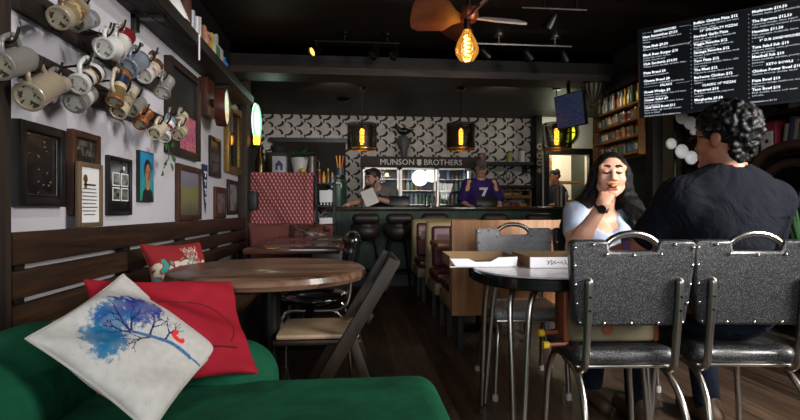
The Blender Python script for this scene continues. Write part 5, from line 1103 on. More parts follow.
# bookcase on the right wall
dk = wood('case_wood', '#120d0b', '#251b16', 'y', 0.6, 5)
t = thing('bookcase', 'dark open bookcase on the right wall under the menu screen', 'bookcase', (3.28, 2.6, 0.12))
for z in (0.25, 0.78, 1.26, 1.56, 1.88): MB().box((-0.26, 0, z), (0, 1.7, z + 0.025), dk, 0.002).build('shelf', t)
for y in (0, 0.85, 1.68): MB().box((-0.25, y, 0), (0, y + 0.02, 1.9), dk).build('upright', t)
MB().box((-0.012, 0, 0), (0, 1.7, 1.9), dk).build('back', t)
bk_c = ['#8a8478', '#3f5a46', '#7d2f2c', '#5b5f6a', '#93836a', '#2f3a4a']
y = 3.02
for i in range(7):
    h, w = 0.2 + 0.02 * (i % 3), 0.03 + 0.008 * (i % 2); t = thing('book', ['pale spined', 'green spined', 'red spined', 'slate spined', 'straw spined', 'navy spined', 'grey spined'][i] + ' book leaning on the bookcase shelf by the red box', 'book', (3.05, y, 1.407), 0, 'books leaning by the red box'); y += w + 0.006
    t.rotation_euler = (R(8), 0, 0); MB().box((0, 0, 0.003), (0.15, w, h), M('book_' + bk_c[i % 6][1:], bk_c[i % 6], 0.6), 0.002).build('cover', t); MB().box((0.003, 0.004, h - 0.001), (0.145, w - 0.004, h + 0.001), paper_white).build('pages', t)
t = thing('game_case', 'dark red box with a white front and three red dots beside the books', 'box', (3.04, 3.46, 1.405)); MB().box((0, -0.13, 0), (0.14, 0.14, 0.24), M('case_red', '#7d1d2a', 0.5), 0.004).build('case', t); f = MB().box((-0.004, -0.11, 0.0), (0, 0.13, 0.17), M('case_white', '#d8d3d0', 0.5)).build('front', t)
for k in range(3): MB().lathe([(0, 0), (0.017, 0), (0.017, 0.002), (0, 0.002)], M('dot_red', '#6a1c22', 0.5), 12, xf=Matrix.Translation((-0.004, -0.06 + 0.07 * k, 0.1)) @ Matrix.Rotation(R(-90), 4, 'Y')).build('dot', f)
for i, (y, z, c, lab) in enumerate(((3.1, 1.705, '#a8a49e', 'pale stack of papers on the upper bookcase shelf'), (3.5, 1.705, '#3b3f4a', 'dark folder pile on the upper bookcase shelf'))):
    t = thing('paper_stack', lab, 'papers', (3.06, y, z)); MB().box((0, -0.14, 0), (0.16, 0.14, 0.03), M('stack_' + c[1:], c, 0.7)).box((0.01, -0.12, 0.03), (0.15, 0.15, 0.055), M('stack_' + c[1:], c)).build('sheets', t)
t = thing('carved_panel', 'carved brown wooden arched headboard standing by the bookcase', 'headboard', (2.965, 3.13, 0.12)); cv = M('carved_brown', '#3d2b1f', 0.5, vary=0.35, vscale=25)
MB().tube(smooth_path([(0, 0.36, 0.0), (0, 0.36, 0.9), (0, 0.32, 1.15), (0, 0.2, 1.28), (0, 0.0, 1.32), (0, -0.2, 1.28), (0, -0.34, 1.1), (0, -0.38, 0.8), (0, -0.38, 0)], 6), 0.036, cv, 10).build('arch', t); MB().tube(smooth_path([(0, 0.27, 0.5), (0, 0.25, 1.0), (0, 0.12, 1.17), (0, -0.08, 1.19), (0, -0.25, 1.05), (0, -0.28, 0.5)], 6), 0.03, cv, 8).build('inner_arch', t); MB().box((-0.01, -0.36, 0.1), (0.02, 0.34, 0.98), M('panel_brown', '#241a14', 0.6)).build('panel', t)
t = thing('leafy_plant', 'green spiky leaved plant in front of the carved arch at the right edge', 'plant', (2.86, 2.86, 0.12)); MB().lathe([(0, 0), (0.08, 0), (0.1, 0.3), (0, 0.3)], black_plastic, 18).build('pot', t); lf = MB(); rg = random.Random(8)
for k in range(26):
    a = rg.uniform(0, 2 * PI); d = Vector((0.16 * math.cos(a), 0.16 * math.sin(a), rg.uniform(0.45, 0.75))); p0 = Vector((0, 0, 0.28)); s_ = Vector((-math.sin(a), math.cos(a), 0)) * 0.016; n_ = Vector((math.cos(a), math.sin(a), 0)) * 0.003
    P_ = [p0 - s_ * 0.4, p0 + d * 0.5 - s_, p0 + d, p0 + d * 0.5 + s_]; lf.add(P_ + [p + n_ for p in P_], [(0, 1, 2, 3), (7, 6, 5, 4), (0, 4, 5, 1), (1, 5, 6, 2), (2, 6, 7, 3), (3, 7, 4, 0)], M('spiky_leaf', '#28562a', 0.6, vary=0.3))
lf.build('foliage', t)

# ------------------------------------------------------------------ menu screen, hanging screen
scr = M('screen_dark', '#070b11', 0.35, vary=0.3, vscale=3, spec=0.15)
wv = Vector((0.7535, -0.6575, 0)); nv = Vector((-0.6575, -0.7535, 0)); upv = (Vector((0, 0, 1)) + nv * 0.12).normalized(); wv = wv.normalized(); nn = wv.cross(upv)
mm = Matrix((wv, upv, nn)).transposed().to_4x4(); mm.translation = Vector((2.06, 3.42, 1.665))
if nn.dot(nv) < 0: pass
t = thing('menu_screen', 'big black menu screen with white pizza menu text at the upper right', 'screen', mat=mm)
SW, SH = 1.14, 0.62
MB().box((0, 0, -0.05), (SW, SH, -0.002), black_plastic, 0.004).build('bezel', t); MB().box((0.012, 0.012, -0.003), (SW - 0.012, SH - 0.012, 0.0), scr).build('display', t)
MB().box((SW * 0.4, SH * 0.3, -0.3), (SW * 0.6, SH * 0.5, -0.05), black_metal).build('wall_mount', t)
tw = emit('menu_white', '#d3dbe2', 0.85); tg = emit('menu_grey', '#b4bdc6', 0.7)
COLS = [
 (0.035, [(.04, 'h', 'SANDWICHES'), (.085, 't', 'Ham Sammiches $9.50', 'Black forest ham, swiss, lettuce and|tomato'), (.195, 't', 'Tuna Melt $9.50', 'Albacore tuna, cheddar, toasted sourdough'), (.285, 't', 'Black Bean Burger $10', 'Spring mix, onion, tomato|pickles, chipotle aioli'), (.385, 't', 'Club Sandwich $10.50', 'Turkey, bacon, cheddar, avocado, mayo'), (.485, 't', 'Pizza Bread $8', 'Red sauce & mozzarella'), (.575, 't', 'Cheese Bread $8', 'Garlic butter, mozzarella & parmesan'), (.64, 'h', 'SALADS'), (.70, 't', 'Greek Wedge $9', 'Romaine, olive, tomato, feta, red onion|cucumber, vinaigrette'), (.79, 't', 'Caesar Salad $9', 'Romaine, parmesan, crouton, lemon|house dressing'), (.875, 't', 'Chef Salad Bowl $11', 'Ham, turkey, egg, cheddar, tomato|ranch or italian'), (.965, 'd', 'Ask your server about gluten free')]),
 (0.345, [(.035, 't', 'Buffalo Chicken Pizza $12', 'Ranch, mozzarella, chicken, hot sauce|blue cheese, celery'), (.125, 'h', '10" SPECIALTY PIZZAS'), (.175, 't', 'Smoked Garlic Pizza', 'Olive oil, roasted garlic, mozzarella|basil, parmesan'), (.26, 't', 'Veggie Favorite $12', 'Peppers, onion, olive, mushroom|tomato, red sauce'), (.345, 't', 'Sausage Favorite $12', 'Sausage, pepperoni, mushroom, mozz|red sauce'), (.435, 't', 'Taco Pizza $12', 'Seasoned beef, cheddar, lettuce, salsa|sour cream'), (.53, 't', 'The Meat $12', 'Pepperoni, sausage, bacon & ham'), (.61, 't', 'Barbecue Chicken $12', 'Bbq sauce, chicken, red onion, bacon|cilantro'), (.70, 'h', 'CLASSIC 10" PIZZAS'), (.75, 't', 'Pepperoni $10', 'Red sauce, mozzarella, pepperoni|oregano'), (.85, 't', 'Margherita $9.50', 'Tomato, fresh basil, mozzarella')]),
 (0.665, [(.03, 't', 'Mushroom $10.50', 'Cremini, thyme, garlic & mozzarella'), (.125, 't', 'The Supreme $12.50', 'Pepperoni, sausage, onion, pepper|olive, mushroom, red sauce & mozz'), (.23, 't', 'Hawaiian $11.50', 'Ham, pineapple, mozzarella, bacon|red sauce'), (.325, 'h', '9" SUB SANDWICHES'), (.385, 't', 'Tuna Salad Sub $10', 'Albacore, lettuce, onion, provolone|pickle and tomato'), (.48, 't', 'Meatball Sub $10', 'House meatballs, marinara, provolone|parmesan'), (.57, 'h', 'KETO BOWLS'), (.625, 't', 'Chicken Power Bowl $10', 'Chicken, broccoli, cheddar, bacon'), (.72, 't', 'Pizza Bowl $10', 'Pepperoni, sausage, mushroom, mozz|red sauce'), (.81, 't', 'Taco Bowl $10', 'Beef, cheddar, lettuce, sour cream|and salsa'), (.93, 'd', 'Substitutions $1.00')])]
mbT = {'dotted_rule': MB()}
for x0, rows in COLS:
    for row in rows:
        fy = SH * (1 - row[0]) - 0.02
        if row[1] == 'h':
            vs, fs = text_data(row[2], 0.0215, 'CENTER', 0.0006); MB().add(vs, fs, tw, Matrix.Translation((x0 + 0.14, fy, 0.001))).build('menu_heading', t, 0)
            half = len(row[2]) * 0.0072
            for k in range(24):
                dx = 0.012 * k
                if abs(dx - 0.14) > half + 0.012: mbT['dotted_rule'].box((x0 + dx, fy + 0.006, 0.0005), (x0 + dx + 0.006, fy + 0.008, 0.001), tg)
        else:
            if row[1] == 't':
                vs, fs = text_data(row[2], 0.0235, 'LEFT', 0.0008); MB().add(vs, fs, tw, Matrix.Translation((x0, fy, 0.001))).build('dish_name', t, 0); det = row[3].split('|')
            else: det = [row[2]]
            for k, ln in enumerate(det):
                vs, fs = text_data(ln, 0.0165, 'LEFT', 0.0); MB().add(vs, fs, tg, Matrix.Translation((x0, fy - (0.0175 * (k + 1) if row[1] == 't' else 0), 0.001))).build('dish_detail', t, 0)
for x0 in (0.335, 0.655, 0.99):
    for k in range(22): mbT['dotted_rule'].box((x0 - 0.008, 0.03 + k * 0.026, 0.0005), (x0 - 0.005, 0.034 + k * 0.026, 0.001), tg)
for nm, mb in mbT.items(): mb.build(nm, t, 0)
t = thing('hanging_screen', 'small tilted screen glowing dim blue, hanging from the ceiling by the lit roundel', 'screen', (2.3, 5.12, 2.06)); hm = Matrix.Rotation(R(-71), 4, 'Z') @ Matrix.Rotation(R(8), 4, 'X') @ Matrix.Rotation(R(0), 4, 'Y')
MB().box((-0.21, 0.0, -0.18), (0.21, 0.04, 0.18), black_plastic, 0.006, hm).build('case', t)
bs_ = NT('blue_screen'); _v = bs_.coords(scale=(3, 3, 30)); bs_.set(col='#14182a', ecol=bs_.ramp(bs_.noise(_v, 9, 3), [(0.4, '#262b4a'), (0.7, '#565f86')]), estr=0.3, rough=0.2); MB().box((-0.2, -0.003, -0.17), (0.2, 0.0, 0.17), bs_.m, 0, hm).build('display', t); MB().tube([(0.02, 0.05, 0.1), (0.03, 0.1, 0.5)], 0.02, black_metal, 8).build('ceiling_pole', t)

# ------------------------------------------------------------------ kitchen beyond the hatch
point('kitchen_light', (3.7, 8.9, 2.3), 80, (1.0, 0.86, 0.62), 0.15)
t = thing('stained_roundel', 'round yellow green stained glass light high on the kitchen wall', 'window light', (3.55, 8.08, 2.3)); rm = Matrix.Rotation(R(90), 4, 'X')
sg = NT('stained_glass'); _v = sg.coords(); sg.set(col='#6a8a1e', ecol=sg.ramp(sg.noise(_v, 9, 2), [(0.35, '#3f7a1c'), (0.5, '#c7d22a'), (0.65, '#e8c21c')]), estr=1.6)
MB().lathe([(0.205, 0.0), (0.205, 0.03), (0.18, 0.03), (0.18, 0.0)], black_paint, 32, xf=rm).build('frame', t); MB().lathe([(0.18, 0.012), (0, 0.013)], sg.m, 28, xf=rm).build('glass', t); MB().box((-0.18, -0.03, -0.008), (0.18, -0.01, 0.008), black_paint).box((-0.008, -0.03, -0.18), (0.008, -0.01, 0.18), black_paint).build('bars', t)
point('wall_wash', (3.35, 7.75, 2.2), 7, (0.95, 1.0, 0.75), 0.06)
t = thing('kitchen_shelf', 'wooden shelf boards leaning inside the kitchen hatch', 'shelf', (3.95, 9.0, 0)); MB().box((-0.3, 0, 0), (-0.24, 0.4, 2.1), rw).build('upright', t); MB().box((-0.24, 0, 1.5), (0.35, 0.4, 1.54), rw).box((-0.24, 0, 1.15), (0.35, 0.4, 1.19), rw).build('board', t)
for i, (x, c, h) in enumerate(((3.42, '#8a8a88', 0.42), (3.36, '#7a5a3a', 0.5), (3.5, '#9a968e', 0.3))):
    t = thing('bar_tap', ['steel', 'wooden handled', 'short steel'][i] + ' tap standing in front of the kitchen hatch', 'tap', (x, 7.9, 1.0)); MB().lathe([(0, 0), (0.03, 0), (0.03, 0.02), (0.015, 0.04), (0.018, h), (0, h)], M('tap_%d' % i, c, 0.3, 0.6), 12).build('tower', t); MB().tube([(0, 0, h * 0.8), (0, -0.07, h * 0.78), (0, -0.08, h * 0.7)], 0.009, chrome, 8).build('spout', t)
t = thing('tap_shelf', 'dark ledge below the kitchen hatch', 'ledge', (3.6, 7.92, 0)); MB().box((-0.45, -0.1, 0), (0.5, 0.06, 1.0), black_paint).build('ledge', t)

# ------------------------------------------------------------------ lamps: pendants, fan with bulb, track lights
def shade_mat():
    t = NT('pierced_bronze'); tc = t.n('ShaderNodeTexCoord'); sp = t.n('ShaderNodeSeparateXYZ'); t.l(tc.outputs['Object'], sp.inputs[0]); m = t.math
    an = m('MULTIPLY', m('ARCTAN2', sp.outputs[1], sp.outputs[0]), 12); zz = m('MULTIPLY', sp.outputs[2], 60)
    a = m('SUBTRACT', m('FRACT', m('ADD', an, m('MULTIPLY', m('FLOOR', zz), 0.5))), 0.5); b = m('SUBTRACT', m('FRACT', zz), 0.5)
    hole = m('LESS_THAN', m('ADD', m('MULTIPLY', a, a), m('MULTIPLY', b, b)), 0.05)
    t.set(col='#1d1712', rough=0.4, metal=0.5); tr = t.n('ShaderNodeBsdfTransparent'); mx = t.n('ShaderNodeMixShader'); t.l(hole, mx.inputs[0]); t.l(t.b.outputs[0], mx.inputs[1]); t.l(tr.outputs[0], mx.inputs[2]); t.l(mx.outputs[0], t.o.inputs[0]); return t.m
pierced = shade_mat(); fil = emit('filament', '#ffab35', 14); amber_bulb = glassy('amber_bulb', (1.0, 0.72, 0.35), 0.85)
_nt = amber_bulb.node_tree; _e = _nt.nodes.new('ShaderNodeEmission'); _e.inputs[0].default_value = (1, 0.45, 0.08, 1); _e.inputs[1].default_value = 0.22; _a = _nt.nodes.new('ShaderNodeAddShader')
_out = [n for n in _nt.nodes if n.type == 'OUTPUT_MATERIAL'][0]; _src = _out.inputs[0].links[0].from_socket; _nt.links.new(_src, _a.inputs[0]); _nt.links.new(_e.outputs[0], _a.inputs[1]); _nt.links.new(_a.outputs[0], _out.inputs[0])
for i, (x, y, lab) in enumerate(((0.13, 6.42, 'pierced bronze drum pendant lamp over the bar, above the leaning bartender'), (1.39, 6.3, 'pierced bronze drum pendant lamp over the bar, left of the purple jersey man'), (2.61, 6.18, 'pierced bronze drum pendant lamp over the bar, before the kitchen hatch'))):
    t = thing('pendant_lamp', lab, 'lamp', (x, y, 1.775), group='drum pendants over the bar')
    MB().lathe([(0.185, 0.0), (0.187, 0.005), (0.187, 0.325), (0.185, 0.33)], pierced, 40).build('shade', t); MB().lathe([(0.183, 0.0), (0.183, 0.012), (0.188, 0.012), (0.188, 0.0)], gold_in, 40).build('rim', t)
    b = MB().lathe([(0, 0.06), (0.022, 0.065), (0.03, 0.1), (0.03, 0.24), (0.012, 0.27), (0, 0.27)], fil, 14).build('bulb', t); MB().lathe([(0, 0.27), (0.02, 0.27), (0.02, 0.33), (0, 0.33)], black_metal, 12).build('socket', t)
    MB().tube([(0, 0, 0.33), (0, 0, H2 - 1.775)], 0.005, black_metal, 6).build('cord', t); MB().lathe([(0, 0), (0.06, 0), (0.05, -0.025), (0, -0.03)], black_metal, 16, xf=Matrix.Translation((0, 0, H2 - 1.775))).build('canopy', t)
    MB().tube([(-0.183, 0, 0.32), (0.183, 0, 0.32)], 0.004, black_metal, 6).tube([(0, -0.183, 0.32), (0, 0.183, 0.32)], 0.004, black_metal, 6).build('spider', t)
    point('pendant_glow', (x, y, 1.92), 9, (1.0, 0.58, 0.2), 0.03)
t = thing('ceiling_fan', 'four bladed ceiling fan with copper brown paddle blades', 'fan', (0.79, 3.34, 2.3)); copper_wood = wood('copper_blade', '#331810', '#55301f', 'x', 0.45, 4); pale_blade = M('pale_blade', '#8a7f78', 0.45)
MB().lathe([(0, -0.02), (0.05, -0.02), (0.07, 0.02), (0.06, 0.07), (0, 0.08)], M('copper_hub', '#7a4028', 0.35, 0.6), 20).build('motor', t); MB().tube([(0, 0, 0.07), (0, 0, H1 - 2.3)], 0.014, black_metal, 10).build('down_rod', t); MB().lathe([(0, 0), (0.07, 0), (0.05, -0.05), (0, -0.06)], black_metal, 16, xf=Matrix.Translation((0, 0, H1 - 2.3))).build('canopy', t)
for az, mt in ((186, copper_wood), (278, copper_wood), (6, pale_blade), (96, copper_wood)):
    bm_ = Matrix.Rotation(R(az), 4, 'Z') @ Matrix.Rotation(R(42 if az in (186, 278) else 27), 4, 'X'); out = [(0.05, -0.03), (0.1, -0.05), (0.16, -0.11), (0.34, -0.115), (0.39, -0.095), (0.4, -0.05), (0.4, 0.05), (0.385, 0.095), (0.34, 0.115), (0.16, 0.1), (0.1, 0.05), (0.05, 0.03)]
    MB().prism(out, 0.012, mt, bm_ @ Matrix.Rotation(R(90), 4, 'X')).build('blade', t, 30)
t = thing('edison_bulb', 'large amber teardrop filament bulb glowing under the ceiling fan', 'bulb', (0.77, 3.3, 2.0)); t.scale = (1.12, 1.12, 1.12); MB().lathe([(0, -0.0), (0.045, 0.008), (0.068, 0.045), (0.07, 0.075), (0.055, 0.12), (0.03, 0.165), (0.02, 0.19)], amber_bulb, 28).build('glass', t)
MB().lathe([(0, 0.185), (0.021, 0.185), (0.021, 0.22), (0.016, 0.255), (0, 0.26)], black_metal, 16).build('socket', t); MB().tube([(0.014 * math.cos(k * 0.9), 0.014 * math.sin(k * 0.9), 0.035 + 0.0035 * k) for k in range(34)], 0.005, emit('bulb_filament', '#ffc155', 30), 6).build('filament', t); point('bulb_glow', (0.77, 3.3, 2.1), 2.6, (1.0, 0.6, 0.22), 0.05)
def track(label, x0, x1, y, z, heads, pale=False, lit=()):
    t = thing('track_light', label, 'track light', ((x0 + x1) / 2, y, z)); m = chrome_dull if pale else black_metal; L = (x1 - x0) / 2
    MB().tube([(-L, 0, 0), (L, 0, 0)], 0.013, m, 8).build('bar', t)
    for x in (-L * 0.3, L * 0.7): MB().tube([(x, 0, 0), (x, 0, H1 - z)], 0.012, m, 8).lathe([(0, 0), (0.05, 0), (0.05, -0.02), (0, -0.025)], m, 14, xf=Matrix.Translation((x, 0, H1 - z))).build('mount', t)
    for i, (x, rx, ry) in enumerate(heads):
        x -= (x0 + x1) / 2; hm = Matrix.Translation((x, -0.01, -0.09)) @ Matrix.Rotation(R(ry), 4, 'Y') @ Matrix.Rotation(R(rx), 4, 'X')
        h = MB().lathe([(0, 0.05), (0.02, 0.05), (0.035, 0.02), (0.05, -0.06), (0.045, -0.06), (0.03, 0.0), (0, 0.01)], black_metal, 16, xf=hm).tube([(x, 0, 0), (x, 0, -0.05)], 0.01, black_metal, 6).build('lamp_head', t)
        MB().lathe([(0.038, -0.045), (0, -0.04)], emit('track_lens_warm', '#ffb257', 3.0) if i in lit else M('lens_off', '#2a2a2a', 0.2), 14, xf=hm).build('lens', h)
track('dark track light bar with three heads left of the ceiling fan', -0.35, 0.45, 4.72, 2.58, ((-0.33, -30, 55), (0.22, -20, 35), (0.66 - 0.25, -20, 40)), lit=(0,))
track('pale pipe track light with two heads right of the ceiling fan', 1.0, 2.1, 4.62, 2.57, ((1.24, 20, -50), (1.66, 15, -40), (2.02, 15, -30)), True)
track('short track light nearer the camera at the top centre edge', -0.25, 0.35, 2.5, 2.52, ((-0.02, -25, 20),))
track('track light with one pale lit head at the top edge right of the fan', 1.25, 1.75, 3.6, 2.5, ((1.48, 25, 25),))
t = thing('wall_sconce', 'small round wall rosette on the rear ceiling above the left pendant', 'rosette', (-0.12, 7.1, H2)); MB().lathe([(0, 0), (0.11, 0), (0.07, -0.03), (0, -0.04)], black_metal, 18).build('rosette', t)

# ------------------------------------------------------------------ people
def skin_mat(name, c):
    t = NT(name); v = t.coords(); h = rgb(c); t.set(col=t.ramp(t.noise(v, 14, 3), [(0.3, tuple(x * 0.88 for x in h[:3])), (0.7, tuple(min(1, x * 1.1) for x in h[:3]))]), rough=0.48, sss=0.06); return t.m
skin_f = skin_mat('skin_warm', '#d39e84'); skin_m = skin_mat('skin_tan', '#9a6448'); skin_p = skin_mat('skin_pale', '#b08a76'); lip_m = M('lips', '#a9625a', 0.45); mouth_m = M('mouth_dark', '#2a1010', 0.5); lash_m = M('lash', '#1a100d', 0.6)
hair_black = NT('hair_black'); _v = hair_black.coords(scale=(60, 60, 9)); hair_black.set(col='#060405', rough=0.42, spec=0.25); hair_black.bump(hair_black.noise(_v, 4, 4, 0.6, 0.5), 0.8, 0.01); hair_black = hair_black.m
curly_black = M('curly_black', '#070506', 0.5, spec=0.25, bump=0.5, bscale=120)
def cloth(name, c, rough=0.85, fold=0.5, fs=7):
    if name in MATS: return MATS[name]
    t = NT(name); v = t.coords(); f = t.noise(v, fs, 3, 0.5, 1.2); t.set(col=rgb(c), rough=rough, spec=0.12); t.bump(f, fold, 0.03); MATS[name] = t.m; return t.m
def head_frame(c, front, tilt=0.0, roll=0.0, sc=1.0):
    f = Vector((front[0], front[1], 0)).normalized(); Y = -f; Z = Vector((0, 0, 1)); X = Y.cross(Z)
    m = Matrix((X, Y, Z)).transposed().to_4x4() @ Matrix.Rotation(R(tilt), 4, 'X') @ Matrix.Rotation(R(roll), 4, 'Y') @ Matrix.Scale(sc, 4)
    m.translation = Vector(c); return m
def scaled(prims, Mx, sc):
    out = []; R3 = np.array(Mx.to_3x3()) / sc
    for p in prims:
        if p[0] == 'c': out.append(('c', tuple(Mx @ Vector(p[1])), tuple(Mx @ Vector(p[2])), p[3] * sc, p[4] * sc, p[5], p[6]))
        else: out.append(('e', tuple(Mx @ Vector(p[1])), tuple(r * sc for r in p[2]), R3 if p[3] is None else R3 @ np.array(p[3]), None, p[5], p[6]))
    return out
def head(smile=False, female=False, closed=False):
    P = [ell((0, 0.012, 0.03), (0.074, 0.094, 0.086)), ell((0, -0.02, -0.03), (0.063 if female else 0.066, 0.07, 0.085)), ell((0, -0.066, -0.098), (0.021, 0.019, 0.017)),
         cone((-0.045, -0.01, -0.06), (-0.015, -0.062, -0.095), 0.022, 0.02), cone((0.045, -0.01, -0.06), (0.015, -0.062, -0.095), 0.022, 0.02),
         cone((0, -0.084, 0.014), (0, -0.104, -0.026), 0.008, 0.0125, k=0.008), ell((-0.0125, -0.094, -0.031), (0.009, 0.01, 0.0075), k=0.006), ell((0.0125, -0.094, -0.031), (0.009, 0.01, 0.0075), k=0.006),
         cone((-0.05, -0.062, 0.032), (0.05, -0.062, 0.032), 0.017, 0.017)]
    for s in (-1, 1):
        P += [ell((s * 0.039, -0.062, -0.026), (0.026, 0.022, 0.026) if smile else (0.024, 0.018, 0.024)), ell((s * 0.077, 0.012, 0.0), (0.009, 0.02, 0.031), k=0.006), ell((s * 0.031, -0.074, 0.008), (0.016, 0.012, 0.0115), k=0.004)]
        if closed: P.append(cone((s * 0.018, -0.0865, 0.004), (s * 0.032, -0.0875, 0.002), 0.0028, 0.0028, 'lash', 0.002)); P.append(cone((s * 0.032, -0.0875, 0.002), (s * 0.046, -0.0815, 0.005), 0.0028, 0.002, 'lash', 0.002))
        else: P.append(ell((s * 0.031, -0.0835, 0.007), (0.009, 0.004, 0.0045), 'lash', k=0.002))
        P.append(cone((s * 0.017, -0.0845, 0.037), (s * 0.034, -0.083, 0.0405), 0.0022, 0.0024, 'hair', 0.002)); P.append(cone((s * 0.034, -0.083, 0.0405), (s * 0.051, -0.071, 0.033), 0.0024, 0.0015, 'hair', 0.002))
    if smile: P += [cone((-0.022, -0.086, -0.056), (0, -0.093, -0.057), 0.0055, 0.006, 'lip', 0.004), cone((0.022, -0.086, -0.056), (0, -0.093, -0.057), 0.0055, 0.006, 'lip', 0.004), cone((-0.018, -0.086, -0.078), (0.018, -0.086, -0.078), 0.006, 0.006, 'lip', 0.004), ell((0, -0.089, -0.066), (0.021, 0.009, 0.0085), 'mouth', k=0.003)]
    else: P += [cone((-0.021, -0.086, -0.061), (0.021, -0.086, -0.061), 0.0055, 0.0055, 'lip', 0.004), cone((-0.018, -0.085, -0.069), (0.018, -0.085, -0.069), 0.006, 0.006, 'lip', 0.004)]
    return P
def person(label, loc): return thing('person', label, 'person', loc)
def mats(skin, hair=None): return {'skin': skin, 'lip': lip_m, 'mouth': mouth_m, 'lash': lash_m, 'hair': hair or hair_black}
def rel(pts, o): return tuple(a - b for a, b in zip(pts, o))

# ---- woman eating, facing the camera
W0 = (1.40, 2.72, 0.0)
def w(*p): return (p[0] - W0[0], p[1] - W0[1], p[2] - W0[2])
wo = person('woman in pale blue top with long black hair, eating with closed eyes', W0)
hm_ = head_frame(w(1.395, 2.585, 1.186), (-0.36, -0.93), tilt=-4, roll=2, sc=1.03)
arm_r = [cone(w(1.245, 2.70, 0.985), w(1.155, 2.50, 0.80), 0.054, 0.046), cone(w(1.155, 2.50, 0.80), w(1.19, 2.475, 0.88), 0.046, 0.044), cone(w(1.19, 2.475, 0.88), w(1.262, 2.41, 1.03), 0.043, 0.027)]
arm_l = [cone(w(1.575, 2.74, 0.975), w(1.63, 2.66, 0.76), 0.053, 0.043), cone(w(1.63, 2.66, 0.76), w(1.44, 2.46, 0.785), 0.042, 0.027)]
torso = [ell(w(1.41, 2.73, 0.90), (0.155, 0.105, 0.16)), cone(w(1.28, 2.715, 0.98), w(1.54, 2.74, 0.97), 0.058, 0.058), ell(w(1.345, 2.645, 0.865), (0.075, 0.07, 0.075)), ell(w(1.465, 2.655, 0.865), (0.075, 0.07, 0.075)), ell(w(1.41, 2.72, 0.70), (0.165, 0.135, 0.17))]
neck = [cone(w(1.395, 2.615, 1.11), w(1.41, 2.69, 0.99), 0.047, 0.055)]
legs = [ell(w(1.41, 2.76, 0.565), (0.185, 0.15, 0.095)), cone(w(1.33, 2.74, 0.56), w(1.24, 2.42, 0.565), 0.082, 0.06), cone(w(1.24, 2.42, 0.565), w(1.25, 2.50, 0.1), 0.056, 0.035), cone(w(1.49, 2.74, 0.56), w(1.49, 2.44, 0.565), 0.082, 0.06), cone(w(1.49, 2.44, 0.565), w(1.5, 2.52, 0.1), 0.056, 0.035)]
hr = hand(w(1.262, 2.41, 1.03), (0.50, 0.50, 0.62), (0.3, 0.62, -0.72), (-0.8, 0.55, 0.2), curl=0.55, sc=0.9, thumb=0.9)
hl = hand(w(1.44, 2.46, 0.785), (-0.75, -0.62, -0.08), (0, 0, -1), (0.6, -0.75, 0), curl=0.25, sc=0.88)
body = scaled(head(True, True, True), hm_, 1.03) + neck + torso + arm_r + arm_l + legs + hr + hl
organic('body', body, mats(skin_f), wo, vox=0.012, k=0.022, fine=[(w(1.28, 2.45, 1.05), w(1.51, 2.72, 1.34), 0.0042), (w(1.2, 2.36, 0.98), w(1.42, 2.6, 1.16), 0.0042)])
blue_knit = cloth('pale_blue_knit', '#a9b6cb', 0.85, 0.35, 9)
top = [ell(p[1], tuple(r + 0.008 for r in p[2]), 'skin') if p[0] == 'e' else cone(p[1], p[2], p[3] + 0.009, p[4] + 0.009) for p in torso] + [cone(w(1.25, 2.70, 0.985), w(1.20, 2.595, 0.885), 0.068, 0.064), cone(w(1.555, 2.74, 0.975), w(1.60, 2.70, 0.865), 0.066, 0.064)]
organic('knit_top', top, {'skin': blue_knit}, wo, vox=0.009, k=0.02, trims=[((0, 0, -1), -(0.57))], cuts=[cone(w(1.385, 2.56, 0.96), w(1.40, 2.70, 1.14), 0.09, 0.1), cone(w(1.38, 2.53, 0.935), w(1.385, 2.60, 1.03), 0.07, 0.085)])
jeans_blue = cloth('jeans_blue', '#121824', 0.85, 0.6, 10)
organic('jeans', [ell(p[1], tuple(r + 0.01 for r in p[2])) if p[0] == 'e' else cone(p[1], p[2], p[3] + 0.01, p[4] + 0.014) for p in legs], {'skin': jeans_blue}, wo, vox=0.014)
for x, y in ((1.25, 2.50), (1.5, 2.52)): organic('shoe', [cone(w(x, y + 0.03, 0.045), w(x - 0.01, y - 0.15, 0.035), 0.042, 0.036), cone(w(x, y + 0.02, 0.05), w(x, y + 0.02, 0.1), 0.04, 0.042)], {'skin': M('shoe_brown', '#4a3322', 0.6)}, wo, vox=0.012, trims=[((0, 0, -1), 0.0)])
cap_ = [ell((0, 0.022, 0.036), (0.086, 0.1, 0.094)), cone((-0.07, 0.03, 0.03), (-0.088, 0.055, -0.09), 0.034, 0.038), cone((0.07, 0.03, 0.03), (0.088, 0.055, -0.09), 0.034, 0.038), cone((0.0, 0.09, 0.0), (0, 0.12, -0.12), 0.06, 0.065)]
lk = []
for s, pts in ((-1, [(-0.088, 0.06, -0.09), (-0.13, 0.08, -0.15), (-0.18, 0.1, -0.21), (-0.21, 0.1, -0.27)]), (1, [(0.088, 0.06, -0.09), (0.125, 0.09, -0.15), (0.17, 0.12, -0.21), (0.21, 0.13, -0.28), (0.23, 0.14, -0.33)]), (0, [(0.0, 0.12, -0.1), (0, 0.20, -0.2), (0, 0.30, -0.34)])):
    for a, b_, r0, r1 in zip(pts[:-1], pts[1:], (0.038, 0.046, 0.046, 0.036), (0.046, 0.046, 0.036, 0.02)): lk.append(cone(a, b_, r0 if s else 0.08, r1 if s else 0.08))
rg = random.Random(2)
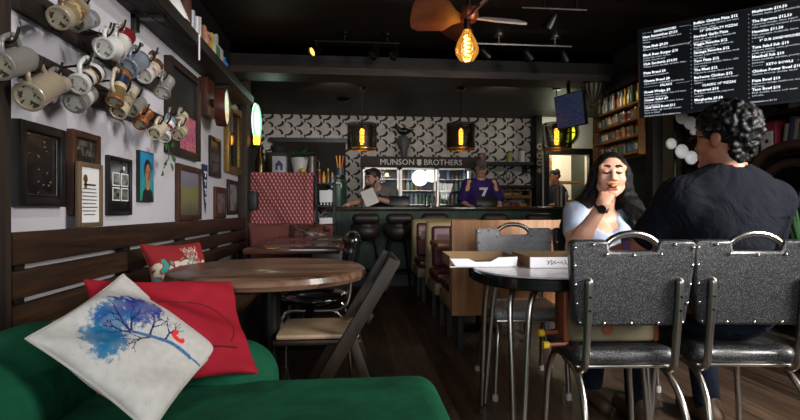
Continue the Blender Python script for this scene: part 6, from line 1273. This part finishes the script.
for k in range(26):
    s = 1 if k % 2 else -1; a = rg.uniform(-0.03, 0.05); p0 = Vector((s * 0.075, 0.02 + a, 0.05 - rg.random() * 0.05)); p1 = Vector((s * (0.095 + rg.uniform(-0.01, 0.02)), 0.03 + a, -0.1)); p2 = Vector((s * (0.145 + rg.uniform(-0.03, 0.03)), 0.085 + a, -0.19)); p3 = Vector((s * (0.19 + rg.uniform(-0.04, 0.03)), 0.11 + a, -0.28 - rg.uniform(0, 0.06)))
    q = smooth_path([p0, p1, p2, p3], 3)
    for i in range(len(q) - 1): wv_ = Vector((0.014 * math.sin(i * 1.6 + k), 0, 0)); lk.append(cone(q[i] + wv_, q[i + 1] + Vector((0.014 * math.sin((i + 1) * 1.6 + k), 0, 0)), 0.013, 0.011, k=0.006))
hair_cut = [ell((0.0, -0.095, -0.035), (0.06, 0.085, 0.1), k=0.01), ell((-0.016, -0.1, 0.03), (0.046, 0.06, 0.07), k=0.008), ell((0.016, -0.1, 0.03), (0.046, 0.06, 0.07), k=0.008)]
organic('hair', scaled(cap_ + lk, hm_, 1.03), {'skin': hair_black}, wo, vox=0.0075, k=0.018, cuts=scaled(hair_cut, hm_, 1.03))
wm_ = frame_matrix(w(1.252, 2.418, 1.008), (1, 0, 0), (0.072, -0.07, 0.15)); MB().tube([wm_ @ Vector((0.033 * math.cos(R(a)), 0.033 * math.sin(R(a)), 0)) for a in range(0, 360, 20)], 0.0075, black_plastic, 8, closed=True).build('watch_strap', wo)
fm_ = Vector(w(1.252, 2.418, 1.008)) + Vector((-0.35, -0.9, -0.1)).normalized() * 0.034
wt = MB().lathe([(0, -0.006), (0.02, -0.006), (0.021, 0.004), (0.018, 0.007), (0, 0.007)], glossy_black, 24, xf=frame_matrix(fm_, (0, 0, 1), (-0.35, -0.9, -0.1))).build('watch_face', wo)
tm = frame_matrix(w(1.387, 2.628, 1.0), (0.93, -0.36, 0), (-0.36, -0.9, 0.25)); tt = MB()
for x0, r_ in ((-0.016, 0.008), (0.0, 0.01), (0.018, 0.008)): tt.tube([tm @ Vector((x0 + r_ * math.cos(R(a)), r_ * 0.7 * math.sin(R(a)), 0.006)) for a in range(0, 300, 30)], 0.0016, M('pendant_dark', '#2b2a2c', 0.5), 5)
tt.build('necklace_pendant', wo)
mth = hm_ @ Vector((0.004, -0.105, -0.063)); o = organic('food_bite', [ell((0, 0, 0), (0.015, 0.01, 0.009)), ell((0.008, -0.004, 0.003), (0.009, 0.008, 0.008)), ell((-0.01, 0.0, -0.003), (0.009, 0.008, 0.006))], {'skin': M('golden_crust', '#b98a3a', 0.6, vary=0.4, vscale=80)}, vox=0.004, k=0.005)
o.location = Vector(W0) + mth; tag(o, 'small golden bite of food held at the woman\'s mouth', 'food')

# ---- man in black seen from behind
M0 = (1.51, 1.92, 0.0)
def q(*p): return (p[0] - M0[0], p[1] - M0[1], p[2] - M0[2])
ma = person('man in black t-shirt with curly black hair, sitting with his back to the camera', M0)
hs = 1.06; hm2 = head_frame(q(1.515, 1.905, 1.283), (-0.36, 0.93), tilt=-3, sc=hs)
t_m = [ell(q(1.525, 1.915, 0.97), (0.205, 0.125, 0.19)), cone(q(1.345, 1.915, 1.045), q(1.71, 1.915, 1.035), 0.078, 0.078), ell(q(1.53, 1.92, 0.74), (0.195, 0.145, 0.2)), cone(q(1.43, 1.89, 1.095), q(1.62, 1.89, 1.095), 0.06, 0.06), cone(q(1.49, 1.885, 1.135), q(1.55, 1.885, 1.135), 0.05, 0.05)]
n_m = [cone(q(1.518, 1.895, 1.24), q(1.525, 1.895, 1.10), 0.062, 0.068)]
a_m = [cone(q(1.32, 1.92, 1.035), q(1.262, 2.06, 0.845), 0.068, 0.052), cone(q(1.262, 2.06, 0.845), q(1.215, 2.27, 0.785), 0.052, 0.033), cone(q(1.735, 1.92, 1.03), q(1.80, 2.03, 0.82), 0.068, 0.052), cone(q(1.80, 2.03, 0.82), q(1.68, 2.22, 0.69), 0.052, 0.033)]
l_m = [ell(q(1.53, 1.93, 0.60), (0.2, 0.15, 0.125)), cone(q(1.43, 1.95, 0.575), q(1.36, 2.30, 0.58), 0.09, 0.066), cone(q(1.36, 2.30, 0.58), q(1.335, 2.22, 0.1), 0.062, 0.042), cone(q(1.63, 1.95, 0.575), q(1.67, 2.30, 0.58), 0.09, 0.066), cone(q(1.67, 2.30, 0.58), q(1.66, 2.2, 0.1), 0.062, 0.042)]
h_m = hand(q(1.215, 2.27, 0.785), (-0.15, 0.98, -0.12), (0, 0, -1), (1, 0, 0), curl=0.3) + hand(q(1.68, 2.22, 0.69), (-0.3, 0.9, -0.2), (0, -0.2, -1), (-1, 0, 0), curl=0.3)
organic('body', scaled(head(), hm2, hs) + n_m + t_m + a_m + l_m + h_m, mats(skin_m), ma, vox=0.012, k=0.025, fine=[(q(1.39, 1.76, 1.13), q(1.64, 2.05, 1.46), 0.005), (q(1.13, 2.22, 0.72), q(1.3, 2.5, 0.85), 0.0045)])
black_tee = cloth('black_tee', '#10121a', 0.9, 0.9, 7)
tee = [ell(p[1], tuple(r + 0.011 for r in p[2])) if p[0] == 'e' else cone(p[1], p[2], p[3] + 0.011, p[4] + 0.011) for p in t_m] + [cone(q(1.325, 1.92, 1.035), q(1.278, 2.02, 0.90), 0.084, 0.078), cone(q(1.73, 1.92, 1.03), q(1.78, 2.0, 0.89), 0.084, 0.078)]
organic('t_shirt', tee, {'skin': black_tee}, ma, vox=0.009, k=0.05, trims=[((0, 0, -1), -0.625)], cuts=[cone(q(1.52, 1.905, 1.175), q(1.52, 1.91, 1.3), 0.074, 0.09)])
organic('jeans', [ell(p[1], tuple(r + 0.01 for r in p[2])) if p[0] == 'e' else cone(p[1], p[2], p[3] + 0.01, p[4] + 0.014) for p in l_m], {'skin': jeans_blue}, ma, vox=0.012, trims=[((0, 0, 1), 0.63)])
MB().tube([q(1.53 + 0.212 * math.cos(R(a)), 1.93 + 0.162 * math.sin(R(a)), 0.605) for a in range(0, 360, 12)], 0.018, leather, 8, closed=True).build('belt', ma)
for x, y in ((1.335, 2.22), (1.66, 2.2)): organic('shoe', [cone(q(x, y - 0.04, 0.05), q(x, y + 0.16, 0.04), 0.047, 0.042), cone(q(x, y - 0.02, 0.05), q(x, y - 0.01, 0.11), 0.046, 0.048)], {'skin': M('shoe_brown', '#4a3322')}, ma, vox=0.012, trims=[((0, 0, -1), 0.0)])
rg = random.Random(5); curls = [ell((0, 0.014, 0.04), (0.083, 0.101, 0.09))]
for k in range(900):
    z = rg.uniform(-1, 1); a = rg.uniform(0, 2 * PI); c_ = math.sqrt(1 - z * z); p = Vector((0.083 * c_ * math.cos(a), 0.012 + 0.1 * c_ * math.sin(a), 0.043 + 0.098 * z))
    if p.z < 0.045 and p.y < -0.02: continue
    if p.z < 0.035 and abs(p.x) > 0.05 and p.y < 0.05: continue
    if p.z < 0.0: p = Vector((p.x * 1.0, max(p.y, 0.075 + 0.3 * p.z), p.z * 1.5)) if p.y > 0.03 else p
    if p.z < -0.09: continue
    if p.y < -0.075: continue
    r_ = rg.uniform(0.008, 0.0125); t1 = Vector((rg.uniform(-1, 1), rg.uniform(-1, 1), rg.uniform(-1, 1))).normalized() * 0.014; curls.append(cone(p - t1, p + t1, r_, r_ * 0.8, k=0.004))
organic('hair', scaled(curls, hm2, hs), {'skin': curly_black}, ma, vox=0.0055, k=0.01)
gl_ = MB()
for s in (-1, 1): gl_.tube([hm2 @ Vector(p) for p in ((s * 0.076, 0.015, 0.012), (s * 0.073, -0.075, 0.014))], 0.0025, black_plastic, 6).tube([hm2 @ Vector((s * 0.034 + 0.026 * math.cos(R(a)), -0.1, 0.006 + 0.02 * math.sin(R(a)))) for a in range(0, 360, 24)], 0.002, black_plastic, 6, closed=True)
gl_.tube([hm2 @ Vector(p) for p in ((-0.01, -0.102, 0.01), (0.01, -0.102, 0.01))], 0.002, black_plastic, 6).tube([hm2 @ Vector((-0.06, -0.1, 0.008)), hm2 @ Vector((-0.073, -0.075, 0.014))], 0.002, black_plastic, 6).tube([hm2 @ Vector((0.06, -0.1, 0.008)), hm2 @ Vector((0.073, -0.075, 0.014))], 0.002, black_plastic, 6).build('glasses', ma)

# ---- bartender leaning over the bar
B0 = (0.45, 7.05, 0.0)
def bq(*p): return (p[0] - B0[0], p[1] - B0[1], p[2] - B0[2])
ba = person('bearded bartender in grey t-shirt and black apron leaning over the bar with a paper', B0); hb = head_frame(bq(0.285, 6.85, 1.425), (-0.75, -0.55), tilt=10, sc=1.12)
tb_ = [ell(bq(0.44, 7.0, 1.17), (0.18, 0.14, 0.2)), cone(bq(0.25, 6.95, 1.27), bq(0.55, 6.93, 1.25), 0.08, 0.08), ell(bq(0.5, 7.1, 0.95), (0.17, 0.14, 0.18))]
ab = [cone(bq(0.24, 6.93, 1.25), bq(0.12, 6.82, 1.12), 0.06, 0.045), cone(bq(0.12, 6.82, 1.12), bq(-0.03, 6.62, 1.085), 0.045, 0.032), cone(bq(0.56, 6.92, 1.24), bq(0.54, 6.78, 1.1), 0.06, 0.045), cone(bq(0.54, 6.78, 1.1), bq(0.36, 6.72, 1.15), 0.045, 0.032)]
lb = [ell(bq(0.5, 7.1, 0.85), (0.18, 0.14, 0.12)), cone(bq(0.42, 7.1, 0.85), bq(0.42, 7.1, 0.08), 0.09, 0.05), cone(bq(0.6, 7.1, 0.85), bq(0.6, 7.12, 0.08), 0.09, 0.05)]
hb_ = hand(bq(-0.03, 6.62, 1.085), (-0.8, -0.5, -0.25), (0, 0, -1), (0.5, -0.8, 0), curl=0.2) + hand(bq(0.36, 6.72, 1.15), (-0.9, -0.15, 0.1), (0, 0.3, -1), (0, -1, 0), curl=0.4)
organic('body', scaled(head(), hb, 1.12) + [cone(bq(0.30, 6.88, 1.36), bq(0.38, 6.94, 1.27), 0.06, 0.065)] + tb_ + ab + lb + hb_, mats(skin_p), ba, vox=0.016, k=0.025, fine=[(bq(0.15, 6.7, 1.28), bq(0.43, 7.0, 1.58), 0.007)])
grey_tee = cloth('grey_tee', '#6e6a68', 0.85, 0.5, 7); inf = lambda ps, d: [ell(p[1], tuple(r + d for r in p[2])) if p[0] == 'e' else cone(p[1], p[2], p[3] + d, p[4] + d) for p in ps]
organic('t_shirt', inf(tb_, 0.012) + [cone(bq(0.24, 6.93, 1.25), bq(0.17, 6.87, 1.17), 0.075, 0.066), cone(bq(0.56, 6.92, 1.24), bq(0.55, 6.84, 1.15), 0.075, 0.066)], {'skin': grey_tee}, ba, vox=0.014, k=0.03, trims=[((0, 0, -1), -0.86)], cuts=[cone(bq(0.34, 6.9, 1.32), bq(0.3, 6.86, 1.45), 0.07, 0.08)])
organic('apron', [ell(bq(0.43, 6.955, 1.1), (0.13, 0.13, 0.17)), ell(bq(0.49, 7.04, 0.9), (0.18, 0.15, 0.3)), cone(bq(0.38, 6.86, 1.2), bq(0.33, 6.9, 1.34), 0.018, 0.016), cone(bq(0.48, 6.86, 1.2), bq(0.42, 6.93, 1.34), 0.018, 0.016)], {'skin': cloth('apron_black', '#131314', 0.8, 0.4, 7)}, ba, vox=0.015, k=0.02)
organic('trousers', inf(lb, 0.014), {'skin': jeans_blue}, ba, vox=0.02)
brown_hair = M('hair_brown', '#2b1a13', 0.5, bump=0.5, bscale=90); organic('hair', scaled([ell((0, 0.02, 0.045), (0.084, 0.1, 0.09)), ell((0, -0.06, -0.085), (0.05, 0.045, 0.045)), cone((-0.06, -0.02, -0.03), (-0.03, -0.06, -0.09), 0.02, 0.025), cone((0.06, -0.02, -0.03), (0.03, -0.06, -0.09), 0.02, 0.025), ell((0, -0.05, 0.1), (0.06, 0.05, 0.03))], hb, 1.12), {'skin': brown_hair}, ba, vox=0.01, k=0.015, cuts=scaled([ell((0, -0.105, 0.01), (0.05, 0.05, 0.055)), ell((0, -0.1, -0.065), (0.02, 0.03, 0.01))], hb, 1.12))
o = MB().box((-0.09, -0.002, -0.12), (0.09, 0.002, 0.12), paper_white, 0, Matrix.Rotation(R(-22), 4, 'Y') @ Matrix.Rotation(R(-25), 4, 'X')).build('paper_sheet'); o.location = (0.235, 6.66, 1.17); tag(o, 'white sheet of paper held by the leaning bartender', 'paper')

# ---- man in the purple jersey
J0 = (1.94, 7.42, 0.0)
def jq(*p): return (p[0] - J0[0], p[1] - J0[1], p[2] - J0[2])
ja = person('man in purple number seven jersey and grey cap standing behind the bar', J0); hj = head_frame(jq(1.94, 7.40, 1.625), (-0.1, -1), tilt=14, sc=1.0)
tj = [ell(jq(1.94, 7.43, 1.28), (0.2, 0.13, 0.2)), cone(jq(1.76, 7.43, 1.38), jq(2.12, 7.43, 1.38), 0.075, 0.075), ell(jq(1.94, 7.43, 1.05), (0.19, 0.14, 0.2))]
aj = [cone(jq(1.73, 7.43, 1.37), jq(1.66, 7.4, 1.12), 0.06, 0.045), cone(jq(1.66, 7.4, 1.12), jq(1.72, 7.2, 1.05), 0.044, 0.032), cone(jq(2.15, 7.43, 1.37), jq(2.22, 7.4, 1.12), 0.06, 0.045), cone(jq(2.22, 7.4, 1.12), jq(2.17, 7.2, 1.05), 0.044, 0.032)]
lj = [ell(jq(1.94, 7.43, 0.9), (0.18, 0.14, 0.13)), cone(jq(1.85, 7.43, 0.88), jq(1.84, 7.43, 0.08), 0.09, 0.05), cone(jq(2.03, 7.43, 0.88), jq(2.04, 7.43, 0.08), 0.09, 0.05)]
hj_ = hand(jq(1.72, 7.2, 1.05), (0.3, -0.9, 0), (0, 0, -1), (1, 0, 0), curl=0.3) + hand(jq(2.17, 7.2, 1.05), (-0.3, -0.9, 0), (0, 0, -1), (-1, 0, 0), curl=0.3)
organic('body', scaled(head(), hj, 1.0) + [cone(jq(1.94, 7.42, 1.57), jq(1.94, 7.43, 1.42), 0.058, 0.065)] + tj + aj + lj + hj_, mats(skin_p), ja, vox=0.016, k=0.025, fine=[(jq(1.8, 7.25, 1.48), jq(2.08, 7.55, 1.78), 0.007)])
purple = cloth('jersey_purple', '#33205c', 0.6, 0.4, 7)
organic('jersey', inf(tj, 0.022) + [cone(jq(1.74, 7.43, 1.37), jq(1.665, 7.41, 1.17), 0.09, 0.088), cone(jq(2.14, 7.43, 1.37), jq(2.215, 7.41, 1.17), 0.09, 0.088), cone(jq(1.752, 7.37, 1.42), jq(1.715, 7.355, 1.3), 0.035, 0.03, 'gold', 0.004), cone(jq(2.128, 7.37, 1.42), jq(2.165, 7.355, 1.3), 0.035, 0.03, 'gold', 0.004)], {'skin': purple, 'gold': M('jersey_gold', '#c59a62', 0.6)}, ja, vox=0.011, k=0.02, trims=[((0, 0, -1), -0.86)], cuts=[cone(jq(1.94, 7.38, 1.49), jq(1.94, 7.38, 1.6), 0.065, 0.08)])
text_mesh('number', '7', 0.26, M('number_white', '#d8d3da', 0.6), Matrix.Translation(jq(1.94, 7.262, 1.15)) @ Matrix.Rotation(R(90), 4, 'X'), ja, 'CENTER', 0.006, 0.006)
organic('trousers', inf(lj, 0.014), {'skin': jeans_blue}, ja, vox=0.02)
organic('cap', scaled([ell((0, 0.015, 0.06), (0.086, 0.102, 0.078)), ell((0, -0.11, 0.052), (0.062, 0.06, 0.01))], hj, 1.0), {'skin': M('cap_grey', '#4d4542', 0.85)}, ja, vox=0.009, k=0.01, cuts=scaled([ell((0, -0.06, -0.02), (0.1, 0.13, 0.06))], hj, 1.0))
organic('hair', scaled([ell((0, 0.03, 0.0), (0.082, 0.09, 0.05))], hj, 1.0), {'skin': brown_hair}, ja, vox=0.01, cuts=scaled([ell((0, -0.08, -0.01), (0.09, 0.09, 0.08))], hj, 1.0))

# ---- cook beyond the hatch
K0 = (3.62, 8.72, 0.0)
def kq(*p): return (p[0] - K0[0], p[1] - K0[1], p[2] - K0[2])
ka = person('cook in dark jacket and black cap seen in profile through the kitchen hatch', K0); hk_ = head_frame(kq(3.62, 8.70, 1.60), (-0.95, -0.25), tilt=10, sc=1.08)
tk = [ell(kq(3.68, 8.72, 1.25), (0.19, 0.15, 0.22)), cone(kq(3.66, 8.56, 1.36), kq(3.68, 8.88, 1.36), 0.08, 0.08), ell(kq(3.68, 8.72, 1.0), (0.18, 0.16, 0.2))]
ak = [cone(kq(3.66, 8.54, 1.34), kq(3.6, 8.48, 1.1), 0.07, 0.055), cone(kq(3.6, 8.48, 1.1), kq(3.42, 8.5, 1.05), 0.05, 0.035), cone(kq(3.68, 8.9, 1.34), kq(3.62, 8.95, 1.1), 0.07, 0.055), cone(kq(3.62, 8.95, 1.1), kq(3.44, 8.9, 1.05), 0.05, 0.035)]
lk_ = [ell(kq(3.68, 8.72, 0.88), (0.17, 0.16, 0.13)), cone(kq(3.68, 8.63, 0.86), kq(3.68, 8.63, 0.08), 0.09, 0.05), cone(kq(3.68, 8.82, 0.86), kq(3.68, 8.82, 0.08), 0.09, 0.05)]
hk2 = hand(kq(3.42, 8.5, 1.05), (-1, 0, -0.1), (0, 0, -1), (0, 1, 0), 0.3) + hand(kq(3.44, 8.9, 1.05), (-1, 0, -0.1), (0, 0, -1), (0, -1, 0), 0.3)
organic('body', scaled(head(), hk_, 1.08) + [cone(kq(3.63, 8.71, 1.54), kq(3.67, 8.72, 1.4), 0.06, 0.065)] + tk + ak + lk_ + hk2, mats(skin_m), ka, vox=0.018, k=0.025, fine=[(kq(3.48, 8.56, 1.46), kq(3.76, 8.86, 1.76), 0.008)])
organic('jacket', inf(tk, 0.018) + inf(ak[:1] + ak[2:3], 0.02), {'skin': cloth('jacket_navy', '#20283a', 0.8, 0.5, 7)}, ka, vox=0.016, k=0.03, trims=[((0, 0, -1), -0.82)], cuts=[cone(kq(3.64, 8.72, 1.46), kq(3.63, 8.72, 1.6), 0.06, 0.075)])
organic('trousers', inf(lk_, 0.014), {'skin': cloth('apron_black', '#131314')}, ka, vox=0.02)
organic('cap', scaled([ell((0, 0.02, 0.06), (0.088, 0.104, 0.08)), ell((0, -0.115, 0.045), (0.06, 0.06, 0.011))], hk_, 1.08), {'skin': black_plastic}, ka, vox=0.01, k=0.012, cuts=scaled([ell((0, -0.06, -0.03), (0.1, 0.13, 0.06))], hk_, 1.08))
organic('hair', scaled([ell((0, 0.035, 0.0), (0.083, 0.09, 0.055))], hk_, 1.08), {'skin': curly_black}, ka, vox=0.011, cuts=scaled([ell((0, -0.08, -0.01), (0.09, 0.09, 0.08))], hk_, 1.08))
